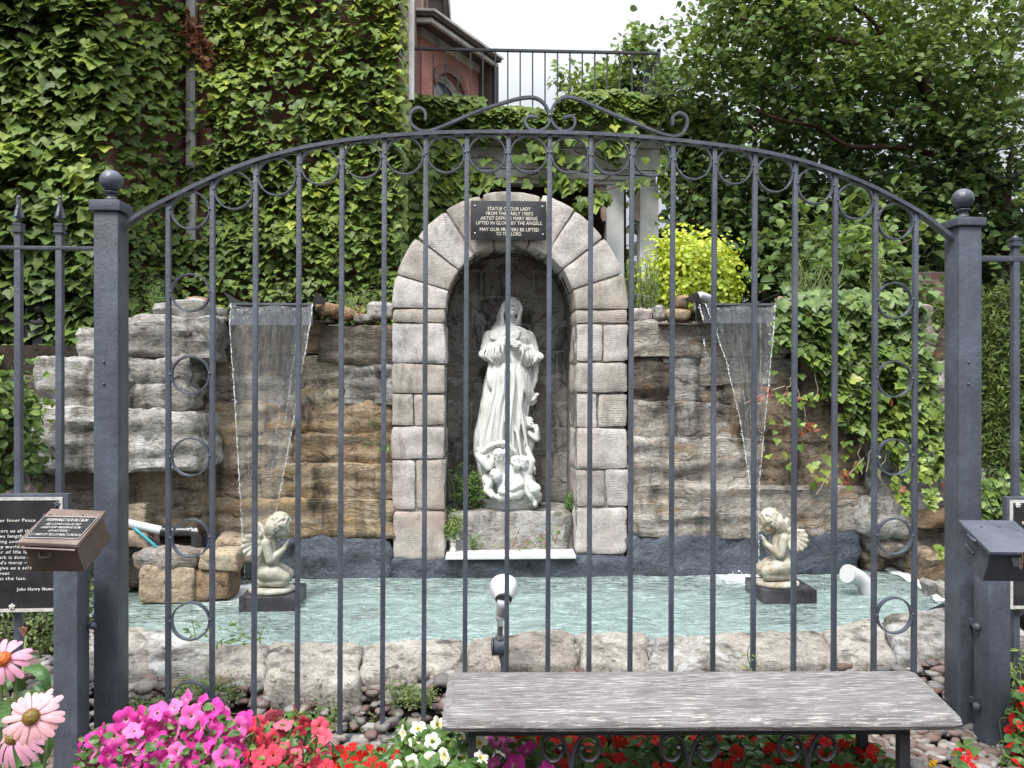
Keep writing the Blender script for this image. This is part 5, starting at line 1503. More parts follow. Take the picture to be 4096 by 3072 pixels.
_t = NT('window_glass'); M['glass'] = _t.done(_t.bsdf((0.10,0.12,0.14), 0.08, 0, None, 0.8))

def poly_prism(name, pts_low, z0, z1, mat, parent):   # closed footprint extruded
    n = len(pts_low); m = MB()
    m.add([(p[0], p[1], z0) for p in pts_low]+[(p[0], p[1], z1) for p in pts_low],
          [(i, (i+1) % n, n+(i+1) % n, n+i) for i in range(n)]+[tuple(range(n-1, -1, -1)), tuple(range(n, 2*n))])
    return m.obj(name, mat, parent)

# ivy covered house on the left: bay in front, recessed wall, corner
YW1, YW2 = 6.05, 6.75
house = thing('brick_house', 'dark red brick house on the left almost hidden under creeper', 'house', (-4.5, 8, 1.8))
xA = PY(150, 300, YW1).x; xB = PY(399, 60, YW2).x
poly_prism('wall', [(-12, YW1), (xA-0.35, YW1), (xA+0.05, YW2), (xB, YW2), (xB, 9.5), (-12, 9.5)], 1.6, 8.5, M['brick_wall'], house)
def downspout(name, px, y0, y1, Y, wpx, label, parent=None):
    a, b = PY(px-wpx/2, y0, Y), PY(px+wpx/2, y1, Y); m = MB(); n = 5; w = (b.x-a.x)
    for i in range(n):   # corrugated face
        x0 = a.x+w*i/n; m.box(x0+w*0.012, x0+w/n-w*0.012, Y-0.006-(0.004 if i % 2 else 0), Y+0.05, b.z, a.z)
    m.box(a.x, b.x, Y, Y+0.055, b.z, a.z)
    return tagp(m.obj(name, M['white'], None), label, 'downspout')
ds = downspout('downspout', 190.5, -20, 240, YW2-0.10, 9.2, 'white corrugated downspout running down through the creeper on the left house')
ds2 = downspout('downspout', 411.3, -20, 100, YW2-0.03, 5.0, 'white downspout at the right corner of the creeper covered house')
# wooden collar on the corner of the house behind the spout
# -------- red brick bay house behind the terrace railing
rb = thing('red_brick_house', 'red painted brick house with grey cornice and arched window behind the terrace railing', 'house', (0, 10, 1.8))
Yr = 9.0
A = PY(421, 36.4, Yr); H = A.z
B = PZ(478.5, 73.6, H); Lf = Vector((A.x-3.0, A.y+0.02, H))
back = Vector((B.x-0.6, B.y+2.0, 0))
wall_fp = [(Lf.x, Lf.y), (A.x, A.y), (B.x, B.y), (B.x-0.1, B.y+3.0), (Lf.x, B.y+3.0)]
# the receding wall gets an arched window opening: build it as a strip with a real recess
d = (B-A); d.z = 0; Ld = d.length; d.normalize(); nrm = Vector((d.y, -d.x, 0))
def on_wall(px, py, off=0.0):
    # intersect the view ray with the receding wall plane
    r_ = ray(px, py); t_ = ((A-EYE).dot(nrm)+off)/r_.dot(nrm); return EYE+r_*t_
w0, w1 = on_wall(435.0, 92), on_wall(464.5, 95)
s0, s1 = (w0-A).dot(d), (w1-A).dot(d); sm_ = (s0+s1)/2; hwid = (s1-s0)/2
zs = on_wall(450, 95).z; ztop = on_wall(445, 71.5).z; zb = zs-1.4
def wpt(s, z, off=0.0): return A+d*s+nrm*off+Vector((0, 0, z-A.z))
arch = [(sm_+hwid*math.cos(PI*k/14), zs+(ztop-zs)*math.sin(PI*k/14)) for k in range(15)][::-1]   # left to right
m = MB()
def quadstrip(poly_lo, poly_hi):
    vs = [wpt(*p) for p in poly_lo]+[wpt(*p) for p in poly_hi]; n = len(poly_lo)
    m.add(vs, [(i, i+1, n+i+1, n+i) for i in range(n-1)])
zlow = 2.0
quadstrip(arch, [(s, H) for s, z in arch])
quadstrip([(0, zlow), (s0, zlow)], [(0, H), (s0, H)]); quadstrip([(s1, zlow), (Ld, zlow)], [(s1, H), (Ld, H)])
quadstrip([(s0, zlow), (s1, zlow)], [(s0, zb), (s1, zb)])
jamb = [(s0, zb)]+arch+[(s1, zb)]
vs = [wpt(*p) for p in jamb]+[wpt(p[0], p[1], -0.14) for p in jamb]; n = len(jamb)
m.add(vs, [(i, i+1, n+i+1, n+i) for i in range(n-1)])
m.add([Vector((Lf.x, Lf.y, zlow)), Vector((A.x, A.y, zlow)), Vector((A.x, A.y, H)), Vector((Lf.x, Lf.y, H))], [(0, 1, 2, 3)])
m.add([Vector((B.x, B.y, zlow)), Vector((B.x+0.3, B.y+3, zlow)), Vector((B.x+0.3, B.y+3, H)), Vector((B.x, B.y, H))], [(0, 1, 2, 3)])
m.obj('wall', M['brick'], rb)
m = MB(); vs = [wpt(p[0], p[1], -0.13) for p in jamb]; m.add(vs, [tuple(range(len(vs)))]); wf = m.obj('window', M['glass'], rb)
m = MB(); fr_ = [wpt(sm_+(s-sm_)*0.94, zs+(z-zs)*0.92 if z > zs else z, -0.10) for s, z in jamb]; m.tube(fr_, 0.035, 6, caps=False)
fr2 = [wpt(sm_+(s-sm_)*0.80, zs+(z-zs)*0.72 if z > zs else z, -0.11) for s, z in jamb]; m.tube(fr2, 0.018, 6, caps=False)
m.tube([wpt(s0, zs-0.12, -0.10), wpt(s1, zs-0.12, -0.10)], 0.03, 6)
m.obj('window_frame', M['trim'], wf)
m = MB(); m.add([wpt(s0+0.05, zb, -0.09), wpt(s1-0.05, zb, -0.09), wpt(s1-0.05, zs-0.15, -0.09), wpt(s0+0.05, zs-0.15, -0.09)], [(0, 1, 2, 3)]); m.obj('blind', M['white'], wf)
# arch surround of projecting bricks
m = MB()
for i in range(len(arch)-1):
    (a0, z0), (a1, z1) = arch[i], arch[i+1]
    q = []
    for off in (-0.02, 0.03):
        for (s, z) in ((a0, z0), (a1, z1), (sm_+(a1-sm_)*1.16, z1+0.10), (sm_+(a0-sm_)*1.16, z0+0.10)): q.append(wpt(s, z, off))
    m.hexa(q)
m.obj('arch_surround', M['brick_wall'], rb)
# frieze, soffit and cornice following the two walls
def band(o0, o1, z0, z1, mat, nm, over=0.0):
    """horizontal band round the corner, from offset o0 to o1 outward, z0..z1"""
    n1 = Vector((0, -1, 0)); bis = (n1+nrm).normalized(); kk = 1/bis.dot(n1)
    m = MB()
    def pts(o): return [Vector((Lf.x, Lf.y-o, 0)), Vector((A.x, A.y, 0))+bis*o*kk, Vector((B.x, B.y, 0))+nrm*o+d*over*o*1.0]
    I, O = pts(o0), pts(o1)
    for i in range(2):
        q = [O[i], O[i+1], I[i+1], I[i]]
        m.hexa([Vector((p.x, p.y, z0)) for p in q]+[Vector((p.x, p.y, z1)) for p in q])
    return m.obj(nm, mat, rb)
pxz = lambda py: H+0.0
band(-0.02, 0.03, H, H+0.10, M['trim'], 'frieze')
band(-0.02, 0.25, H+0.10, H+0.112, M['trim_dark'], 'soffit', 0.3)
band(0.225, 0.27, H+0.05, H+0.098, M['trim'], 'cornice', 0.3)
band(0.19, 0.31, H+0.113, H+0.145, M['trim_dark'], 'cornice', 0.3)
band(-0.3, 0.34, H+0.147, H+0.175, M['trim'], 'gutter', 0.3)
# return of the eave, and end wall whose shade is put in as a dark colour
e0 = Vector((B.x, B.y, 0)); m = MB()
q = [e0+nrm*0.20+d*0.0, e0+nrm*0.20+d*0.10, e0-nrm*0.02+d*0.10, e0-nrm*0.02+d*0.0]
m.hexa([Vector((p.x, p.y, 2.0)) for p in q]+[Vector((p.x, p.y, H+0.10)) for p in q]); m.obj('end_wall', M['trim_dark'], rb)
m = MB(); q = [e0+nrm*0.26+d*0.02, e0+nrm*0.26+d*0.10, e0+nrm*0.2+d*0.10, e0+nrm*0.2+d*0.02]; m.hexa([Vector((p.x, p.y, 2.0)) for p in q]+[Vector((p.x, p.y, H+0.10)) for p in q]); m.obj('corner_board', M['iron_old'], rb)
# upper dormer with deep eave
up = thing('upper_gable', 'brown eave and brick gable of the taller house part above the cornice', 'gable', (0, 11, 5))
Yu = 10.2
c_ = lambda x, y: PY(387.5+x*0.06329, y*0.06329, Yu)
def slab(name, poly, Y0, Y1, mat, par):
    n = len(poly); m = MB(); f = [Vector((p.x, Y0, p.z)) for p in poly]; b = [Vector((p.x, Y1, p.z)) for p in poly]
    m.add(f+b, [tuple(range(n)), tuple(range(2*n-1, n-1, -1))]+[(i, n+i, n+(i+1) % n, (i+1) % n) for i in range(n)]); return m.obj(name, mat, par)
slab('wall', [c_(420, -400), c_(660, -400), c_(640, 260), c_(420, 200)], Yu, Yu+1.5, M['brick'], up)
slab('corner_board', [c_(535, -300), c_(570, -300), c_(570, 150), c_(535, 150)], Yu-0.03, Yu, M['trim'], up)
slab('corner_board', [c_(620, -300), c_(650, -300), c_(650, 200), c_(620, 160)], Yu-0.04, Yu, M['trim'], up)
slab('soffit', [c_(650, 20), c_(880, 20), c_(985, 420), c_(800, 340), c_(660, 200)], Yu-0.1, Yu+0.4, M['trim_dark'], up)
slab('eave_board', [c_(640, -300), c_(870, -300), c_(880, 20), c_(650, 12)], Yu-0.14, Yu+0.4, M['trim'], up)
slab('roof_edge', [c_(870, -300), c_(930, -300), c_(1000, 440), c_(970, 420), c_(905, 330)], Yu-0.16, Yu+0.4, M['trim_dark'], up)
slab('gutter', [c_(930, -300), c_(965, -300), c_(1018, 440), c_(1000, 440)], Yu-0.2, Yu+0.4, M['trim'], up)

# -------- porch with roof terrace
YP0 = 7.9
porch = thing('porch', 'white porch with square posts and a creeper covered roof terrace behind the niche', 'porch', (0.6, YP0, 1.8))
P8 = lambda px, py, Y=YP0: PY(px, py, Y)
xl, xr = P8(392, 150).x, P8(664, 150).x
def pbox(name, x0, x1, ytop, ybot, mat, Y=YP0, dep=0.15):
    m = MB(); m.box(P8(x0, 0, Y).x, P8(x1, 0, Y).x, Y, Y+dep, P8(500, ybot, Y).z, P8(500, ytop, Y).z); return m.obj(name, mat, porch, bevel=0.004)
pbox('fascia', 380, 664, 110, 118, M['white'], YP0-0.12, 0.2)
pbox('frieze_board', 380, 662, 118, 146, M['white'], YP0, 0.15)
pbox('frieze_board', 380, 660, 147, 168, M['white'], YP0-0.015, 0.15)
pbox('beam', 380, 656, 169, 178, M['white'], YP0-0.04, 0.2)
pbox('beam_lower', 380, 656, 178.5, 183, M['white'], YP0-0.01, 0.15)
zdeck = P8(500, 112).z
m = MB(); m.box(xl-0.2, xr-0.05, YP0+0.05, 10.2, zdeck-0.25, zdeck-0.02); m.obj('deck', M['trim_dark'], porch)
for x0, x1, Y in ((606.5, 624, YP0-0.0), (640, 658.7, YP0+0.0)):
    m = MB(); a = P8(x0, 183, Y); b = P8(x1, 183, Y); m.box(a.x, b.x, Y, Y+0.17, 1.8, a.z); m.obj('post', M['white'], porch, bevel=0.006)
    br = MB(); zt = a.z-0.002   # curved bracket on the left side of the post
    w = 0.12; prof = [(0, 0), (-w, 0), (-w, -0.07), (-w*0.7, -0.14), (-w*0.45, -0.24), (-w*0.45, -0.36), (-w*0.30, -0.40), (0, -0.40)]
    n = len(prof); f = [(a.x+p, Y+0.03, zt+q) for p, q in prof]; bk = [(a.x+p, Y+0.10, zt+q) for p, q in prof]
    br.add(f+bk, [tuple(range(n)), tuple(range(2*n-1, n-1, -1))]+[(i, n+i, n+(i+1) % n, (i+1) % n) for i in range(n)])
    br.obj('bracket', simple('pinkish_wood', (0.42,0.33,0.28), 0.6), porch)
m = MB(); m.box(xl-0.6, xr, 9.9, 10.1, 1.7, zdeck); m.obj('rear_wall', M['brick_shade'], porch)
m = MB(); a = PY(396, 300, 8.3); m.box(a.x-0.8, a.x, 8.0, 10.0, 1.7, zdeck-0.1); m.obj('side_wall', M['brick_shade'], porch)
# terrace railing
rl = thing('terrace_railing', 'thin black iron railing round the roof terrace', 'railing', (0.6, YP0+0.05, zdeck))
YR = YP0+0.06
a, b = PY(385, 48.2, YR), PY(657.5, 53.4, YR)
m = MB(); m.box(a.x, b.x, YR-0.018, YR+0.018, a.z-0.012, a.z+0.012)
m.v = [(x, y, z+(b.z-a.z)*(x-a.x)/(b.x-a.x)) for x, y, z in m.v]; m.obj('handrail', M['iron_old'], rl)
for i in range(22):
    px = 396+12.42*i; p = PY(px, 52, YR); m = MB(); m.box(p.x-0.0075, p.x+0.0075, YR-0.0075, YR+0.0075, zdeck-0.05, p.z-0.005); m.obj('baluster', M['iron_old'], rl)
p = PY(658.8, 56, YR); m = MB(); m.box(p.x-0.014, p.x+0.014, YR-0.014, YR+0.014, zdeck-0.05, PY(658, 52, YR).z); m.obj('corner_post', M['iron_old'], rl)
m = MB(); m.ball((p.x, YR, PY(658, 50.3, YR).z), 0.024, 12, 8); m.obj('ball', M['iron_old'], rl, sm=True)
m = MB(); q = Vector((p.x, YR+2.2, b.z)); m.tube([(p.x, YR, b.z), q], 0.024, 6); m.obj('handrail', M['iron_old'], rl)
m = MB(); m.tube([(p.x, YR, zdeck+0.02), (p.x, YR+2.2, zdeck+0.02)], 0.012, 6); m.obj('bottom_rail', M['iron_old'], rl)
for i in range(1, 13):
    y = YR+0.17*i; m = MB(); m.box(p.x-0.011, p.x+0.011, y-0.007, y+0.007, zdeck-0.02, b.z); m.obj('baluster', M['iron_old'], rl)

# dark brick outbuilding behind the right gate post
ob = thing('dark_brick_outbuilding', 'dark brick wall glimpsed between the creeper and the right gate post', 'building', (3.2, 6.6, 1.8))
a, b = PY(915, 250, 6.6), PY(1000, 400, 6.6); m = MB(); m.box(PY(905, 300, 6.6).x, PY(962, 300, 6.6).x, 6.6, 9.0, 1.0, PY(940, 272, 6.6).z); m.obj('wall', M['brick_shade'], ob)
a, b = PY(925, 356, 6.5), PY(948, 402, 6.5); m = MB(); m.box(a.x, b.x+0.12, 6.45, 6.58, b.z-0.5, a.z-0.05); m.obj('panel', simple('dull_grey_panel', (0.10,0.11,0.115), 0.6), ob, bevel=0.004)
m = MB(); m.box(a.x-0.02, b.x+0.13, 6.43, 6.58, a.z-0.05, a.z); m.obj('panel_trim', simple('grey_panel_trim', (0.16,0.165,0.17), 0.6), ob)
# overhead cable
m = MB(); m.tube(curve([PY(560, 166, 7.6), PY(600, 174, 7.6), PY(690, 176.5, 7.4), (PY(800, 178.5, 7.2)), PY(870, 176, 7.0), PY(950, 160, 6.8), PY(1040, 142, 6.6)], 8), 0.0065, 6)
tagp(m.obj('overhead_cable', simple('cable_sheath', (0.01,0.01,0.01), 0.9, spec=0.1), None, sm=True), 'thin black cable strung in front of the trees on the right', 'cable')
m = MB(); m.tube([PY(962, 200, 7.9), PY(1060, 158, 7.6)], 0.05, 12); tagp(m.obj('dark_pipe', M['rubber'], None, sm=True), 'thick dark pipe slanting behind the right tree trunks', 'pipe')
# ------------------------------------------------------------------ foliage
def fanleaf(outline, fold=0.12, curl=-0.10):
    """leaf from its outline (tip towards -y, stalk at the origin), folded along the midrib"""
    c = (0.0, -0.42); V = [(c[0], c[1], 0.0)]; 
    for x, y in outline: V.append((x, y, fold*abs(x)-0.0 + curl*(y+0.4)**2*1.2))
    n = len(outline); F = [(0, i+1, (i+1) % n+1) for i in range(n)]
    return np.array(V), np.array(F)
_half = [(0.0, 0.0), (0.16, 0.16), (0.40, 0.17), (0.60, -0.06), (0.66, -0.34), (0.40, -0.42), (0.28, -0.66), (0.0, -1.0)]
IVY = fanleaf(_half+[(-x, y) for x, y in _half[1:-1]][::-1])
_h2 = [(0.0, 0.0), (0.30, -0.10), (0.40, -0.38), (0.28, -0.72), (0.0, -1.0)]
OVAL = fanleaf(_h2+[(-x, y) for x, y in _h2[1:-1]][::-1], 0.25, -0.25)
_h3 = [(0.0, 0.0), (0.13, -0.30), (0.12, -0.62), (0.0, -1.0)]
LANCE = fanleaf(_h3+[(-x, y) for x, y in _h3[1:-1]][::-1], 0.3, -0.5)
SMALL = (np.array([(0, 0, 0), (0.32, -0.45, 0.06), (0, -1, -0.06), (-0.32, -0.45, 0.06)]), np.array([(0, 1, 2), (0, 2, 3)]))

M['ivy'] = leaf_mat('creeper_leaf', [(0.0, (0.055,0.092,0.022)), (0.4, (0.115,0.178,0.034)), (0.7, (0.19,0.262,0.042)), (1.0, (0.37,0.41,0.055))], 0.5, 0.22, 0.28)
M['ivy_wall'] = leaf_mat('rock_creeper_leaf', [(0.0, (0.055,0.105,0.03)), (0.5, (0.12,0.19,0.042)), (0.8, (0.21,0.29,0.05)), (0.95, (0.30,0.33,0.06)), (1.0, (0.22,0.05,0.03))], 0.45, 0.2)
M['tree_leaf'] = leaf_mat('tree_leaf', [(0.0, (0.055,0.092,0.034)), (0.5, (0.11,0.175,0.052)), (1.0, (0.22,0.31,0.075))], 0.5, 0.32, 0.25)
M['gold_leaf'] = leaf_mat('golden_leaf', [(0.0, (0.19,0.27,0.025)), (0.5, (0.36,0.45,0.04)), (1.0, (0.55,0.60,0.09))], 0.45, 0.3)
M['thuja'] = leaf_mat('thuja_spray', [(0.0, (0.045,0.075,0.016)), (0.5, (0.085,0.13,0.026)), (1.0, (0.17,0.22,0.05))], 0.6, 0.2)
M['box'] = leaf_mat('boxwood_leaf', [(0.0, (0.03,0.05,0.015)), (0.6, (0.065,0.10,0.025)), (1.0, (0.14,0.18,0.04))], 0.4, 0.15)
M['herb'] = leaf_mat('herb_leaf', [(0.0, (0.05,0.10,0.025)), (0.6, (0.10,0.19,0.04)), (1.0, (0.22,0.30,0.08))], 0.5, 0.25)
M['blade'] = leaf_mat('grass_blade', [(0.0, (0.07,0.11,0.03)), (0.6, (0.14,0.20,0.05)), (1.0, (0.26,0.28,0.10))], 0.5, 0.25)
M['bark'] = rock_mat('red_brown_bark', [(0.045,0.025,0.017), (0.10,0.058,0.042), (0.17,0.11,0.085)], strata=0.0, sc=3)
M['stem'] = simple('green_stem', (0.12,0.17,0.05), 0.6)
M['twig'] = simple('brown_twig', (0.10,0.06,0.04), 0.7)
M['dead'] = leaf_mat('dead_leaf', [(0.0, (0.10,0.04,0.022)), (0.6, (0.20,0.085,0.045)), (1.0, (0.30,0.15,0.08))], 0.7, 0.1)

def inpoly(x, y, P):
    c = False; n = len(P); j = n-1
    for i in range(n):
        if (P[i][1] > y) != (P[j][1] > y) and x < (P[j][0]-P[i][0])*(y-P[i][1])/(P[j][1]-P[i][1])+P[i][0]: c = not c
        j = i
    return c

# ---- creeper on the left house
def house_ivy():
    t = thing('creeper', 'dense bright green creeper covering the brick house on the left', 'creeper', (-3, 6.3, 1.8))
    rs = np.random.RandomState(21); inst = []; xc = xA-0.15
    edge = PY(398, 60, YW2).x
    def surf(x):
        # wall plan: front bay, slanted return, recessed wall; returns y and outward normal
        if x < xc-0.15: return YW1, (0, -1, 0)
        if x < xc+0.2:
            f = (x-xc+0.15)/0.35; return YW1+(YW2-YW1)*f, (0.75, -0.66, 0)
        return YW2, (0, -1, 0)
    n = 0
    while n < 21000:
        n += 1
        x = rs.uniform(-5.6, edge+0.03); z = rs.uniform(1.35 if x < -2.5 else 1.75, 5.6)
        y, nn = surf(x)
        cl = mn.noise(Vector((x*0.9, z*1.3, 3.3))); cl2 = mn.noise(Vector((x*3.2, z*3.8, 9.1)))
        bulge = 0.16+0.17*cl+0.10*cl2
        if x < -2.9: bulge += 0.16*math.exp(-((x+4.0)/0.8)**2)
        if x > edge-0.25: bulge = 0.10+0.1*cl2; 
        px, py, dd = proj((x, y-0.2, z))
        # bare patches with brick showing, and the gap where the spout shows
        gap = mn.noise(Vector((x*1.7+5, z*2.1, 0.5)))
        keep = 1.0
        if py < 90 and px > 230: keep = 0.50 if gap > 0.12 else 0.95
        if gap > 0.38: keep *= 0.35
        if 183 < px < 200 and (py < 240): keep *= 0.05 if (py < 28 or 62 < py < 96 or 128 < py < 152 or 172 < py < 232) else 0.5
        if 178 < px < 206 and 62 < py < 150: keep *= 0.6
        if rs.rand() > keep: continue
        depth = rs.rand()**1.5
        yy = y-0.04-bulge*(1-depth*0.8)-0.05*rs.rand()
        tilt = R(rs.uniform(8, 62)); yaw = rs.normal()*0.45
        N = np.array([math.sin(yaw)+nn[0]*0.8, -math.cos(yaw), 0.0]); N /= np.linalg.norm(N)
        nrm_ = N*math.cos(tilt)+np.array([0, 0, 1.0])*math.sin(tilt)
        s = rs.uniform(0.052, 0.098)*(0.88 if x > xc else 1.0)
        if z < 2.6 and x > xc: s *= 0.8
        young = mn.noise(Vector((x*1.1+20, z*1.0, 1.0)))
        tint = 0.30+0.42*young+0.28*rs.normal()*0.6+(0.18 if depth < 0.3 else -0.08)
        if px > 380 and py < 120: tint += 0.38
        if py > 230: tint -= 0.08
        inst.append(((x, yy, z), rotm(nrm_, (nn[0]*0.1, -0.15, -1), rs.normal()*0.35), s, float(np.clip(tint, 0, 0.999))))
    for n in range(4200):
        x = rs.uniform(-5.4, -2.55); z = rs.uniform(1.4, 5.6); y, nn = surf(x)
        inst.append(((x, y-rs.uniform(0.02, 0.22), z), rotm((rs.normal()*0.4, -1, rs.uniform(0.1, 1.3)), (0, 0, -1), rs.normal()*0.4), rs.uniform(0.05, 0.095), float(np.clip(rs.normal(0.30, 0.15), 0, 0.99))))
    # wrapping round the right corner
    for n in range(1500):
        z = rs.uniform(1.9, 5.8); y = YW2+rs.uniform(-0.1, 0.5)
        N = np.array([0.9, -0.5+rs.normal()*0.3, 0.5]); 
        inst.append(((edge+rs.uniform(-0.15, 0.06), y, z), rotm(N, (0, 0, -1), rs.normal()*0.4), rs.uniform(0.055, 0.10), float(np.clip(rs.normal(0.8, 0.2) if z > 3.6 else rs.normal(0.4, 0.2), 0, 0.999))))
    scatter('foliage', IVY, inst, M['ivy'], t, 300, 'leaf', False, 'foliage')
    m = MB(); rg = random.Random(3)
    for k in range(60):
        x = rg.uniform(-5, edge); z = rg.uniform(1.8, 4.6); pts = []; y, _ = surf(x)
        for q in range(9): pts.append((x, surf(x)[0]-0.03, z)); x += rg.uniform(-0.08, 0.08); z += rg.uniform(0.05, 0.14)
        m.tube(pts, 0.006, 5, caps=False)
    o = m.obj('stems', M['twig'], t); o['kind'] = 'stuff'
house_ivy()
def dead_bunch():
    t = thing('withered_creeper', 'bunch of withered red brown leaves hanging on the left downspout', 'dead leaves', tuple(PY(200, 40, YW2-0.25)))
    rs = np.random.RandomState(5); inst = []
    for k in range(230):
        u = rs.rand(); px = 186+u*24+rs.normal()*2.5; py = 24+u*36+rs.normal()*9
        p = PY(px, py, YW2-0.22-rs.rand()*0.10); inst.append((tuple(p), rnd_rot(rs), rs.uniform(0.03, 0.075), rs.rand()))
    scatter('leaves', OVAL, inst, M['dead'], t)
dead_bunch()

# ---- creeper on the porch edge
def porch_ivy():
    t = thing('creeper', 'creeper trailing along the edge of the porch roof terrace', 'creeper', (0.8, YP0, 3.5))
    rs = np.random.RandomState(33); inst = []
    for n in range(5000):
        px = rs.uniform(392, 720)
        top = 97+6*mn.noise(Vector((px*0.03, 0, 0)))+(13 if 480 < px < 560 else 0)-(4 if 575 < px < 640 else 0)
        if px > 640: top += 0
        bot = 120+10*mn.noise(Vector((px*0.035, 5, 0)))
        if px < 415: bot = 190
        if rs.rand() < 0.05: bot += 24
        if px > 664: bot = 190
        py = top+abs(rs.beta(1.2, 1.5))*(bot-top)
        if 610 < px < 655 and 108 < py < 116 and rs.rand() < 0.7: continue
        p = PY(px, py, YP0-0.15-0.14*rs.rand()-0.08*mn.noise(Vector((px*0.05, py*0.06, 2))))
        if px > 660: p = PY(px, py, YP0+rs.uniform(-0.1, 1.0))
        tilt = R(rs.uniform(5, 60)); yaw = rs.normal()*0.5
        N = (math.sin(yaw)*math.cos(tilt), -math.cos(yaw)*math.cos(tilt), math.sin(tilt))
        inst.append((tuple(p), rotm(N, (0, -0.1, -1), rs.normal()*0.4), rs.uniform(0.075, 0.125), float(np.clip(rs.normal(0.42, 0.2)-(py-110)*0.003, 0, 0.99))))
    # loose sprays hanging under the beam
    for (cx, cy, n, rx, ry) in ((634, 184, 14, 10, 8), (430, 185, 170, 26, 14), (455, 200, 80, 14, 22), (470, 178, 70, 24, 8), (560, 183, 30, 14, 8), (585, 205, 16, 14, 8), (600, 195, 12, 10, 6), (548, 160, 22, 60, 12), (618, 140, 50, 14, 14), (425, 215, 90, 20, 30), (540, 150, 24, 18, 10), (445, 150, 60, 14, 16), (668, 180, 60, 6, 22)):
        for k in range(n):
            px, py = cx+rs.normal()*rx*0.6, cy+rs.normal()*ry*0.6
            N = (rs.normal()*0.5, -1, rs.uniform(-0.1, 0.9)); inst.append((tuple(PY(px, py, YP0-0.22-0.1*rs.rand())), rotm(N, (0, 0, -1), rs.normal()*0.4), rs.uniform(0.08, 0.12), float(np.clip(rs.normal(0.4, 0.18), 0, 0.99))))
    # dark mass left of the niche, in the shade of the porch
    for k in range(1500):
        px, py = rs.uniform(385, 432), rs.uniform(150, 312)
        if px > 432-0.10*(py-150)+rs.normal()*4: continue
        inst.append((tuple(PY(px, py, 7.0+0.4*rs.rand())), rotm((rs.normal()*0.4, -1, rs.uniform(0, .8)), (0, 0, -1), rs.normal()*0.4), rs.uniform(0.05, 0.09), float(np.clip(rs.normal(0.3, 0.15), 0, 0.99))))
    scatter('foliage', IVY, inst, M['ivy'], t, 300, 'leaf', False, 'foliage')
    m = MB(); rg = random.Random(13)
    for k in range(26):
        px, py = rg.uniform(400, 650), rg.uniform(140, 176); pts = []; dx, dy = rg.uniform(-8, 8), rg.uniform(-3, 3)
        for q in range(7): pts.append(PY(px, py, YP0-0.10)); px += dx+rg.uniform(-2, 2); py += dy+rg.uniform(-2, 2)
        m.tube(pts, 0.006, 5, caps=False)
    m.tube(curve([PY(572, 200, 7.7), PY(590, 198, 7.7), PY(606, 190, 7.6), PY(640, 180, 7.7)], 5), 0.008, 5); m.tube(curve([PY(566, 200, 7.7), PY(566, 190, 7.7), PY(572, 182, 7.7)], 5), 0.008, 5)
    m.tube(curve([PY(484, 178, 7.7), PY(492, 184, 7.7), PY(502, 192, 7.7)], 5), 0.009, 5)
    o = m.obj('stems', M['twig'], t); o['kind'] = 'stuff'
porch_ivy()

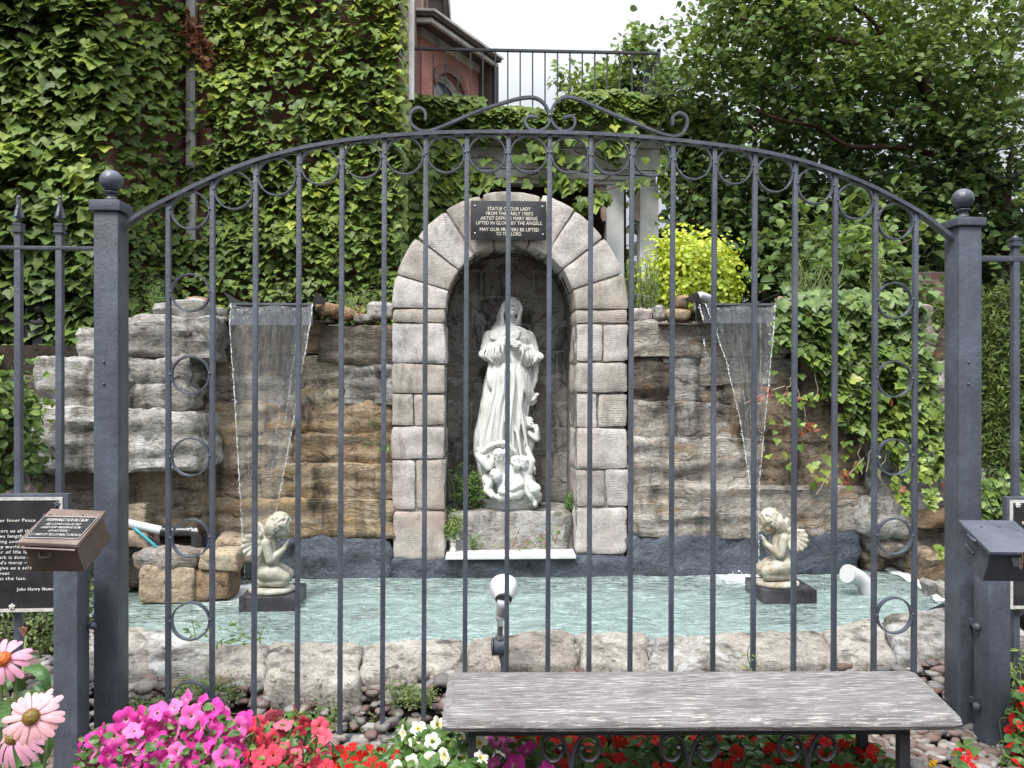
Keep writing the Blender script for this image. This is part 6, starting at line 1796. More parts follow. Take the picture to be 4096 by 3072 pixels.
# ---- creeper on the right side of the rock wall
def rock_ivy():
    t = thing('wall_creeper', 'leafy creeper spilling over the right end of the rock wall', 'creeper', (2.2, 4.9, 1.2))
    rs = np.random.RandomState(44); inst = []
    P = [(772, 302), (800, 292), (850, 290), (905, 292), (925, 305), (918, 345), (938, 365), (932, 395), (952, 410), (952, 470), (935, 480), (910, 478), (895, 458), (880, 440), (850, 428), (835, 420), (850, 405), (826, 392), (815, 372), (800, 352), (790, 345), (770, 340), (775, 320)]
    n = 0
    while n < 3700:
        px, py = rs.uniform(765, 960), rs.uniform(286, 485)
        if not inpoly(px, py, P) and rs.rand() > 0.03: continue
        g_ = mn.noise(Vector((px*0.035, py*0.035, 7)))
        if py > 385 and g_ > 0.15 and rs.rand() < 0.7: continue
        n += 1
        lay = rs.rand()
        Y = 4.90-0.10*g_-0.14*lay+(0.0 if py > 300 else rs.uniform(0, 0.5))
        if px > 900: Y -= 0.12
        tilt = R(rs.uniform(5, 60)); yaw = rs.normal()*0.45
        N = (math.sin(yaw)*math.cos(tilt), -math.cos(yaw)*math.cos(tilt), math.sin(tilt))
        y_ = (py-330)/150.0
        tint = rs.normal(0.40, 0.15)+0.28*y_+0.15*mn.noise(Vector((px*0.02, py*0.02, 1)))
        if rs.rand() < 0.006: tint = 0.999
        inst.append((tuple(PY(px, py, Y)), rotm(N, (rs.normal()*0.2, -0.1, -1), rs.normal()*0.45), rs.uniform(0.035, 0.074)*(1.0 if py < 400 else 0.85), float(np.clip(tint, 0.02, 0.93 if tint < 0.99 else 0.999))))
    # thin trailing runners
    for (path, n, red) in (([(770, 392), (785, 396), (800, 398), (815, 396)], 26, 0.1), ([(752, 400), (765, 393), (778, 388)], 9, 0.6), ([(840, 490), (846, 478), (852, 470), (864, 460)], 16, 0.5), ([(898, 475), (900, 492), (908, 505), (912, 512)], 60, 0.04), ([(925, 470), (930, 490), (932, 505)], 40, 0.05), ([(948, 480), (952, 470), (955, 500), (975, 520)], 60, 0.1), ([(940, 545), (944, 556)], 16, 0.0), ([(800, 430), (812, 424), (830, 428)], 10, 0.5)):
        for k in range(n):
            u = rs.rand()*(len(path)-1); i = min(int(u), len(path)-2); f = u-i
            px = path[i][0]*(1-f)+path[i+1][0]*f+rs.normal()*2.6; py = path[i][1]*(1-f)+path[i+1][1]*f+rs.normal()*2.6
            inst.append((tuple(PY(px, py, 4.72 if px < 900 else 4.55)), rotm((rs.normal()*0.5, -1, rs.uniform(0, .7)), (0, 0, -1), rs.normal()*0.5), rs.uniform(0.025, 0.045), 0.999 if rs.rand() < red else float(rs.uniform(0.5, 0.9))))
    for k in range(420):   # low patch beyond the right post
        px, py = rs.uniform(975, 1030), rs.normal(505, 14)
        inst.append((tuple(PY(px, py, 4.62+rs.rand()*0.1)), rotm((rs.normal()*0.5, -1, rs.uniform(0, .9)), (0, 0, -1), rs.normal()*0.5), rs.uniform(0.03, 0.055), float(rs.uniform(0.2, 0.7))))
    scatter('foliage', IVY, inst, M['ivy_wall'], t, 300, 'leaf', False, 'foliage')
    m = MB(); rg = random.Random(23)
    for k in range(30):
        px, py = rg.uniform(790, 940), rg.uniform(330, 470); pts = []; dx, dy = rg.uniform(-4, 4), rg.uniform(2, 7)
        for q in range(7): pts.append(PY(px, py, 4.80)); px += dx+rg.uniform(-3, 3); py += dy+rg.uniform(-2, 2)
        m.tube(pts, 0.003, 4, caps=False)
    for path in ([(744, 404), (765, 393), (785, 386)], [(838, 492), (846, 478), (864, 458)]): m.tube(curve([PY(x, y, 4.72) for x, y in path], 5), 0.003, 4)
    o = m.obj('stems', simple('pale_runner', (0.30,0.26,0.20), 0.7), t); o['kind'] = 'stuff'
rock_ivy()

# ---- trees on the right
def tree(label, trunk_paths, clouds, n, seed, size, name='mulberry_tree', tint0=0.4, base=None, leaf=None, mat='tree_leaf', keepfn=None):
    t = thing(name, label, 'tree', base or (trunk_paths[0][0][0][0], trunk_paths[0][0][0][1], 1.8))
    first = True
    for path, r0, r1 in trunk_paths:
        m = MB(); pts = curve(path, 5); k = len(pts); m.tube(pts, [r0+(r1-r0)*i/(k-1) for i in range(k)], 9)
        m.obj('trunk' if first else 'limb', M['bark'], t, sm=True); first = False
    rs = np.random.RandomState(seed); inst = []; tw = MB()
    cs = sum(c[3] for c in clouds)
    for (c, rad, dirb, wgt) in clouds:
        # twigs radiating through the cloud, leaves set along them
        nt = int(n*wgt/cs/22); c = Vector(c)
        for q in range(nt):
            a = Vector(rs.normal(size=3)); a.normalize(); rr = rs.rand()**0.45
            st = c+Vector((a.x*rad[0], a.y*rad[1], a.z*rad[2]))*rr
            dv = Vector(rs.normal(size=3))*0.55+Vector(dirb)+a*0.5; dv.normalize(); ln = rs.uniform(0.25, 0.6)
            if keepfn and not keepfn(st): continue
            if q % 3 == 0: tw.tube([st, st+dv*ln*0.5+Vector((0, 0, 0.02)), st+dv*ln], [0.006, 0.004, 0.002], 4, caps=False)
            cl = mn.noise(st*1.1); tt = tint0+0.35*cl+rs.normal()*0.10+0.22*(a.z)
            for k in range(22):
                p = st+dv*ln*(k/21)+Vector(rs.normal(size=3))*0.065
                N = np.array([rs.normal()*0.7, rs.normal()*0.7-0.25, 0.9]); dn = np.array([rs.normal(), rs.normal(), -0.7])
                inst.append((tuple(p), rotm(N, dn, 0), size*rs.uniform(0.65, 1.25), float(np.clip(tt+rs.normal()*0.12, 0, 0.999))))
    o = scatter('crown', leaf or OVAL, inst, M[mat], t); o['kind'] = 'stuff'
    o = tw.obj('twigs', M['twig'], t); o['kind'] = 'stuff'
    return t
c3 = lambda x, y, Y: PY(674+x*0.15823, y*0.15823, Y)
def right_trees():
    b0 = Vector((PY(1003, 470, 8.0).x, 8.0, 1.7))
    tr = [([b0, c3(2070, 1300, 8.0), c3(1990, 1130, 8.0), c3(1760, 950, 7.9), c3(1640, 790, 7.9), c3(1600, 600, 7.8), c3(1500, 420, 7.7), c3(1330, 300, 7.6)], 0.10, 0.045),
          ([c3(1330, 300, 7.6), c3(1100, 270, 7.5), c3(860, 215, 7.4), c3(640, 170, 7.3), c3(400, 110, 7.2)], 0.035, 0.014),
          ([c3(1330, 300, 7.6), c3(1290, 180, 7.6), c3(1240, 120, 7.7), c3(1100, 20, 7.8), c3(1000, -80, 7.8)], 0.030, 0.015),
          ([c3(1990, 1130, 8.0), c3(1960, 830, 8.1), c3(2060, 520, 8.2), c3(2180, 180, 8.3), c3(2260, -60, 8.3)], 0.06, 0.03),
          ([c3(1640, 790, 7.9), c3(1620, 560, 8.1), c3(1620, 330, 8.2)], 0.035, 0.018),
          ([c3(1700, 1000, 7.9), c3(1450, 930, 7.6), c3(1110, 925, 7.4), c3(900, 800, 7.3), c3(700, 765, 7.2), c3(520, 700, 7.2)], 0.035, 0.012),
          ([c3(2110, 1300, 8.0), c3(2120, 1050, 8.1), c3(2130, 960, 8.1)], 0.035, 0.02), ([c3(2150, 1320, 8.0), c3(2250, 1180, 8.0)], 0.05, 0.03)]
    def K(c, rad, w, d=(0, -0.1, 0)): return (c, rad, d, w)
    cl = [K(c3(1900, 200, 8.2), (1.6, 1.2, 1.2), 2.2), K(c3(1250, 300, 7.9), (1.5, 1.1, 1.2), 2.4, (-0.5, 0, 0.1)), K(c3(700, 330, 7.6), (1.2, 1.0, 1.0), 1.7, (-0.7, 0, 0.1)), K(c3(330, 330, 7.8), (0.75, 0.8, 0.9), 0.8, (-0.7, 0, 0.25)),
          K(c3(560, 110, 7.6), (0.8, 0.7, 0.55), 0.7, (-0.7, 0, 0.4)), K(c3(1500, 700, 7.9), (1.5, 0.9, 0.8), 1.5), K(c3(700, 720, 8.0), (1.1, 0.8, 0.7), 1.0, (-0.3, 0, -0.1)), K(c3(2000, 850, 7.6), (0.9, 0.6, 0.8), 0.9),
          K(c3(1400, -100, 8.0), (2.0, 1.2, 0.8), 1.2)]
    def keep(p):
        px, py, z = proj(p)
        if px < 668 and py < 95: return False
        lim = 682+max(0, 26-py*0.5)
        return (px > lim-6 or py > 105) and px > 672
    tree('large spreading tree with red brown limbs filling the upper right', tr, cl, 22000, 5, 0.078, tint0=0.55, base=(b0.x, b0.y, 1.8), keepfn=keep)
    # second tree further back
    b1 = PY(800, 300, 10.6); b1.z = 1.8
    t2 = [([b1, PY(800, 200, 10.6), PY(780, 120, 10.5), PY(760, 60, 10.4)], 0.12, 0.05)]
    cl = [K(PY(730, 120, 10.6), (1.2, 1.0, 1.6), 1.0, (0, 0, 0.2)), K(PY(850, 110, 10.6), (1.7, 1.0, 1.8), 1.5), K(PY(970, 130, 10.8), (1.7, 1.0, 1.9), 1.5), K(PY(720, 190, 10.4), (0.8, 0.8, 0.9), 0.7), K(PY(880, 200, 10.0), (2.2, 0.7, 0.9), 1.6)]
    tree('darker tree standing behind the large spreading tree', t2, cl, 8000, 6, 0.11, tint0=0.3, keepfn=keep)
    # dark undergrowth under the trees
    b2 = PY(760, 330, 7.6); b2.z = 1.8
    t3 = [([b2, PY(765, 260, 7.6), PY(750, 200, 7.5)], 0.03, 0.012)]
    cl = [K(PY(700, 240, 8.0), (0.8, 0.6, 0.8), 1.0), K(PY(780, 250, 7.9), (1.0, 0.6, 0.8), 1.5), K(PY(870, 240, 7.8), (1.0, 0.6, 0.9), 1.5), K(PY(950, 260, 7.9), (0.7, 0.5, 0.9), 1.0), K(PY(1010, 215, 8.4), (0.8, 0.5, 0.7), 0.6)]
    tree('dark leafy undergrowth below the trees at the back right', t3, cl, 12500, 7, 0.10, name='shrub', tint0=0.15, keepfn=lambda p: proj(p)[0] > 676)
    b2 = PY(760, 330, 12.5); b2.z = 1.8
    cl = [K(PY(x, y, 12.5), (1.6, 0.8, 1.3), 1.0) for x, y in ((640, 300), (700, 285), (780, 270), (860, 260), (950, 265), (1040, 260), (700, 320), (850, 320), (1000, 310), (1120, 300))]
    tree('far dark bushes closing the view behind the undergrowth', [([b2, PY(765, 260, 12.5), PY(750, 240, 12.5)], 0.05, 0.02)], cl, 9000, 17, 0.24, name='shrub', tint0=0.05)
    b3 = PY(860, 305, 5.9); b3.z = 1.8
    t4 = [([b3, PY(862, 280, 5.9), PY(866, 240, 5.9)], 0.015, 0.008)]
    cl = [K(PY(862, 262, 5.9), (0.42, 0.35, 0.28), 1.0), K(PY(820, 255, 6.3), (0.35, 0.3, 0.3), 0.5)]
    tree('broad leaved sapling rising behind the wall creeper', t4, cl, 1400, 8, 0.088, name='sapling', tint0=0.5)
    b4 = PY(1000, 200, 6.4); b4.z = 1.8
    # light airy branch behind the terrace railing
    b5 = PY(640, 120, 11.5); b5.z = 1.8
    t5 = [([b5, PY(645, 90, 11.5), PY(640, 60, 11.5), PY(638, 48, 11.5)], 0.02, 0.008)]
    cl = [K(PY(618, 85, 11.5), (0.45, 0.3, 0.22), 1.0, (-0.5, 0, 0.3)), K(PY(648, 80, 11.5), (0.35, 0.3, 0.38), 1.2, (0, 0, 0.5)), K(PY(637, 48, 11.5), (0.08, 0.1, 0.22), 0.25, (0, 0, 0.9)), K(PY(590, 95, 11.5), (0.4, 0.3, 0.14), 0.6, (-0.4, 0, 0.3))]
    tree('slender pale leaved tree behind the terrace railing', t5, cl, 1900, 9, 0.11, name='slender_tree', tint0=0.55)
right_trees()

# ---- golden shrub
def bush(name, label, centre, rad, n, size, mat, seed, leaf=SMALL, up=0.4, base=None, cat='shrub', dens=0.6, tint=(0.5, 0.22), clumps=26, stuff=False):
    t = thing(name, label, cat, base or (centre[0], centre[1], centre[2]-rad[2]))
    rs = np.random.RandomState(seed); inst = []; m = MB(); c = Vector(centre); bs = Vector(t.location)
    sh = []
    for k in range(clumps):
        a = Vector(rs.normal(size=3)); a.normalize(); a.z = a.z*0.9+0.15
        sh.append(c+Vector((a.x*rad[0], a.y*rad[1], a.z*rad[2]))*(0.55+0.45*rs.rand()))
    for q in sh: m.tube([bs, (bs+q)/2+Vector((0, 0, 0.05)), q], [0.008, 0.005, 0.002], 4, caps=False)
    for k in range(n):
        q = sh[rs.randint(len(sh))]; p = q+Vector(rs.normal(size=3))*rad[2]*0.24
        o = (p-c); o.normalize()
        N = np.array([o.x+rs.normal()*0.6, o.y+rs.normal()*0.6-0.2, o.z*0.6+up+rs.normal()*0.4]); dn = np.array([-o.x*0.3+rs.normal()*0.6, rs.normal()*0.6, rs.normal()*0.7+0.3*(1 if mat == 'gold_leaf' else -0.5)])
        inst.append((tuple(p), rotm(N, dn), size*rs.uniform(0.7, 1.3), float(np.clip(rs.normal(*tint)+0.15*o.z, 0, 0.999))))
    o = scatter('foliage', leaf, inst, M[mat], t); o['kind'] = 'stuff'
    m.obj('stems', M['twig'], t)
    return t
bush('golden_shrub', 'bright yellow green shrub on the wall head right of the niche', PY(694, 284, 5.75), (0.37, 0.28, 0.33), 6500, 0.036, 'gold_leaf', 51, leaf=OVAL, clumps=90, base=(PY(694, 320, 5.75).x, 5.75, 1.8))
def wispy(name, label, pts_px, Y, n, size, mat, seed, leaf=LANCE, spread=0.05, stem=0.003, cat='weed', tint=(0.5, 0.2), tiltz=0.6, red=0, flow=None, group=None):
    """upright weeds: stems from the base pixel to the tip pixel with leaves along them"""
    b = PY(*pts_px[0][0], Y); t = thing(name, label, cat, tuple(b), group)
    rs = np.random.RandomState(seed); inst = []; m = MB()
    for (p0, p1) in pts_px:
        Yk = Y+rs.uniform(-0.05, 0.05); a, e = PY(*p0, Yk), PY(*p1, Yk); mid = (a+e)/2+Vector((rs.normal()*0.01, rs.normal()*0.02, rs.normal()*0.008))
        c = curve([a, mid, e], 6); m.tube(c, [stem*(1-0.6*i/(len(c)-1)) for i in range(len(c))], 4, caps=False)
        for k in range(n):
            u = rs.rand(); i = min(int(u*(len(c)-1)), len(c)-2); p = c[i].lerp(c[i+1], u*(len(c)-1)-i)
            d = (e-a).normalized(); sd = Vector((rs.normal(), rs.normal()*0.6-0.2, rs.normal()*0.3)).normalized(); dv = (sd*0.8+d*0.55+Vector((0, 0, -0.15))).normalized()
            N = Vector((rs.normal()*0.4, rs.normal()*0.4-0.5, 0.8)); 
            inst.append((tuple(p+Vector(rs.normal(size=3))*spread*0.2), rotm(N, dv), size*rs.uniform(0.6, 1.2), float(np.clip(rs.normal(*tint), 0, 0.999))))
    scatter('foliage', leaf, inst, M[mat], t); m.obj('stems', M['stem'] if not red else simple(name+'_red_stem', (0.28,0.06,0.05), 0.6), t)
    return t
rs0 = random.Random(9)
def fan(x0, x1, yb, h0, h1, n, lean=4): return [((rs0.uniform(x0, x1), yb+rs0.uniform(-1, 1)), None) for _ in range(n)]
def mkfan(x0, x1, yb, h0, h1, n, lean=5):
    out = []
    for _ in range(n):
        x = rs0.uniform(x0, x1); out.append(((x, yb+rs0.uniform(-1, 1)), (x+rs0.uniform(-lean, lean), yb-rs0.uniform(h0, h1))))
    return out
wispy('bushy_weed', 'feathery grey green weed between the niche and the golden shrub', mkfan(628, 660, 308, 22, 52, 46, 8), 5.35, 22, 0.028, 'blade', 61)
wispy('tall_grass', 'tuft of long grass on the wall head right of the right spillway', mkfan(790, 836, 296, 10, 34, 80, 16), 5.3, 1, 0.03, 'blade', 62, stem=0.004)
wispy('seed_weed', 'tall weed with yellow seed heads above the wall creeper', mkfan(868, 888, 293, 14, 42, 7, 6), 5.3, 46, 0.014, 'blade', 63, leaf=SMALL, tint=(0.85, 0.1))
wispy('seed_weed', 'very tall pale weed spike beside the fourth bar from the right', mkfan(797, 801, 300, 36, 52, 3, 2), 5.3, 60, 0.016, 'blade', 64, leaf=SMALL, tint=(0.7, 0.1))
wispy('feathery_weed', 'feathery weed growing left of the grey rocks, left of the left spillway', mkfan(146, 166, 311, 14, 26, 7, 4), 4.95, 40, 0.022, 'herb', 65, spread=0.1)
wispy('red_weed', 'low reddish weed on the left wall head near the niche', mkfan(334, 362, 316, 4, 12, 16, 6), 4.97, 8, 0.022, 'ivy_wall', 66, red=1, tint=(0.95, 0.1))
wispy('green_weed', 'low green weeds between the left spillway and the niche', mkfan(338, 384, 308, 6, 20, 26, 6), 5.2, 14, 0.028, 'blade', 67)
wispy('tall_weed', 'tall thin weed spire against the left shoulder of the niche', mkfan(401, 404, 300, 50, 86, 2, 3), 5.2, 60, 0.02, 'blade', 68, tint=(0.3, 0.1))
wispy('wall_weed', 'dark green weed rooted in the joint left of the niche', [((386, 452), (376, 430)), ((386, 452), (362, 440)), ((386, 455), (392, 440)), ((376, 430), (374, 418))], 4.9, 7, 0.042, 'herb', 69)
wispy('leafy_weed', 'green weed hanging over the pool edge behind the left lower rings', [((252, 640), (218, 628)), ((252, 640), (232, 622)), ((252, 642), (264, 628)), ((240, 640), (206, 640)), ((196, 638), (192, 620)), ((196, 640), (204, 632)), ((196, 638), (188, 628))], 3.6, 9, 0.036, 'herb', 70)
wispy('niche_weed', 'long leaved weed at the left foot of the statue', [((455, 502), (448, 470)), ((455, 500), (458, 460)), ((452, 505), (466, 478)), ((478, 500), (486, 484)), ((478, 502), (490, 492)), ((450, 500), (447, 452))], 5.15, 8, 0.06, 'herb', 71, tint=(0.3, 0.15))
wispy('pink_knotweed', 'leafy red stemmed weed growing from the right half of the marble shelf', [((512, 547), (520, 528)), ((516, 548), (536, 526)), ((526, 549), (530, 540)), ((534, 548), (552, 528)), ((556, 540), (564, 524)), ((545, 548), (540, 536)), ((556, 544), (550, 520))], 4.98, 9, 0.034, 'herb', 72, red=1)
def tuft(name, label, c, rad, n, size, seed, mat='herb', leaf=SMALL, tint=(0.5, 0.2)):
    return bush(name, label, c, rad, n, size, mat, seed, leaf=leaf, cat='plant', tint=tint, clumps=22)
tuft('herb_tuft', 'low fluffy green tuft on the middle of the marble shelf', PZ(479, 541, 0.44), (0.115, 0.05, 0.055), 2200, 0.012, 81, tint=(0.7, 0.2))
tuft('herb_tuft', 'small yellowish tuft behind the tiny figurine', PY(454, 529, 5.02), (0.04, 0.04, 0.10), 1200, 0.011, 82, tint=(0.85, 0.15))
tuft('herb_tuft', 'dark feathery tuft in the left corner of the niche beside the statue', PY(470, 492, 5.2), (0.09, 0.06, 0.13), 2600, 0.014, 83, tint=(0.3, 0.2))
tuft('moss_tuft', 'moss and small weeds in the right corner of the niche', PY(571, 505, 5.2), (0.03, 0.1, 0.07), 900, 0.012, 84, tint=(0.4, 0.2))

# ---- thuja hedge at the right edge
def thuja():
    t = thing('thuja_hedge', 'clipped feathery thuja hedge at the right edge of the view', 'hedge', tuple(PY(1010, 480, 4.95)))
    rs = np.random.RandomState(90); inst = []
    xl_ = PY(983, 400, 4.9).x
    for n in range(17000):
        py = rs.uniform(266, 482); z = PY(1000, py, 4.9).z
        side = rs.rand() < 0.3
        dl = 0.05*mn.noise(Vector((z*5, 2, 0)))+0.03*max(0, (z-2.05)*4)
        if side: x = xl_+0.02+dl+rs.rand()**2*0.12; y = 4.9+rs.uniform(0, 1.0)
        else: x = xl_+rs.rand()*0.9+dl; y = 4.85+0.08*mn.noise(Vector((x*6, z*6, 1)))+rs.rand()**2*0.16
        if z > 2.22-0.25*max(0, xl_+0.12-x)*4+0.04*mn.noise(Vector((x*9, 1, 1))): continue
        a = rs.uniform(0, 6.28)
        inst.append(((x, y, z), rotm((rs.normal()*0.8, -1, rs.normal()*0.6), (math.cos(a)*0.8, -0.5, -0.5+math.sin(a)*0.7)), rs.uniform(0.03, 0.06), float(np.clip(rs.normal(0.45, 0.22)+0.3*mn.noise(Vector((x*4, z*4, 8))), 0, 0.999))))
    o = scatter('foliage', LANCE, inst, M['thuja'], t); o['kind'] = 'stuff'
    m = MB(); m.box(xl_+0.16, xl_+1.2, 5.05, 5.8, 0.6, 2.1); m.obj('inner_branches', simple('thuja_inner', (0.02,0.022,0.012), 0.9), t)
thuja()
# ---- clipped box at the lower left, dark shrub at the left edge
bush('boxwood_shrub', 'clipped boxwood shrub behind the left sign and fence', PZ(18, 655, 0.22)+Vector((0, 0.25, 0)), (0.30, 0.22, 0.30), 5200, 0.022, 'box', 95, leaf=SMALL, clumps=110)
bush('dark_shrub', 'dark leaved shrub at the left edge beside the grey rocks', PY(-4, 440, 4.2), (0.13, 0.15, 0.36), 1300, 0.05, 'tree_leaf', 96, leaf=OVAL, clumps=60, tint=(0.45, 0.2))
# ------------------------------------------------------------------ spillways and falling water
def trough_mat():
    t = NT('grey_plastic_trough'); v = t.co()
    c = t.ramp(t.noise(v, 6, 5), [(0.35, (0.075,0.075,0.09)), (0.7, (0.14,0.14,0.165))])
    return t.done(t.bsdf(c, 0.22, 0, t.bump(t.noise(t.co((8, 8, 2)), 6, 3), 0.1, 0.004), 0.6))
M['trough'] = trough_mat()
def sheet_mat():
    t = NT('falling_water'); v = t.co()
    st = t.noise(t.co((30, 30, 1.1)), 2.2, 5, 0.62, 0.3)
    st2 = t.noise(t.co((70, 70, 3.0)), 1.6, 3, 0.6)
    b = t.bump(st, 0.9, 0.02); b = t.bump(st2, 0.5, 0.006, b)
    tr = t.new('ShaderNodeBsdfTransparent'); tr.inputs[0].default_value = (0.93, 0.95, 0.955, 1)
    gl = t.new('ShaderNodeBsdfGlossy'); gl.inputs['Roughness'].default_value = 0.12; t.l.new(b, gl.inputs['Normal'])
    df = t.new('ShaderNodeBsdfDiffuse'); df.inputs[0].default_value = (0.70, 0.72, 0.73, 1); t.l.new(b, df.inputs['Normal'])
    m0 = t.new('ShaderNodeMixShader'); m0.inputs[0].default_value = 0.45; t.l.new(gl.outputs[0], m0.inputs[1]); t.l.new(df.outputs[0], m0.inputs[2])
    f = t.ramp(t.math('ADD', t.math('MULTIPLY', st, 0.65), t.math('MULTIPLY', st2, 0.35)), [(0.40, 0.07), (0.55, 0.15), (0.75, 0.32)])
    m = t.new('ShaderNodeMixShader'); t.l.new(f, m.inputs[0]); t.l.new(tr.outputs[0], m.inputs[1]); t.l.new(m0.outputs[0], m.inputs[2])
    return t.done(m)
def rope_mat():
    t = NT('beaded_water'); v = t.co()
    n = t.noise(t.co((20, 20, 14)), 3, 3, 0.6)
    tr = t.new('ShaderNodeBsdfTransparent')
    p = t.bsdf((0.80, 0.82, 0.83), 0.12, 0, t.bump(n, 0.8, 0.01), 0.9)
    m = t.new('ShaderNodeMixShader'); t.l.new(t.ramp(n, [(0.42, 0.05), (0.60, 0.8)]), m.inputs[0]); t.l.new(tr.outputs[0], m.inputs[1]); t.l.new(p.outputs[0], m.inputs[2])
    return t.done(m)
M['sheet'] = sheet_mat(); M['rope'] = rope_mat()
def spillway(xl, xr, yt, yb, Y, label, cheeks, flip=1):
    t = thing('water_spillway', label, 'spillway', tuple(PY((xl+xr)/2, yb, Y)))
    a, b, c_, d = PY(xl, yb, Y), PY(xr, yb, Y), PY(xr, yt, Y), PY(xl, yt, Y)
    m = MB(); o = Vector((0, 0.012, 0)); m.hexa([a, b, b+o, a+o, d, c_, c_+o, d+o]); m.obj('face_plate', M['trough'], t)
    m = MB(); m.box(d.x, c_.x, Y-0.035, Y+0.30, d.z-0.006, d.z); m.obj('pan_floor', M['trough'], t)
    m = MB(); m.box(d.x, c_.x, Y-0.04, Y-0.034, d.z-0.012, d.z+0.001); m.obj('lip', M['trough'], t)
    for (p0, p1, p2) in cheeks:    # flared rubber liner cheeks
        q0, q1, q2 = PY(*p0, Y), PY(*p1, Y+0.06), PY(*p2, Y+0.18); m = MB()
        o = Vector((0, 0.02, 0)); m.add([q0, q1, q2, q0+o, q1+o, q2+o], [(0, 1, 2), (5, 4, 3), (0, 3, 4, 1), (1, 4, 5, 2), (2, 5, 3, 0)]); m.obj('liner_cheek', M['rubber'], t)
    return t
spillway(231, 312.5, 303.5, 325, 4.80, 'grey plastic spillway lip of the left waterfall with flared black rubber cheeks', [((231, 304), (224, 292), (243, 303)), ((312, 304), (315.5, 291), (330, 304)), ((312, 304), (316, 291), (313, 323))])
spillway(703, 774.5, 303.8, 323, 4.80, 'grey plastic spillway lip of the right waterfall', [((703, 304), (698, 292), (684, 299)), ((696, 322), (697, 294), (707, 304)), ((755, 304), (781, 292), (774, 304))])
# white pipe feeding the right pan
m = MB(); m.tube(curve([PY(698, 310, 4.92), PY(697, 300, 4.93), PY(699, 295.5, 4.95), PY(706, 297, 5.0), PY(712, 300, 5.08)], 6), 0.026, 14); m.obj
tagp(m.obj('supply_pipe', M['pvc'], None, sm=True), 'short white pipe elbow at the left cheek of the right spillway', 'pipe')
def fall(rows, label, y0, y1):
    """rows: (py, xl, xr); sheet swings slightly forward as it drops"""
    t = thing('waterfall', label, 'waterfall', tuple(PY(rows[-1][1], rows[-1][0], y1)))
    n = 60; k = 12; ys = [r[0] for r in rows]; V = []; F = []
    Ls, Rs = [], []
    for i in range(n+1):
        py = ys[0]+(ys[-1]-ys[0])*i/n; xl = np.interp(py, ys, [r[1] for r in rows]); xr = np.interp(py, ys, [r[2] for r in rows])
        u = i/n; Y = y0+(y1-y0)*(u**0.5)
        for j in range(k+1):
            w = j/k; x = xl+(xr-xl)*w; yy = Y+0.012*math.sin(w*9+u*4)+0.02*math.sin(PI*w)
            V.append(PY(x, py, yy))
        Ls.append(PY(xl, py, Y)); Rs.append(PY(xr, py, Y))
    for i in range(n):
        for j in range(k): a = i*(k+1)+j; F.append((a, a+1, a+k+2, a+k+1))
    m = MB(); m.add(V, F); m.obj('sheet', M['sheet'], t, sm=True)
    st = MB(); rg = random.Random(int(rows[0][1]))
    for q in range(6):
        w = rg.random(); i0 = rg.randrange(4, 34); i1 = min(n, i0+rg.randrange(8, 26))
        st.tube([Ls[i].lerp(Rs[i], w)+Vector((0.002*math.sin(i*0.7+q), 0.012*math.sin(PI*w), 0)) for i in range(i0, i1)], 0.0008, 4)
    st.obj('strands', M['rope'], t, sm=True)
    for E, nm in ((Ls, 'edge_rope'), (Rs, 'edge_rope')):
        m = MB(); c = curve(E, 3); rg = random.Random(len(E)+int(E[0].x*100)); N = len(c)
        c = [p+Vector((0.004*mn.noise(Vector((i*0.35, E[0].x*9, 0)))+rg.uniform(-.0008, .0008), 0, 0)) for i, p in enumerate(c)]
        m.tube(c, [0.0020+0.0036*abs(mn.noise(Vector((i*0.22, 3.3, E[0].x*5))))+rg.uniform(0, 0.0009) for i in range(N)], 6)
        for q in range(60):
            p = c[rg.randrange(N)]; m.ball(p+Vector((rg.uniform(-.014, .014), rg.uniform(-.01, .01), rg.uniform(-.02, .02))), rg.uniform(0.0012, 0.0040), 6, 5)
        m.obj(nm, M['rope'], t, sm=True)
    return t
fall([(303.5, 231, 312.5), (325, 229.5, 310), (380, 233.5, 300), (440, 237, 290), (512, 241, 276), (578, 245, 262)], 'wide thin sheet of water falling from the left spillway into the pool', 4.76, 4.62)
fall([(303.5, 705, 775.5), (326, 714, 774), (360, 726, 771), (420, 740, 765), (475, 748.5, 760), (500, 753, 758.5), (566, 755, 759)], 'narrowing sheet of water falling from the right spillway into the pool', 4.76, 4.64)
# small side trickle at the right pan
m = MB(); rg = random.Random(2)
for k in range(16): p = PY(699+k*0.45+rg.uniform(-1, 1), 306+k*1.5+(k > 9)*k*1.6, 4.75); m.ball(p, rg.uniform(0.003, 0.007), 6, 5, (1, 1, 1.8))
tagp(m.obj('water_trickle', M['rope'], None, sm=True), 'thin dribble of drops beside the left edge of the right waterfall', 'water drops')
# splash foam mounds
def splash(cx, cy, rad, n, label, seed):
    c = PZ(cx, cy, WATER); t = thing('splash', label, 'splash', tuple(c)); rs = np.random.RandomState(seed); m = MB()
    for k in range(n):
        r = abs(rs.normal())*rad; a = rs.uniform(0, 6.28); x, y = c.x+math.cos(a)*r, c.y+math.sin(a)*r*0.6
        m.ball((x, y, WATER+abs(rs.normal())*0.018*math.exp(-r*5)), rs.uniform(0.003, 0.009), 6, 4, (1, 1, 0.6))
    o = m.obj('foam', foam, t, sm=True); o['kind'] = 'stuff'
_t = NT('foam'); foam = _t.done(_t.bsdf((0.80,0.84,0.85), 0.5, 0, None, 0.5))
splash(241, 579, 0.13, 420, 'white foam where the left waterfall hits the pool', 1)
splash(752, 572, 0.12, 300, 'white foam where the right waterfall hits the pool', 2)

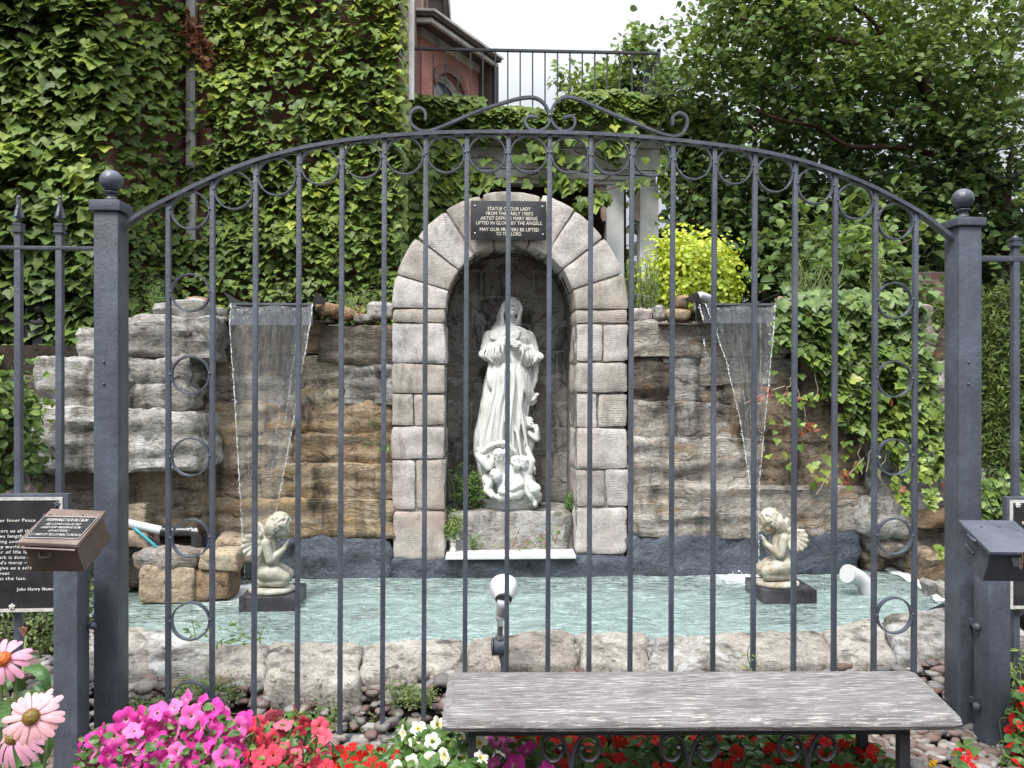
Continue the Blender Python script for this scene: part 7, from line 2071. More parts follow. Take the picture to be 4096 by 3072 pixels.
# ------------------------------------------------------------------ pump pipes and stacked stones at the left end of the pool
pp = thing('pump_pipe', 'white and black pump pipe with elbow behind the stacked stones', 'pipe', tuple(PY(196, 560, 4.6)))
YQ = 4.62
m = MB(); m.tube([PY(118, 521, YQ), PY(165, 531.5, YQ)], 0.027, 16); m.obj('white_section', M['pvc'], pp, sm='auto')
m = MB(); m.tube([PY(162, 531, YQ), PY(170, 532, YQ)], 0.033, 16); m.obj('clamp', M['rubber'], pp, sm='auto')
m = MB(); m.tube(curve([PY(166, 531.5, YQ), PY(186, 531.3, YQ), PY(193, 532.5, YQ), PY(196, 537, YQ), PY(196, 552, YQ)], 6), 0.029, 16); m.obj('black_elbow', M['black_pipe'], pp, sm='auto')
m = MB(); m.tube([PY(196, 545, YQ), PY(196, 549, YQ)], 0.034, 16); m.tube([PY(196, 551, YQ), PY(196, 553, YQ)], 0.034, 16); m.obj('collar', M['black_pipe'], pp, sm='auto')
m = MB()
rg = random.Random(4)
for k in range(14): p = PY(186+rg.uniform(0, 11), 528.5+rg.uniform(0, 3), YQ-0.028); m.ball(p, rg.uniform(0.004, 0.009), 8, 5, (1.4, 0.25, 0.8))
m.obj('peeling_paint', M['pvc'], pp)
m = MB(); m.tube(curve([PY(134, 528, 4.58), PY(146, 538, 4.56), PY(157, 548, 4.56), PY(165, 562, 4.6)], 6), 0.009, 10); tagp(m.obj('garden_hose', M['hose'], None, sm=True), 'turquoise garden hose curling down under the white pipe', 'hose')
m = MB(); m.tube(curve([PY(150, 536, 4.6), PY(162, 547, 4.6), PY(172, 560, 4.62)], 6), 0.006, 8); m.obj('cord', M['rubber'], pp, sm=True)
sp = [((130, 552, 196, 568.5), 4.44, 'rock_grey', 'mottled grey slab on top of the left front stack'),
      ((140, 566, 194, 603), 4.42, 'brick_sand', 'sandy block at the bottom of the left front stack'),
      ((198, 552.5, 237, 571), 4.44, 'brick_sand', 'square buff block on top of the right front stack'),
      ((193, 570, 229, 601), 4.46, 'brick_sand', 'brown block at the bottom of the right front stack'),
      ((214, 539, 262, 562), 4.74, 'brick_sand', 'reddish stone behind the stacks next to the waterfall'),
      ((116, 505, 146, 523), 4.66, 'rock_ochre', 'rough yellow stone at the top left by the white pipe'),
      ((116, 522, 142, 535), 4.62, 'brick_sand', 'small tan wedge stone under the rough yellow stone'),
      ((112, 532, 148, 549), 4.58, 'brick_sand', 'flat tan slab tilted over the hose'),
      ((110, 545, 150, 590), 4.66, 'rock_dark', 'dark wet rock under the flat tan slab')]
for i, (px, Y, mt, lb) in enumerate(sp):
    me = rough_hexa(prect(px[0], px[1], px[2], px[3], Y, 0.20), 1200+i, 0.02, 0.009, 12, 0.004, 0.014, 'stacked_stone', M[mt])
    tagp(link('stacked_stone', me), lb, 'stone', 'loose stones stacked at the left end of the pool')
# dark submerged ledge under the stacks
m = MB(); a, b = PZ(136, 590, WATER), PZ(228, 590, WATER); m.box(a.x, b.x, 4.46, 4.95, 0.10, 0.205); tagp(m.obj('submerged_ledge', M['rock_dark'], bevel=0.01), 'dark ledge just under the water carrying the stacked stones', 'ledge')
p = PZ(370, 628, 0.03); tagp(link('submerged_stone', rough_hexa(boxc(p.x-0.11, p.x+0.08, p.y-0.08, p.y+0.07, 0.08, 0.145), 66, 0.02, 0.02, 3.2, 0.0, 0.02, 'submerged_stone', M['rock_grey'])), 'dark stone lying under water near the front rim, left of centre', 'stone')
# white elbow standing in the water
wp = thing('pvc_elbow', 'white plastic pipe elbow sticking out of the water at the right', 'pipe', tuple(PZ(868, 593, WATER)))
base = PZ(868, 594, WATER); Yb = base.y
m = MB(); m.tube(curve([PY(872, 604, Yb), PY(869, 594, Yb), PY(863, 582, Yb), PY(856, 576.5, Yb-0.01), PY(850, 574.5, Yb-0.03)], 6), 0.050, 18); m.obj('elbow', M['pvc'], wp, sm='auto')
m = MB(); a = PY(856, 576.5, Yb-0.01); b = PY(851, 574.8, Yb-0.025); m.tube([b, b+(b-a).normalized()*0.034], 0.057, 18); m.obj('rim', M['pvc'], wp, sm='auto')

# ------------------------------------------------------------------ spotlight in front of the pool
sl = thing('spotlight', 'white reflector floodlight bulb on a grey swivel pointing at the statue', 'spotlight', tuple(PY(504, 672, 3.28)))
YL = 3.26; c = PY(503.7, 590.5, YL)
ax = Vector((0.03, 0.80, 0.46)).normalized()
m = MB(); m.lathe([(0.0, 0.052), (0.040, 0.050), (0.058, 0.042), (0.063, 0.030), (0.062, 0.018), (0.058, -0.002), (0.050, -0.022), (0.038, -0.042), (0.031, -0.054)], c, 32, ax)
_t = NT('frosted_bulb'); m.obj('bulb', _t.done(_t.bsdf((0.64,0.63,0.66), 0.35, 0, None, 0.5)), sl, sm=True)
m = MB(); m.lathe([(0.033, 0), (0.037, 0.006), (0.033, 0.012)], c-ax*0.058, 28, ax); m.obj('gasket', M['rubber'], sl, sm='auto')
e = PY(500.3, 617, YL-0.03); s_ = c-ax*0.056
m = MB(); m.tube([s_, s_.lerp(e, 0.35), s_.lerp(e, 0.8), e], [0.029, 0.027, 0.022, 0.014], 18); m.obj('socket', M['grey_metal'], sl, sm=True)
m = MB(); m.ball(e, 0.021, 14, 10); m.box(e.x-0.008, e.x+0.012, e.y-0.02, e.y+0.02, e.z-0.035, e.z); m.obj('swivel', M['grey_metal'], sl, sm='auto')
f_ = PY(499.6, 638, YL-0.02)
m = MB(); m.tube([e-Vector((0, 0, 0.02)), f_], 0.0135, 16); m.obj('stem', M['steel'], sl, sm='auto')
m = MB(); m.lathe([(0.020, 0), (0.021, 0.004), (0.019, 0.016)], f_-Vector((0, 0, 0.006)), 8); m.obj('nut', M['steel'], sl)
jb = PY(498.5, 646.5, YL-0.02); m = MB(); m.tube([jb-Vector((0.026, 0.0, 0)), jb+Vector((0.03, 0.01, -0.004))], 0.037, 20); m.obj('junction_box', M['iron'], sl, sm='auto')
m = MB(); m.tube([jb-Vector((0.029, 0, 0)), jb-Vector((0.025, 0, 0))], 0.040, 20); m.obj('box_cover', M['iron'], sl, sm='auto')
m = MB(); m.tube(curve([jb+Vector((0.018, 0.0, -0.02)), PY(503, 655, YL-0.02), PY(505, 668, YL-0.02), PY(505, 700, YL-0.02)], 5), 0.019, 14); m.obj('conduit', M['iron'], sl, sm=True)

# ------------------------------------------------------------------ donation boxes
def don_post(xl, xm, xr_, ytop, label, side):
    """square post: front face and one visible side given in pixels"""
    Y = 2.90 if side > 0 else 2.93
    f0, f1 = (xl, xm) if side > 0 else (xm, xr_)
    a, b = PY(f0, 600, Y), PY(f1, 600, Y); w = b.x-a.x; z = PY(f0, ytop, Y).z
    m = MB(); m.box(a.x, b.x, Y, Y+w, -0.1, z); return m, a.x, b.x, Y, w
lb = thing('donation_box', 'brown slant topped donation box with a black wishing fountain label on a grey post', 'donation box', (PY(65, 600, 2.9).x, 2.9, 0))
m, x0, x1, Y0, w = don_post(52.5, 77.5, 93, 565, '', 1); m.obj('post', M['iron'], lb, bevel=0.009)
zc = PY(90, 628, 2.95).z; m = MB(); m.box(x1, PY(103, 628, 3.05).x, 2.97, 2.985, zc-0.01, zc+0.01); m.ball((x1+0.02, 2.975, zc), 0.014, 8, 6); m.obj('bracket', M['iron'], lb)
M['box_brown'] = iron_mat('brown_box_paint', (0.085, 0.056, 0.043), 0.45)
M['box_wood'] = simple('brown_lid', (0.16,0.115,0.10), 0.5, var=0.2, nscale=6, bump=0.4, bscale=30)
def box_body(t, px4, depths, bot4, mat, lidmat):
    """lid corners FL FR BR BL in pixels with depths; bottom corners likewise"""
    T = [PD(x, y, d) for (x, y), d in zip(px4, depths)]; B = [PD(x, y, d) for (x, y, d) in bot4]
    return T, B
T, B = box_body(lb, ((20.5, 543), (77, 545.5), (105.5, 512), (52.8, 511.5)), (2.42, 2.42, 2.66, 2.66), ((32.5, 571.5, 2.46), (84.8, 572, 2.46), (111.8, 539, 2.72), (62, 538, 2.72)), None, None)
T[2] = T[1]+T[3]-T[0]
def body_under(T, B, inset=0.008, down=0.006):
    c = sum(T, Vector())/4; return [p+(c-p).normalized()*inset-Vector((0, 0, down)) for p in T]
Tu = body_under(T, B)
m = MB(); m.hexa(B+Tu); m.obj('body', M['box_brown'], lb, bevel=0.004)
nrm_l = (T[1]-T[0]).cross(T[3]-T[0]).normalized()
xd = (T[1]-T[0]).normalized(); yd = (T[3]-T[0]).normalized()
Ll = [T[0]-xd*0.006-yd*0.012, T[1]+xd*0.006-yd*0.012, T[2]+xd*0.006+yd*0.004, T[3]-xd*0.006+yd*0.004]
m = MB(); m.hexa([p-nrm_l*0.004 for p in Ll]+[p+nrm_l*0.010 for p in Ll]); lid_b = m.obj('lid', M['box_wood'], lb, bevel=0.003)
m = MB(); q = [Ll[0]-yd*0.002, Ll[1]-yd*0.002]; m.tube([q[0]+xd*0.012-nrm_l*0.010, q[1]-xd*0.008-nrm_l*0.010], 0.0035, 6); m.obj('lid_lip', M['box_wood'], lb)
m = MB(); h = (B[0]*0.62+B[1]*0.38)*0.30+(Tu[0]*0.62+Tu[1]*0.38)*0.70+Vector((0, -0.004, 0)); m.tube(curve([h+Vector((-0.018, 0, 0.004)), h+Vector((-0.017, -0.004, -0.010)), h+Vector((0.0, -0.004, -0.013)), h+Vector((0.017, -0.004, -0.010)), h+Vector((0.018, 0, 0.004))], 4), 0.0032, 6); m.obj('hasp', M['box_brown'], lb)
lid_pt = lambda px, py: (lambda r_: EYE+r_*(((T[0]+nrm_l*0.0115)-EYE).dot(nrm_l)/r_.dot(nrm_l)))(ray(px, py))
pc = [lid_pt(24.6, 538.2), lid_pt(79.0, 539.2), lid_pt(98.6, 517.2), lid_pt(43.6, 516.0)]
m = MB(); m.hexa([p-nrm_l*0.001 for p in pc]+[p+nrm_l*0.0008 for p in pc]); lbp = m.obj('label_plate', M['plate'], lid_b)
px_, py_ = (pc[1]-pc[0]).normalized(), (pc[3]-pc[0]).normalized()
m = MB()
e_ = [pc[0]+px_*0.003+py_*0.003, pc[1]-px_*0.003+py_*0.003, pc[2]-px_*0.003-py_*0.003, pc[3]+px_*0.003-py_*0.003]
for i in range(4): a, b = e_[i]+nrm_l*0.0012, e_[(i+1) % 4]+nrm_l*0.0012; m.tube([a, b], 0.0006, 4)
m.obj('label_border', M['letter'], lid_b)
Wd = (pc[1]-pc[0]).length; Hd = (pc[3]-pc[0]).length
for (s, v, hh, wf) in (('WISHING FOUNTAIN', 0.76, 0.13, 0.80), ('ALL COINS COLLECTED', 0.59, 0.088, 0.66), ('USED FOR PRESERVATION', 0.44, 0.088, 0.74), ('OF HISTORIC', 0.29, 0.088, 0.37), ('ST. MARY OF THE CATARACT CHURCH', 0.12, 0.092, 0.93)):
    u0 = (1-wf)/2; o = pc[0]+px_*(Wd*u0)+py_*(Hd*v)+nrm_l*0.0014
    put_text(lid_b, s, o, Hd*hh, Wd*wf, M['letter'], px_, py_, bold=-0.014, name='lettering', shear=0.25, space=1.06)
m = MB()
for q in ((50, 514.6), (82.5, 514.8)): m.ball(lid_pt(*q), 0.005, 8, 5)
m.obj('rivets', M['box_wood'], lid_b)
m = MB(); m.tube(curve([PD(27, 558, 2.5), PD(27.5, 564, 2.5), PD(26.5, 572, 2.5)], 4), 0.002, 5); m.tube(curve([PD(30, 559, 2.5), PD(29.5, 566, 2.5), PD(29, 571, 2.5)], 4), 0.002, 5); m.obj('wire_tie', M['twig'], lb)

rbx = thing('donation_box', 'plain grey slant topped donation box on a grey post at the right edge', 'donation box', (PY(1000, 600, 2.93).x, 2.93, 0))
m, x0, x1, Y0, w = don_post(973.4, 988.5, 1011.3, 578, '', -1); m.obj('post', M['iron'], rbx, bevel=0.009)
for zpy in (626, 705): zc = PY(968, zpy, 3.0).z; m = MB(); m.box(GRx1-0.01, x0+0.005, 2.99, 3.06, zc-0.012, zc+0.012); m.ball((x0-0.012, 2.985, zc), 0.017, 8, 6); m.obj('bracket', M['iron'], rbx)
T = [PD(990, 552.5, 2.52), PD(1048, 553, 2.52), PD(1011, 521.8, 2.74), PD(959.8, 522.2, 2.74)]
B = [PD(982.6, 581.2, 2.58), PD(1040, 582, 2.58), PD(1004, 552, 2.80), PD(954, 551.4, 2.80)]
T[2] = T[1]+T[3]-T[0]
Tu = body_under(T, B); m = MB(); m.hexa(B+Tu); m.obj('body', M['iron'], rbx, bevel=0.004)
n2 = (T[1]-T[0]).cross(T[3]-T[0]).normalized(); xd = (T[1]-T[0]).normalized(); yd = (T[3]-T[0]).normalized()
Ll = [T[0]-xd*0.006-yd*0.010, T[1]-yd*0.010, T[2]+xd*0.004+yd*0.004, T[3]-xd*0.006+yd*0.004]
m = MB(); m.hexa([p-n2*0.006 for p in Ll]+[p+n2*0.008 for p in Ll]); lid_r = m.obj('lid', M['iron'], rbx, bevel=0.003)
pt2 = lambda px, py: (lambda r_: EYE+r_*(((T[0]+n2*0.009)-EYE).dot(n2)/r_.dot(n2)))(ray(px, py))
for q in ((981.3, 526.7), (999.3, 526.6)): m = MB(); m.ball(pt2(*q), 0.005, 10, 5); m.obj('rivet', M['iron'], lid_r, sm=True)
m = MB(); a = PD(968, 535.5, 2.655); b = PD(974.5, 541, 2.60); m.tube([a, b], 0.005, 6); m.ball(a, 0.006, 8, 6); m.ball(b, 0.007, 8, 6); m.obj('hinge', M['iron'], rbx, sm=True)
m = MB(); a = PD(965.8, 544.5, 2.70); b = PD(974, 554, 2.64); m.tube([a, a.lerp(b, .25), a.lerp(b, .5), a.lerp(b, .75), b], [0.006, 0.004, 0.0075, 0.004, 0.006], 8); m.obj('lock_plate', M['iron'], rbx, sm=True)
m = MB(); a = PD(1015.5, 560, 2.52); m.add([a+Vector((-0.016, 0, 0.01)), a+Vector((0.022, 0, 0.01)), a+Vector((0.018, -0.004, -0.022)), a+Vector((-0.010, -0.004, -0.022))], [(0, 1, 2, 3)]); m.obj('hasp', M['iron_old'], rbx)
m = MB(); a = PD(1018.5, 554, 2.50); m.tube(curve([a, a+Vector((0.006, -0.004, 0.006)), a+Vector((0.010, -0.006, -0.01)), a+Vector((0.007, -0.006, -0.042)), a+Vector((0.001, -0.006, -0.046)), a+Vector((0.001, -0.004, -0.012))], 5), 0.0022, 6); m.obj('wire_loop', M['twig'], rbx)
# black floodlight behind the right sign
m = MB(); m.tube([PY(1014, 612, 3.25), PY(1032, 628, 3.2)], 0.035, 14); m.tube([PY(1016, 612, 3.22), PY(1019, 616, 3.22)], 0.042, 14); tagp(m.obj('black_spotlight', M['rubber'], None, sm='auto'), 'black ribbed spotlight under the right sign', 'spotlight')

# ------------------------------------------------------------------ bench
bn = thing('garden_bench', 'weathered grey wooden bench with black scrolled iron frame in front of the gate', 'bench', tuple(PZ(690, 735, 0.0)))
def wood_mat():
    t = NT('weathered_grey_wood')
    v = t.co((0.8, 9, 9), rot=(0, 0, YAW))
    g1 = t.noise(v, 5.0, 9, 0.74, 0.5); g2 = t.noise(t.co((3.0, 60, 60), rot=(0, 0, YAW)), 2.6, 6, 0.75, 0.3)
    c = t.ramp(g1, [(0.30, (0.10,0.096,0.096)), (0.46, (0.165,0.16,0.16)), (0.62, (0.25,0.243,0.243)), (0.78, (0.35,0.34,0.338))])
    c = t.mix(t.ramp(g2, [(0.44, 0.75), (0.52, 0.0)]), c, (0.085,0.075,0.072))
    pl = t.noise(t.co((6.0, 75, 75), loc=(3, 1, 2), rot=(0, 0, YAW)), 2.0, 7, 0.72, 0.2)
    c = t.mix(t.ramp(pl, [(0.55, 0.0), (0.63, 0.65)]), c, (0.58,0.545,0.51))
    d = t.noise(t.co((1, 2, 2)), 3, 5, 0.6)
    c = t.mix(0.6, c, t.ramp(d, [(0.3, 0.36), (0.7, 0.62)]), 'OVERLAY')
    b = t.bump(g2, 0.5, 0.0035); b = t.bump(g1, 0.3, 0.004, b)
    return t.done(t.bsdf(c, 0.7, 0, b, 0.25))
M['wood'] = wood_mat()
ZS = 0.455
P0, P1, P2, P3 = PZ(442, 718, ZS), PZ(961, 716, ZS), PZ(914, 670, ZS), PZ(449, 671, ZS)
ux = (P1-P0).normalized(); uy = Vector((-ux.y, ux.x, 0))
dep = ((P2-P1).dot(uy)+(P3-P0).dot(uy))/2
m = MB()
L0 = min(0, (P3-P0).dot(ux)); LW = (P1-P0).length
prof = [(0.012, -0.050), (-0.006, -0.042), (-0.012, -0.028), (-0.008, -0.012), (0.004, -0.001), (0.02, 0.0), (0.13, 0.001), (0.26, 0.0), (dep-0.02, 0.0), (dep-0.004, -0.003), (dep+0.002, -0.014), (dep, -0.034), (dep-0.012, -0.044)]
rows = []
nL = 60
for i in range(nL+1):
    s_ = LW*i/nL
    row = []
    for (yy, zz) in prof:
        sh = ((P3-P0).dot(ux))*(1-i/nL)*(yy/dep)+((P2-P1).dot(ux))*(i/nL)*(yy/dep)
        e = min(s_, LW-s_); ez = -0.006*max(0, 1-e/0.012)**2
        row.append(P0+ux*(s_+sh)+uy*yy+Vector((0, 0, zz+ez*(1 if zz > -0.02 else -1)+0.0012*mn.noise(Vector((s_*4, yy*14, 0))))))
    rows.append(row)
V = [p for r_ in rows for p in r_]; k = len(prof); F = [(i*k+j, i*k+(j+1) % k, (i+1)*k+(j+1) % k, (i+1)*k+j) for i in range(nL) for j in range(k)]
F += [tuple(range(k))[::-1], tuple(nL*k+j for j in range(k))]
m.add(V, F); m.obj('seat', M['wood'], bn, sm='auto')
def bp(s_, y_, z_): return P0+ux*s_+uy*y_+Vector((0, 0, z_-ZS))
def bar_box(name, s0, s1, y0, y1, z0, z1):
    m = MB(); m.hexa([bp(s0, y0, z0), bp(s1, y0, z0), bp(s1, y1, z0), bp(s0, y1, z0), bp(s0, y0, z1), bp(s1, y0, z1), bp(s1, y1, z1), bp(s0, y1, z1)]); return m.obj(name, M['iron_dark'], bn, bevel=0.002)
def s_at(px, py, yoff):   # distance along the bench of the pixel on the vertical plane at yoff
    r_ = ray(px, py); o = P0+uy*yoff; t_ = (o-EYE).dot(uy)/r_.dot(uy); p = EYE+r_*t_; return (p-P0).dot(ux), p.z
YA = 0.035
sl0, _ = s_at(467.8, 740, YA); sl1, _ = s_at(475.8, 740, YA); sr0, _ = s_at(900, 740, YA); sr1, _ = s_at(910.5, 740, YA)
_, zt = s_at(600, 728, YA); _, zb = s_at(600, 735.8, YA); zt = ZS-0.046
bar_box('apron', sl0, sr1, YA, YA+0.028, zb, zt)
bar_box('apron', sl0, sr1, dep-0.07, dep-0.042, zb, zt)
for s0, s1 in ((sl0, sl1), (sr0, sr1)):
    bar_box('leg', s0, s1, YA, YA+0.03, 0.0, zb-0.001); bar_box('leg', s0, s1, dep-0.07, dep-0.04, 0.0, zb-0.001)
    bar_box('end_rail', s0, s1, YA+0.031, dep-0.071, zb, zt)
for st_px in (571.5, 690, 809):
    s0, _ = s_at(st_px, 760, YA); m = MB()
    m.rect_sweep([(0, 0, -0.34), (0, 0, -0.125), (0.002, 0, -0.09)], 0.009, 0.009)
    for q in (-1, 1):
        pts = curve([(q*0.003, 0, -0.125), (q*0.010, 0, -0.085), (q*0.036, 0, -0.022), (q*0.072, 0, -0.004), (q*0.108, 0, -0.026), (q*0.116, 0, -0.070), (q*0.092, 0, -0.106), (q*0.058, 0, -0.108), (q*0.036, 0, -0.082), (q*0.042, 0, -0.058), (q*0.056, 0, -0.052)], 5)
        N = len(pts); m.tube([Vector(p) for p in pts], [0.0085]*(N-8)+[0.010, 0.012, 0.014, 0.014, 0.012, 0.010, 0.008, 0.005], 8)
    k_ = 0.80
    m.v = [tuple(bp(s0+x*k_, YA+0.014+y, zb+z*k_)) for x, y, z in m.v]
    m.obj('scroll', M['iron_dark'], bn, sm='auto')

# ------------------------------------------------------------------ flowers
def petunia_mesh():
    V = [(0, 0, -0.55)]; F = []; n = 30; rad = [0.0]; R_ = [(0.10, -0.30), (0.16, -0.05), (0.45, 0.06), (0.80, 0.10), (1.0, 0.02)]
    for (r, z) in R_:
        for k in range(n):
            a = 2*PI*k/n; lob = abs(math.cos(a*2.5)); rr = r*(1 if r < 0.4 else (0.80+0.24*lob**0.6)); zz = z+(0.10*r*r*math.sin(a*5+0.6)+0.10*r*r*math.sin(a*3+1)+0.07*r*r*math.sin(a*13) if r > 0.4 else 0)
            V.append((math.cos(a)*rr, math.sin(a)*rr, zz)); rad.append(r)
    for k in range(n): F.append((0, 1+k, 1+(k+1) % n, 1+(k+1) % n))
    F = [(0, 1+k, 1+(k+1) % n) for k in range(n)]
    for i in range(len(R_)-1):
        for k in range(n):
            a, b = 1+i*n+k, 1+i*n+(k+1) % n; c, d = 1+(i+1)*n+(k+1) % n, 1+(i+1)*n+k; F += [(a, b, c), (a, c, d)]
    return (np.array(V), np.array(F)), {'rad': np.array(rad)}
def impatiens_mesh():
    V = []; F = []; rad = []
    for p in range(5):
        a0 = 2*PI*p/5+PI/2; b = len(V); V.append((0, 0, 0.0)); rad.append(0)
        for (u, w) in ((0.30, -0.16), (0.65, -0.42), (0.95, -0.30), (0.90, 0.0), (0.95, 0.30), (0.65, 0.42), (0.30, 0.16)):
            V.append((math.cos(a0)*u-math.sin(a0)*w, math.sin(a0)*u+math.cos(a0)*w, 0.10*u*u+0.05*math.sin(p*2.2+u*5)+0.02*p)); rad.append(u)
        F += [(b, b+i, b+i+1) for i in range(1, 7)]
    return (np.array(V), np.array(F)), {'rad': np.array(rad)}
def petal_mat(name, stops, throat, tr=0.25, r0=0.15, r1=0.42):
    t = NT(name); rad = t.attr('rad'); c = t.ramp(t.attr('tint'), stops)
    c = t.mix(t.ramp(rad, [(r0, 0.9), (r1, 0.0)]), c, throat)
    c = t.mix(0.35, c, t.ramp(t.noise(t.co(), 60, 4), [(0.3, 0.38), (0.7, 0.62)]), 'OVERLAY')
    b = t.bsdf(c, 0.6, 0, None, 0.2); x = t.new('ShaderNodeBsdfTranslucent'); t.l.new(c, x.inputs[0]); m = t.new('ShaderNodeMixShader'); m.inputs[0].default_value = tr
    t.l.new(b.outputs[0], m.inputs[1]); t.l.new(x.outputs[0], m.inputs[2]); return t.done(m)
M['pet_pink'] = petal_mat('pink_petal', [(0, (0.52,0.025,0.24)), (0.6, (0.66,0.06,0.34)), (1, (0.68,0.20,0.44))], (0.80,0.45,0.50), 0.25, 0.10, 0.30)
M['pet_coral'] = petal_mat('coral_petal', [(0, (0.48,0.03,0.06)), (0.6, (0.60,0.065,0.11)), (1, (0.68,0.15,0.21))], (0.70,0.22,0.18), 0.25, 0.10, 0.28)
M['pet_white'] = petal_mat('white_petal', [(0, (0.78,0.76,0.58)), (1, (0.84,0.83,0.76))], (0.70,0.55,0.03), 0.25, 0.2, 0.5)
M['pet_red'] = petal_mat('red_petal', [(0, (0.42,0.008,0.008)), (0.7, (0.58,0.014,0.014)), (1, (0.66,0.07,0.06))], (0.62,0.02,0.02))
M['bed_leaf'] = leaf_mat('bedding_leaf', [(0.0, (0.035,0.085,0.018)), (0.6, (0.07,0.145,0.03)), (1.0, (0.16,0.24,0.06))], 0.45, 0.2)
PET, PEX = petunia_mesh(); IMP, IEX = impatiens_mesh()
def clump(name, label, cat, px_poly, ground_z, ydep, nfl, size, mat, seed, mesh, ex, nleaf, lsize, lift=0.0, leaf=OVAL, leafmat='bed_leaf', mind=0.60, cone=0.55, group=None):
    """flower mound: heads spread over the pixel polygon at depths set by how low they show; leaves below"""
    rs = np.random.RandomState(seed); xs = [p[0] for p in px_poly]; ys = [p[1] for p in px_poly]; x0, x1, y0, y1 = min(xs), max(xs), min(ys), max(ys)
    c = PD((x0+x1)/2, y1, ydep); t = thing(name, label, cat, (c.x, c.y, ground_z), group)
    def at(px, py, off=0.0):
        f = (py-y0)/max(1, y1-y0); return PD(px, py, ydep+0.24*(0.5-f)+off)
    inst = []; pts = []; tries = 0
    while len(inst) < nfl and tries < nfl*60:
        tries += 1; px, py = rs.uniform(x0, x1), rs.uniform(y0, y1)
        if not inpoly(px, py, px_poly): continue
        s = size*rs.uniform(0.8, 1.2); rpx = s/ydep*FPX
        if any((px-q[0])**2+(py-q[1])**2 < (mind*(rpx+q[2]))**2 for q in pts): continue
        pts.append((px, py, rpx)); p = at(px, py, rs.uniform(-0.04, 0.04))
        N = np.array([rs.normal()*cone*1.4, -0.8+rs.normal()*0.3, 0.5+rs.normal()*cone*1.2]); a = rs.uniform(0, 6.28)
        inst.append((tuple(p), rotm(N, (math.cos(a), 0.1, math.sin(a))), s, rs.rand()))
    scatter('flowers', mesh, inst, mat, t, 300, 'flower', True, 'small_flowers', extra=ex)
    st = MB()
    for (p, r, s, q) in inst[:200]:
        p = Vector(p); n_ = Vector(r[:, 2]); st.tube(curve([p-n_*s*0.5, p-n_*s*1.3+Vector((0, 0.02, -0.03)), Vector((p.x*0.8+c.x*0.2, p.y+0.05, max(0.02, p.z-0.22)))], 3), 0.0022, 4, caps=False)
    o = st.obj('stems', M['stem'], t); o['kind'] = 'stuff'
    li = []
    for k in range(nleaf):
        px, py = rs.uniform(x0, x1), rs.uniform(y0, y1+14)
        if not inpoly(px, min(py, y1-1), px_poly): continue
        p = at(px, py, rs.uniform(-0.05, 0.16)+0.02); N = np.array([rs.normal()*0.6, -0.5+rs.normal()*0.4, 0.8]); a = rs.uniform(0, 6.28)
        li.append((tuple(p), rotm(N, (math.cos(a), -0.3, math.sin(a)*0.6-0.2)), lsize*rs.uniform(0.6, 1.2), float(np.clip(rs.normal(0.45, 0.2), 0, 0.999))))
    o = scatter('leaves', leaf, li, M[leafmat], t)
    if o: o['kind'] = 'stuff'
    return t
clump('petunia_plant', 'mound of magenta pink petunias at the foot of the left gate post', 'flowers', [(75, 780), (78, 750), (98, 754), (84, 740), (110, 726), (128, 712), (160, 704), (186, 698), (215, 708), (232, 718), (246, 734), (238, 762), (250, 780)], 0.0, 2.45, 96, 0.035, M['pet_pink'], 301, PET, PEX, 900, 0.034)
clump('petunia_plant', 'few magenta pink petunias reaching over to the coral ones', 'flowers', [(205, 750), (218, 712), (248, 716), (240, 740), (252, 772), (205, 772)], 0.0, 2.5, 12, 0.031, M['pet_pink'], 306, PET, PEX, 100, 0.034)
clump('petunia_plant', 'mound of coral red petunias beside the magenta ones', 'flowers', [(220, 772), (225, 742), (245, 722), (280, 715), (302, 712), (326, 720), (330, 746), (325, 778)], 0.0, 2.5, 56, 0.033, M['pet_coral'], 302, PET, PEX, 700, 0.032)
clump('petunia_plant', 'cream white petunias with yellow throats left of the bench leg', 'flowers', [(395, 772), (402, 752), (398, 735), (418, 728), (440, 724), (470, 732), (484, 742), (480, 772)], 0.0, 2.45, 14, 0.031, M['pet_white'], 303, PET, PEX, 620, 0.034, mind=0.85)
clump('petunia_plant', 'bright pink petunias under the left end of the bench', 'flowers', [(483, 772), (482, 745), (500, 736), (520, 738), (528, 752), (548, 768), (560, 772)], 0.0, 2.62, 9, 0.036, M['pet_pink'], 304, PET, PEX, 200, 0.032, mind=0.8)
clump('impatiens_plant', 'red impatiens between the coral and white petunias', 'flowers', [(328, 772), (332, 752), (350, 746), (380, 750), (398, 748), (402, 772)], 0.0, 2.5, 20, 0.026, M['pet_red'], 311, IMP, IEX, 420, 0.04)
clump('impatiens_plant', 'broad bed of red impatiens growing under the bench', 'flowers', [(505, 772), (520, 745), (505, 735), (600, 730), (720, 730), (800, 732), (850, 738), (880, 756), (890, 772)], 0.0, 2.72, 110, 0.029, M['pet_red'], 312, IMP, IEX, 3400, 0.055, mind=0.55)
clump('impatiens_plant', 'small red impatiens between the right gate post and the donation box post', 'flowers', [(955, 768), (962, 742), (972, 738), (978, 768)], 0.0, 2.95, 6, 0.024, M['pet_red'], 313, IMP, IEX, 90, 0.05)
clump('impatiens_plant', 'red impatiens at the right edge beyond the donation box post', 'flowers', [(1008, 772), (1010, 700), (1014, 690), (1040, 685), (1040, 772)], 0.0, 2.95, 26, 0.024, M['pet_red'], 314, IMP, IEX, 300, 0.05)
wispy('trailing_weed', 'pale green trailing weed by the fence picket under the right sign', [((1018, 700), (1014, 655)), ((1020, 690), (1022, 650)), ((1012, 690), (1020, 665))], 3.05, 9, 0.05, 'herb', 75, tint=(0.8, 0.1))
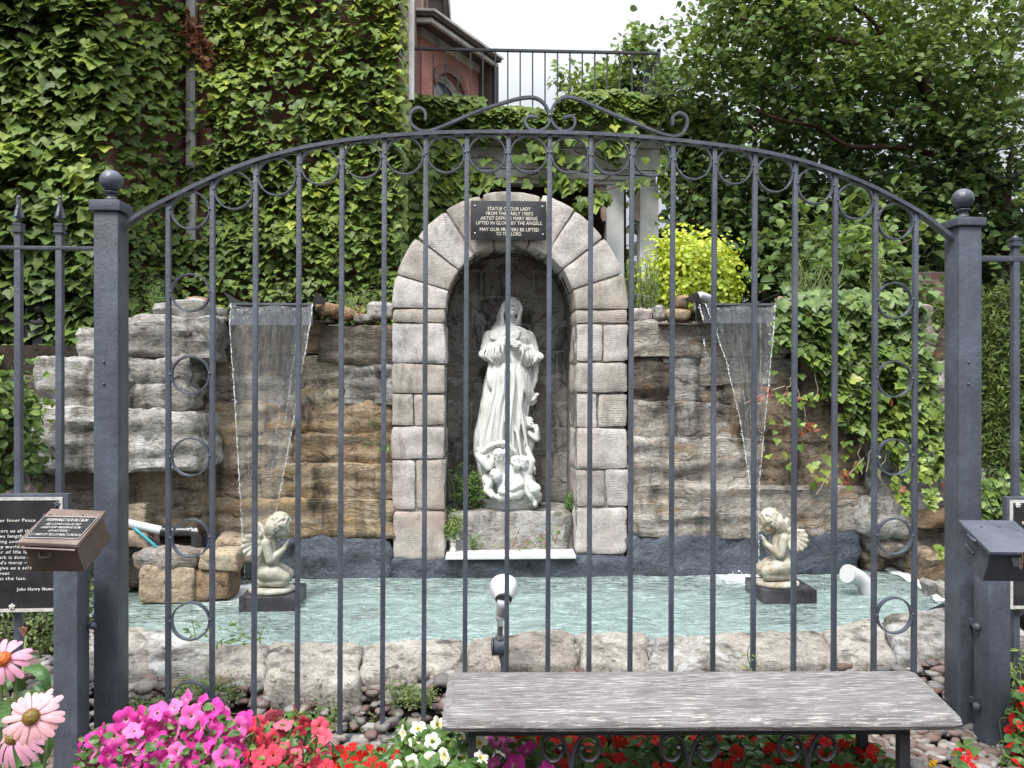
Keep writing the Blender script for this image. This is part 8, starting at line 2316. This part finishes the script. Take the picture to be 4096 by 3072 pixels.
# small orange and yellow marigold heads
for (px, py, lb_, col) in ((457, 762, 'tiny orange marigold under the cream petunias', (0.70,0.16,0.01)), (932, 763, 'single yellow marigold at the right of the bench leg', (0.80,0.42,0.01))):
    m = MB(); p = PD(px, py, 2.7); rg = random.Random(px)
    for k in range(40):
        a = rg.uniform(0, 6.28); r = rg.uniform(0, 0.018); m.ball((p.x+math.cos(a)*r, p.y-0.006+rg.uniform(-.004, .004), p.z+math.sin(a)*r*0.7), 0.0045, 6, 4, (1, 0.6, 1))
    o = m.obj('flower_head', simple('marigold_'+str(px), col, 0.6), None, sm=True); st = MB(); st.tube([p, p+Vector((0, 0.03, -p.z))], 0.003, 5); s2 = st.obj('stem', M['stem'], None)
    t_ = thing('marigold', lb_, 'flower', (p.x, p.y, 0)); o.parent = t_; o.location = -absloc(t_); s2.parent = t_; s2.location = -absloc(t_)
# yarrow like ferny weeds in the gravel
for i, (x0, x1, yb, h, lab) in enumerate(((180, 240, 700, 24, 'feathery yarrow weed in the gravel at the foot of the rim left'), (318, 340, 722, 20, 'feathery yarrow weed by the fifth bar from the left'), (345, 376, 742, 26, 'ferny weed patch in the gravel under the centre left rim'), (395, 425, 700, 14, 'small ferny weed at the foot of the central rim stones'), (130, 160, 712, 12, 'small ferny weed beside the left gate post'))):
    wispy('yarrow', lab, mkfan(x0, x1, yb, h*0.4, h, 22, 14), 3.2, 34, 0.014, 'blade', 400+i, leaf=SMALL, tint=(0.35, 0.15), spread=0.08)
wispy('balsam_seedling', 'broad leaved seedling growing above the cream petunias', [((407, 755), (404, 722)), ((407, 750), (396, 733)), ((408, 748), (418, 730))], 2.6, 9, 0.055, 'bed_leaf', 410, leaf=LANCE)
wispy('tendril_vine', 'pale tendril vine climbing the fifth bar from the right', [((752, 672), (752, 640)), ((752, 655), (758, 652)), ((752, 668), (743, 664))], 3.09, 3, 0.03, 'herb', 411, tint=(0.9, 0.05))

# ------------------------------------------------------------------ coneflowers
def coneflower(label, cx, cy, depth, rad, nrm_, npet, seed, droop, hue, cone_col, base_px):
    c = PD(cx, cy, depth); t = thing('coneflower', label, 'flower', (PD(*base_px, depth).x, c.y, 0.0), 'pink coneflowers')
    rs = np.random.RandomState(seed); N = Vector(nrm_).normalized(); u = N.orthogonal().normalized(); w = N.cross(u)
    mat = NT('coneflower_petal'); v = mat.co()
    _c = mat.ramp(mat.noise(v, 30, 4), [(0.3, tuple(q*0.85 for q in hue)), (0.7, tuple(min(1, q*1.12) for q in hue))])
    b = mat.bsdf(_c, 0.6, 0, mat.bump(mat.noise(v, 160, 3), 0.3, 0.002), 0.2); x = mat.new('ShaderNodeBsdfTranslucent'); mat.l.new(_c, x.inputs[0]); mx = mat.new('ShaderNodeMixShader'); mx.inputs[0].default_value = 0.25
    mat.l.new(b.outputs[0], mx.inputs[1]); mat.l.new(x.outputs[0], mx.inputs[2]); pm = mat.done(mx)
    for k in range(npet):
        a = 2*PI*k/npet+rs.normal()*0.06; L_ = rad*rs.uniform(0.85, 1.08); wd = rad*0.098*rs.uniform(0.85, 1.15); lay = 0.004*(k % 2)
        d = u*math.cos(a)+w*math.sin(a); s_ = N.cross(d); m = MB(); V = []; n = 7
        for i in range(n+1):
            f = i/n; r_ = rad*0.22+(L_-rad*0.22)*f; ww = wd*(0.45+0.75*math.sin(min(1, f*1.15)*PI*0.62))*(1 if f < 0.85 else 1-(f-0.85)*3.2)
            zc = -droop*rad*f*f-lay
            for q in (-1, -0.33, 0.33, 1): V.append(c+d*r_+s_*ww*q+N*(zc-0.12*ww*q*q+(0.05*ww if abs(q) < 0.5 else 0)))
        F = [(i*4+j, i*4+j+1, i*4+j+5, i*4+j+4) for i in range(n) for j in range(3)]
        m.add(V, F); m.obj('petal', pm, t, sm=True)
    m = MB(); m.lathe([(rad*0.27, -0.004), (rad*0.29, rad*0.06), (rad*0.25, rad*0.16), (rad*0.15, rad*0.24), (0.001, rad*0.27)], c, 24, N)
    for k in range(260):   # spiny florets
        th = math.acos(1-k/260.0*0.98); ph = k*2.39996; dd = N*math.cos(th)*0.85+(u*math.cos(ph)+w*math.sin(ph))*math.sin(th)
        p = c+N*rad*0.02+Vector((dd.x, dd.y, dd.z))*rad*0.27; dn = dd.normalized()
        q = dn.orthogonal().normalized(); q2 = dn.cross(q); r_ = rad*0.014
        m.add([p+q*r_, p-q*r_*0.5+q2*r_*0.87, p-q*r_*0.5-q2*r_*0.87, p+dn*rad*0.055], [(0, 1, 3), (1, 2, 3), (2, 0, 3)])
    m.obj('cone', simple('cone_'+str(seed), cone_col, 0.6, var=0.35, nscale=200), t)
    m = MB(); e = PD(*base_px, depth+0.05); e.z = max(e.z, 0.02); m.tube(curve([c-N*0.01, c-N*0.05+Vector((0, 0.02, -0.04)), c.lerp(e, 0.5)+Vector((0.01, 0.02, 0)), e], 6), 0.0035, 8); m.obj('stem', M['stem'], t, sm=True)
    return t
coneflower('large pale pink coneflower facing the camera beside the left donation box post', 31.5, 717, 1.62, 0.060, (0.12, -0.86, 0.50), 23, 1, 0.25, (0.74,0.40,0.43), (0.16,0.10,0.012), (40, 800))
coneflower('half hidden pink coneflower at the bottom left below the large one', 13, 738, 1.72, 0.056, (-0.1, -0.62, 0.75), 16, 2, 0.75, (0.70,0.34,0.46), (0.16,0.10,0.012), (30, 800))
coneflower('pink coneflower with an orange cone at the left edge', 3, 659.5, 1.75, 0.060, (0.15, -0.72, 0.62), 15, 3, 0.35, (0.70,0.32,0.44), (0.45,0.10,0.01), (6, 800))
m = MB(); c = PD(36, 700, 1.9)
def big_leaf(t, pts, wd, mat='bed_leaf_big'):
    """broad leaf along a midrib"""
    c = curve(pts, 4); n = len(c); m = MB(); V = []
    for i, p in enumerate(c):
        f = i/(n-1); w_ = wd*math.sin(PI*min(1, f*0.93+0.07))**0.8
        d = (c[min(i+1, n-1)]-c[max(i-1, 0)]).normalized(); s_ = d.cross(Vector((0.1, -0.8, 0.5))).normalized()
        up_ = s_.cross(d).normalized()
        for q in (-1, -0.5, 0, 0.5, 1): V.append(p+s_*w_*q+up_*(0.35*w_*abs(q)-0.10*w_+0.03*w_*math.sin(i*2+q*3)))
    F = [(i*5+j, i*5+j+1, i*5+j+6, i*5+j+5) for i in range(n-1) for j in range(4)]
    m.add(V, F); return m.obj('leaf', M['big_leaf'], t, sm=True)
_t = NT('broad_leaf'); _v = _t.co(); _c = _t.ramp(_t.noise(_v, 12, 5), [(0.3, (0.045,0.105,0.030)), (0.7, (0.075,0.155,0.045))]); M['big_leaf'] = _t.done(_t.bsdf(_c, 0.45, 0, _t.bump(_t.noise(_t.co((1, 1, 3)), 55, 3), 0.5, 0.004), 0.4))
cl_ = thing('coneflower_foliage', 'broad dark green leaves of the coneflower clump at the left edge', 'plant', tuple(PD(18, 790, 1.9)))
for (pts, wd) in (([(28, 690, 1.85), (26, 700, 1.83), (28, 712, 1.82), (30, 728, 1.85)], 0.034), ([(24, 668, 1.9), (38, 670, 1.87), (46, 680, 1.86), (49, 697, 1.86)], 0.014), ([(36, 685, 1.9), (42, 695, 1.89), (44, 705, 1.89), (42, 716, 1.9)], 0.016), ([(6, 700, 1.8), (2, 715, 1.79), (0, 728, 1.78)], 0.022), ([(24, 690, 1.85), (14, 680, 1.83), (6, 684, 1.82), (-4, 694, 1.81)], 0.022), ([(40, 735, 1.8), (46, 745, 1.8), (42, 765, 1.8)], 0.02), ([(12, 676, 1.9), (6, 668, 1.9), (0, 672, 1.9)], 0.02), ([(30, 740, 1.9), (22, 752, 1.9), (14, 770, 1.9)], 0.025), ([(44, 765, 2.0), (36, 770, 2.0), (26, 778, 2.0)], 0.02)):
    big_leaf(cl_, [PD(*p) for p in pts], wd)
m = MB(); m.tube(curve([PD(0, 672, 1.8), PD(6, 690, 1.8), PD(11, 710, 1.8), PD(8, 740, 1.8)], 5), 0.004, 6); m.tube(curve([PD(3, 664, 1.8), PD(1, 700, 1.8), PD(0, 770, 1.8)], 5), 0.004, 6); m.tube(curve([PD(26, 636, 2.4), PD(22, 680, 2.2), PD(16, 760, 2.0)], 5), 0.0035, 6); m.obj('stem', M['stem'], cl_)
m = MB(); c = PD(24, 631, 2.4)
for k in range(9): m.tube([c+Vector((0, 0, -0.018)), c+Vector((rg.uniform(-.012, .012), rg.uniform(-.01, .01), 0.012))], [0.003, 0.002], 5)
m.obj('flower_bud', simple('pink_brown_bud', (0.30,0.13,0.10), 0.6), cl_)
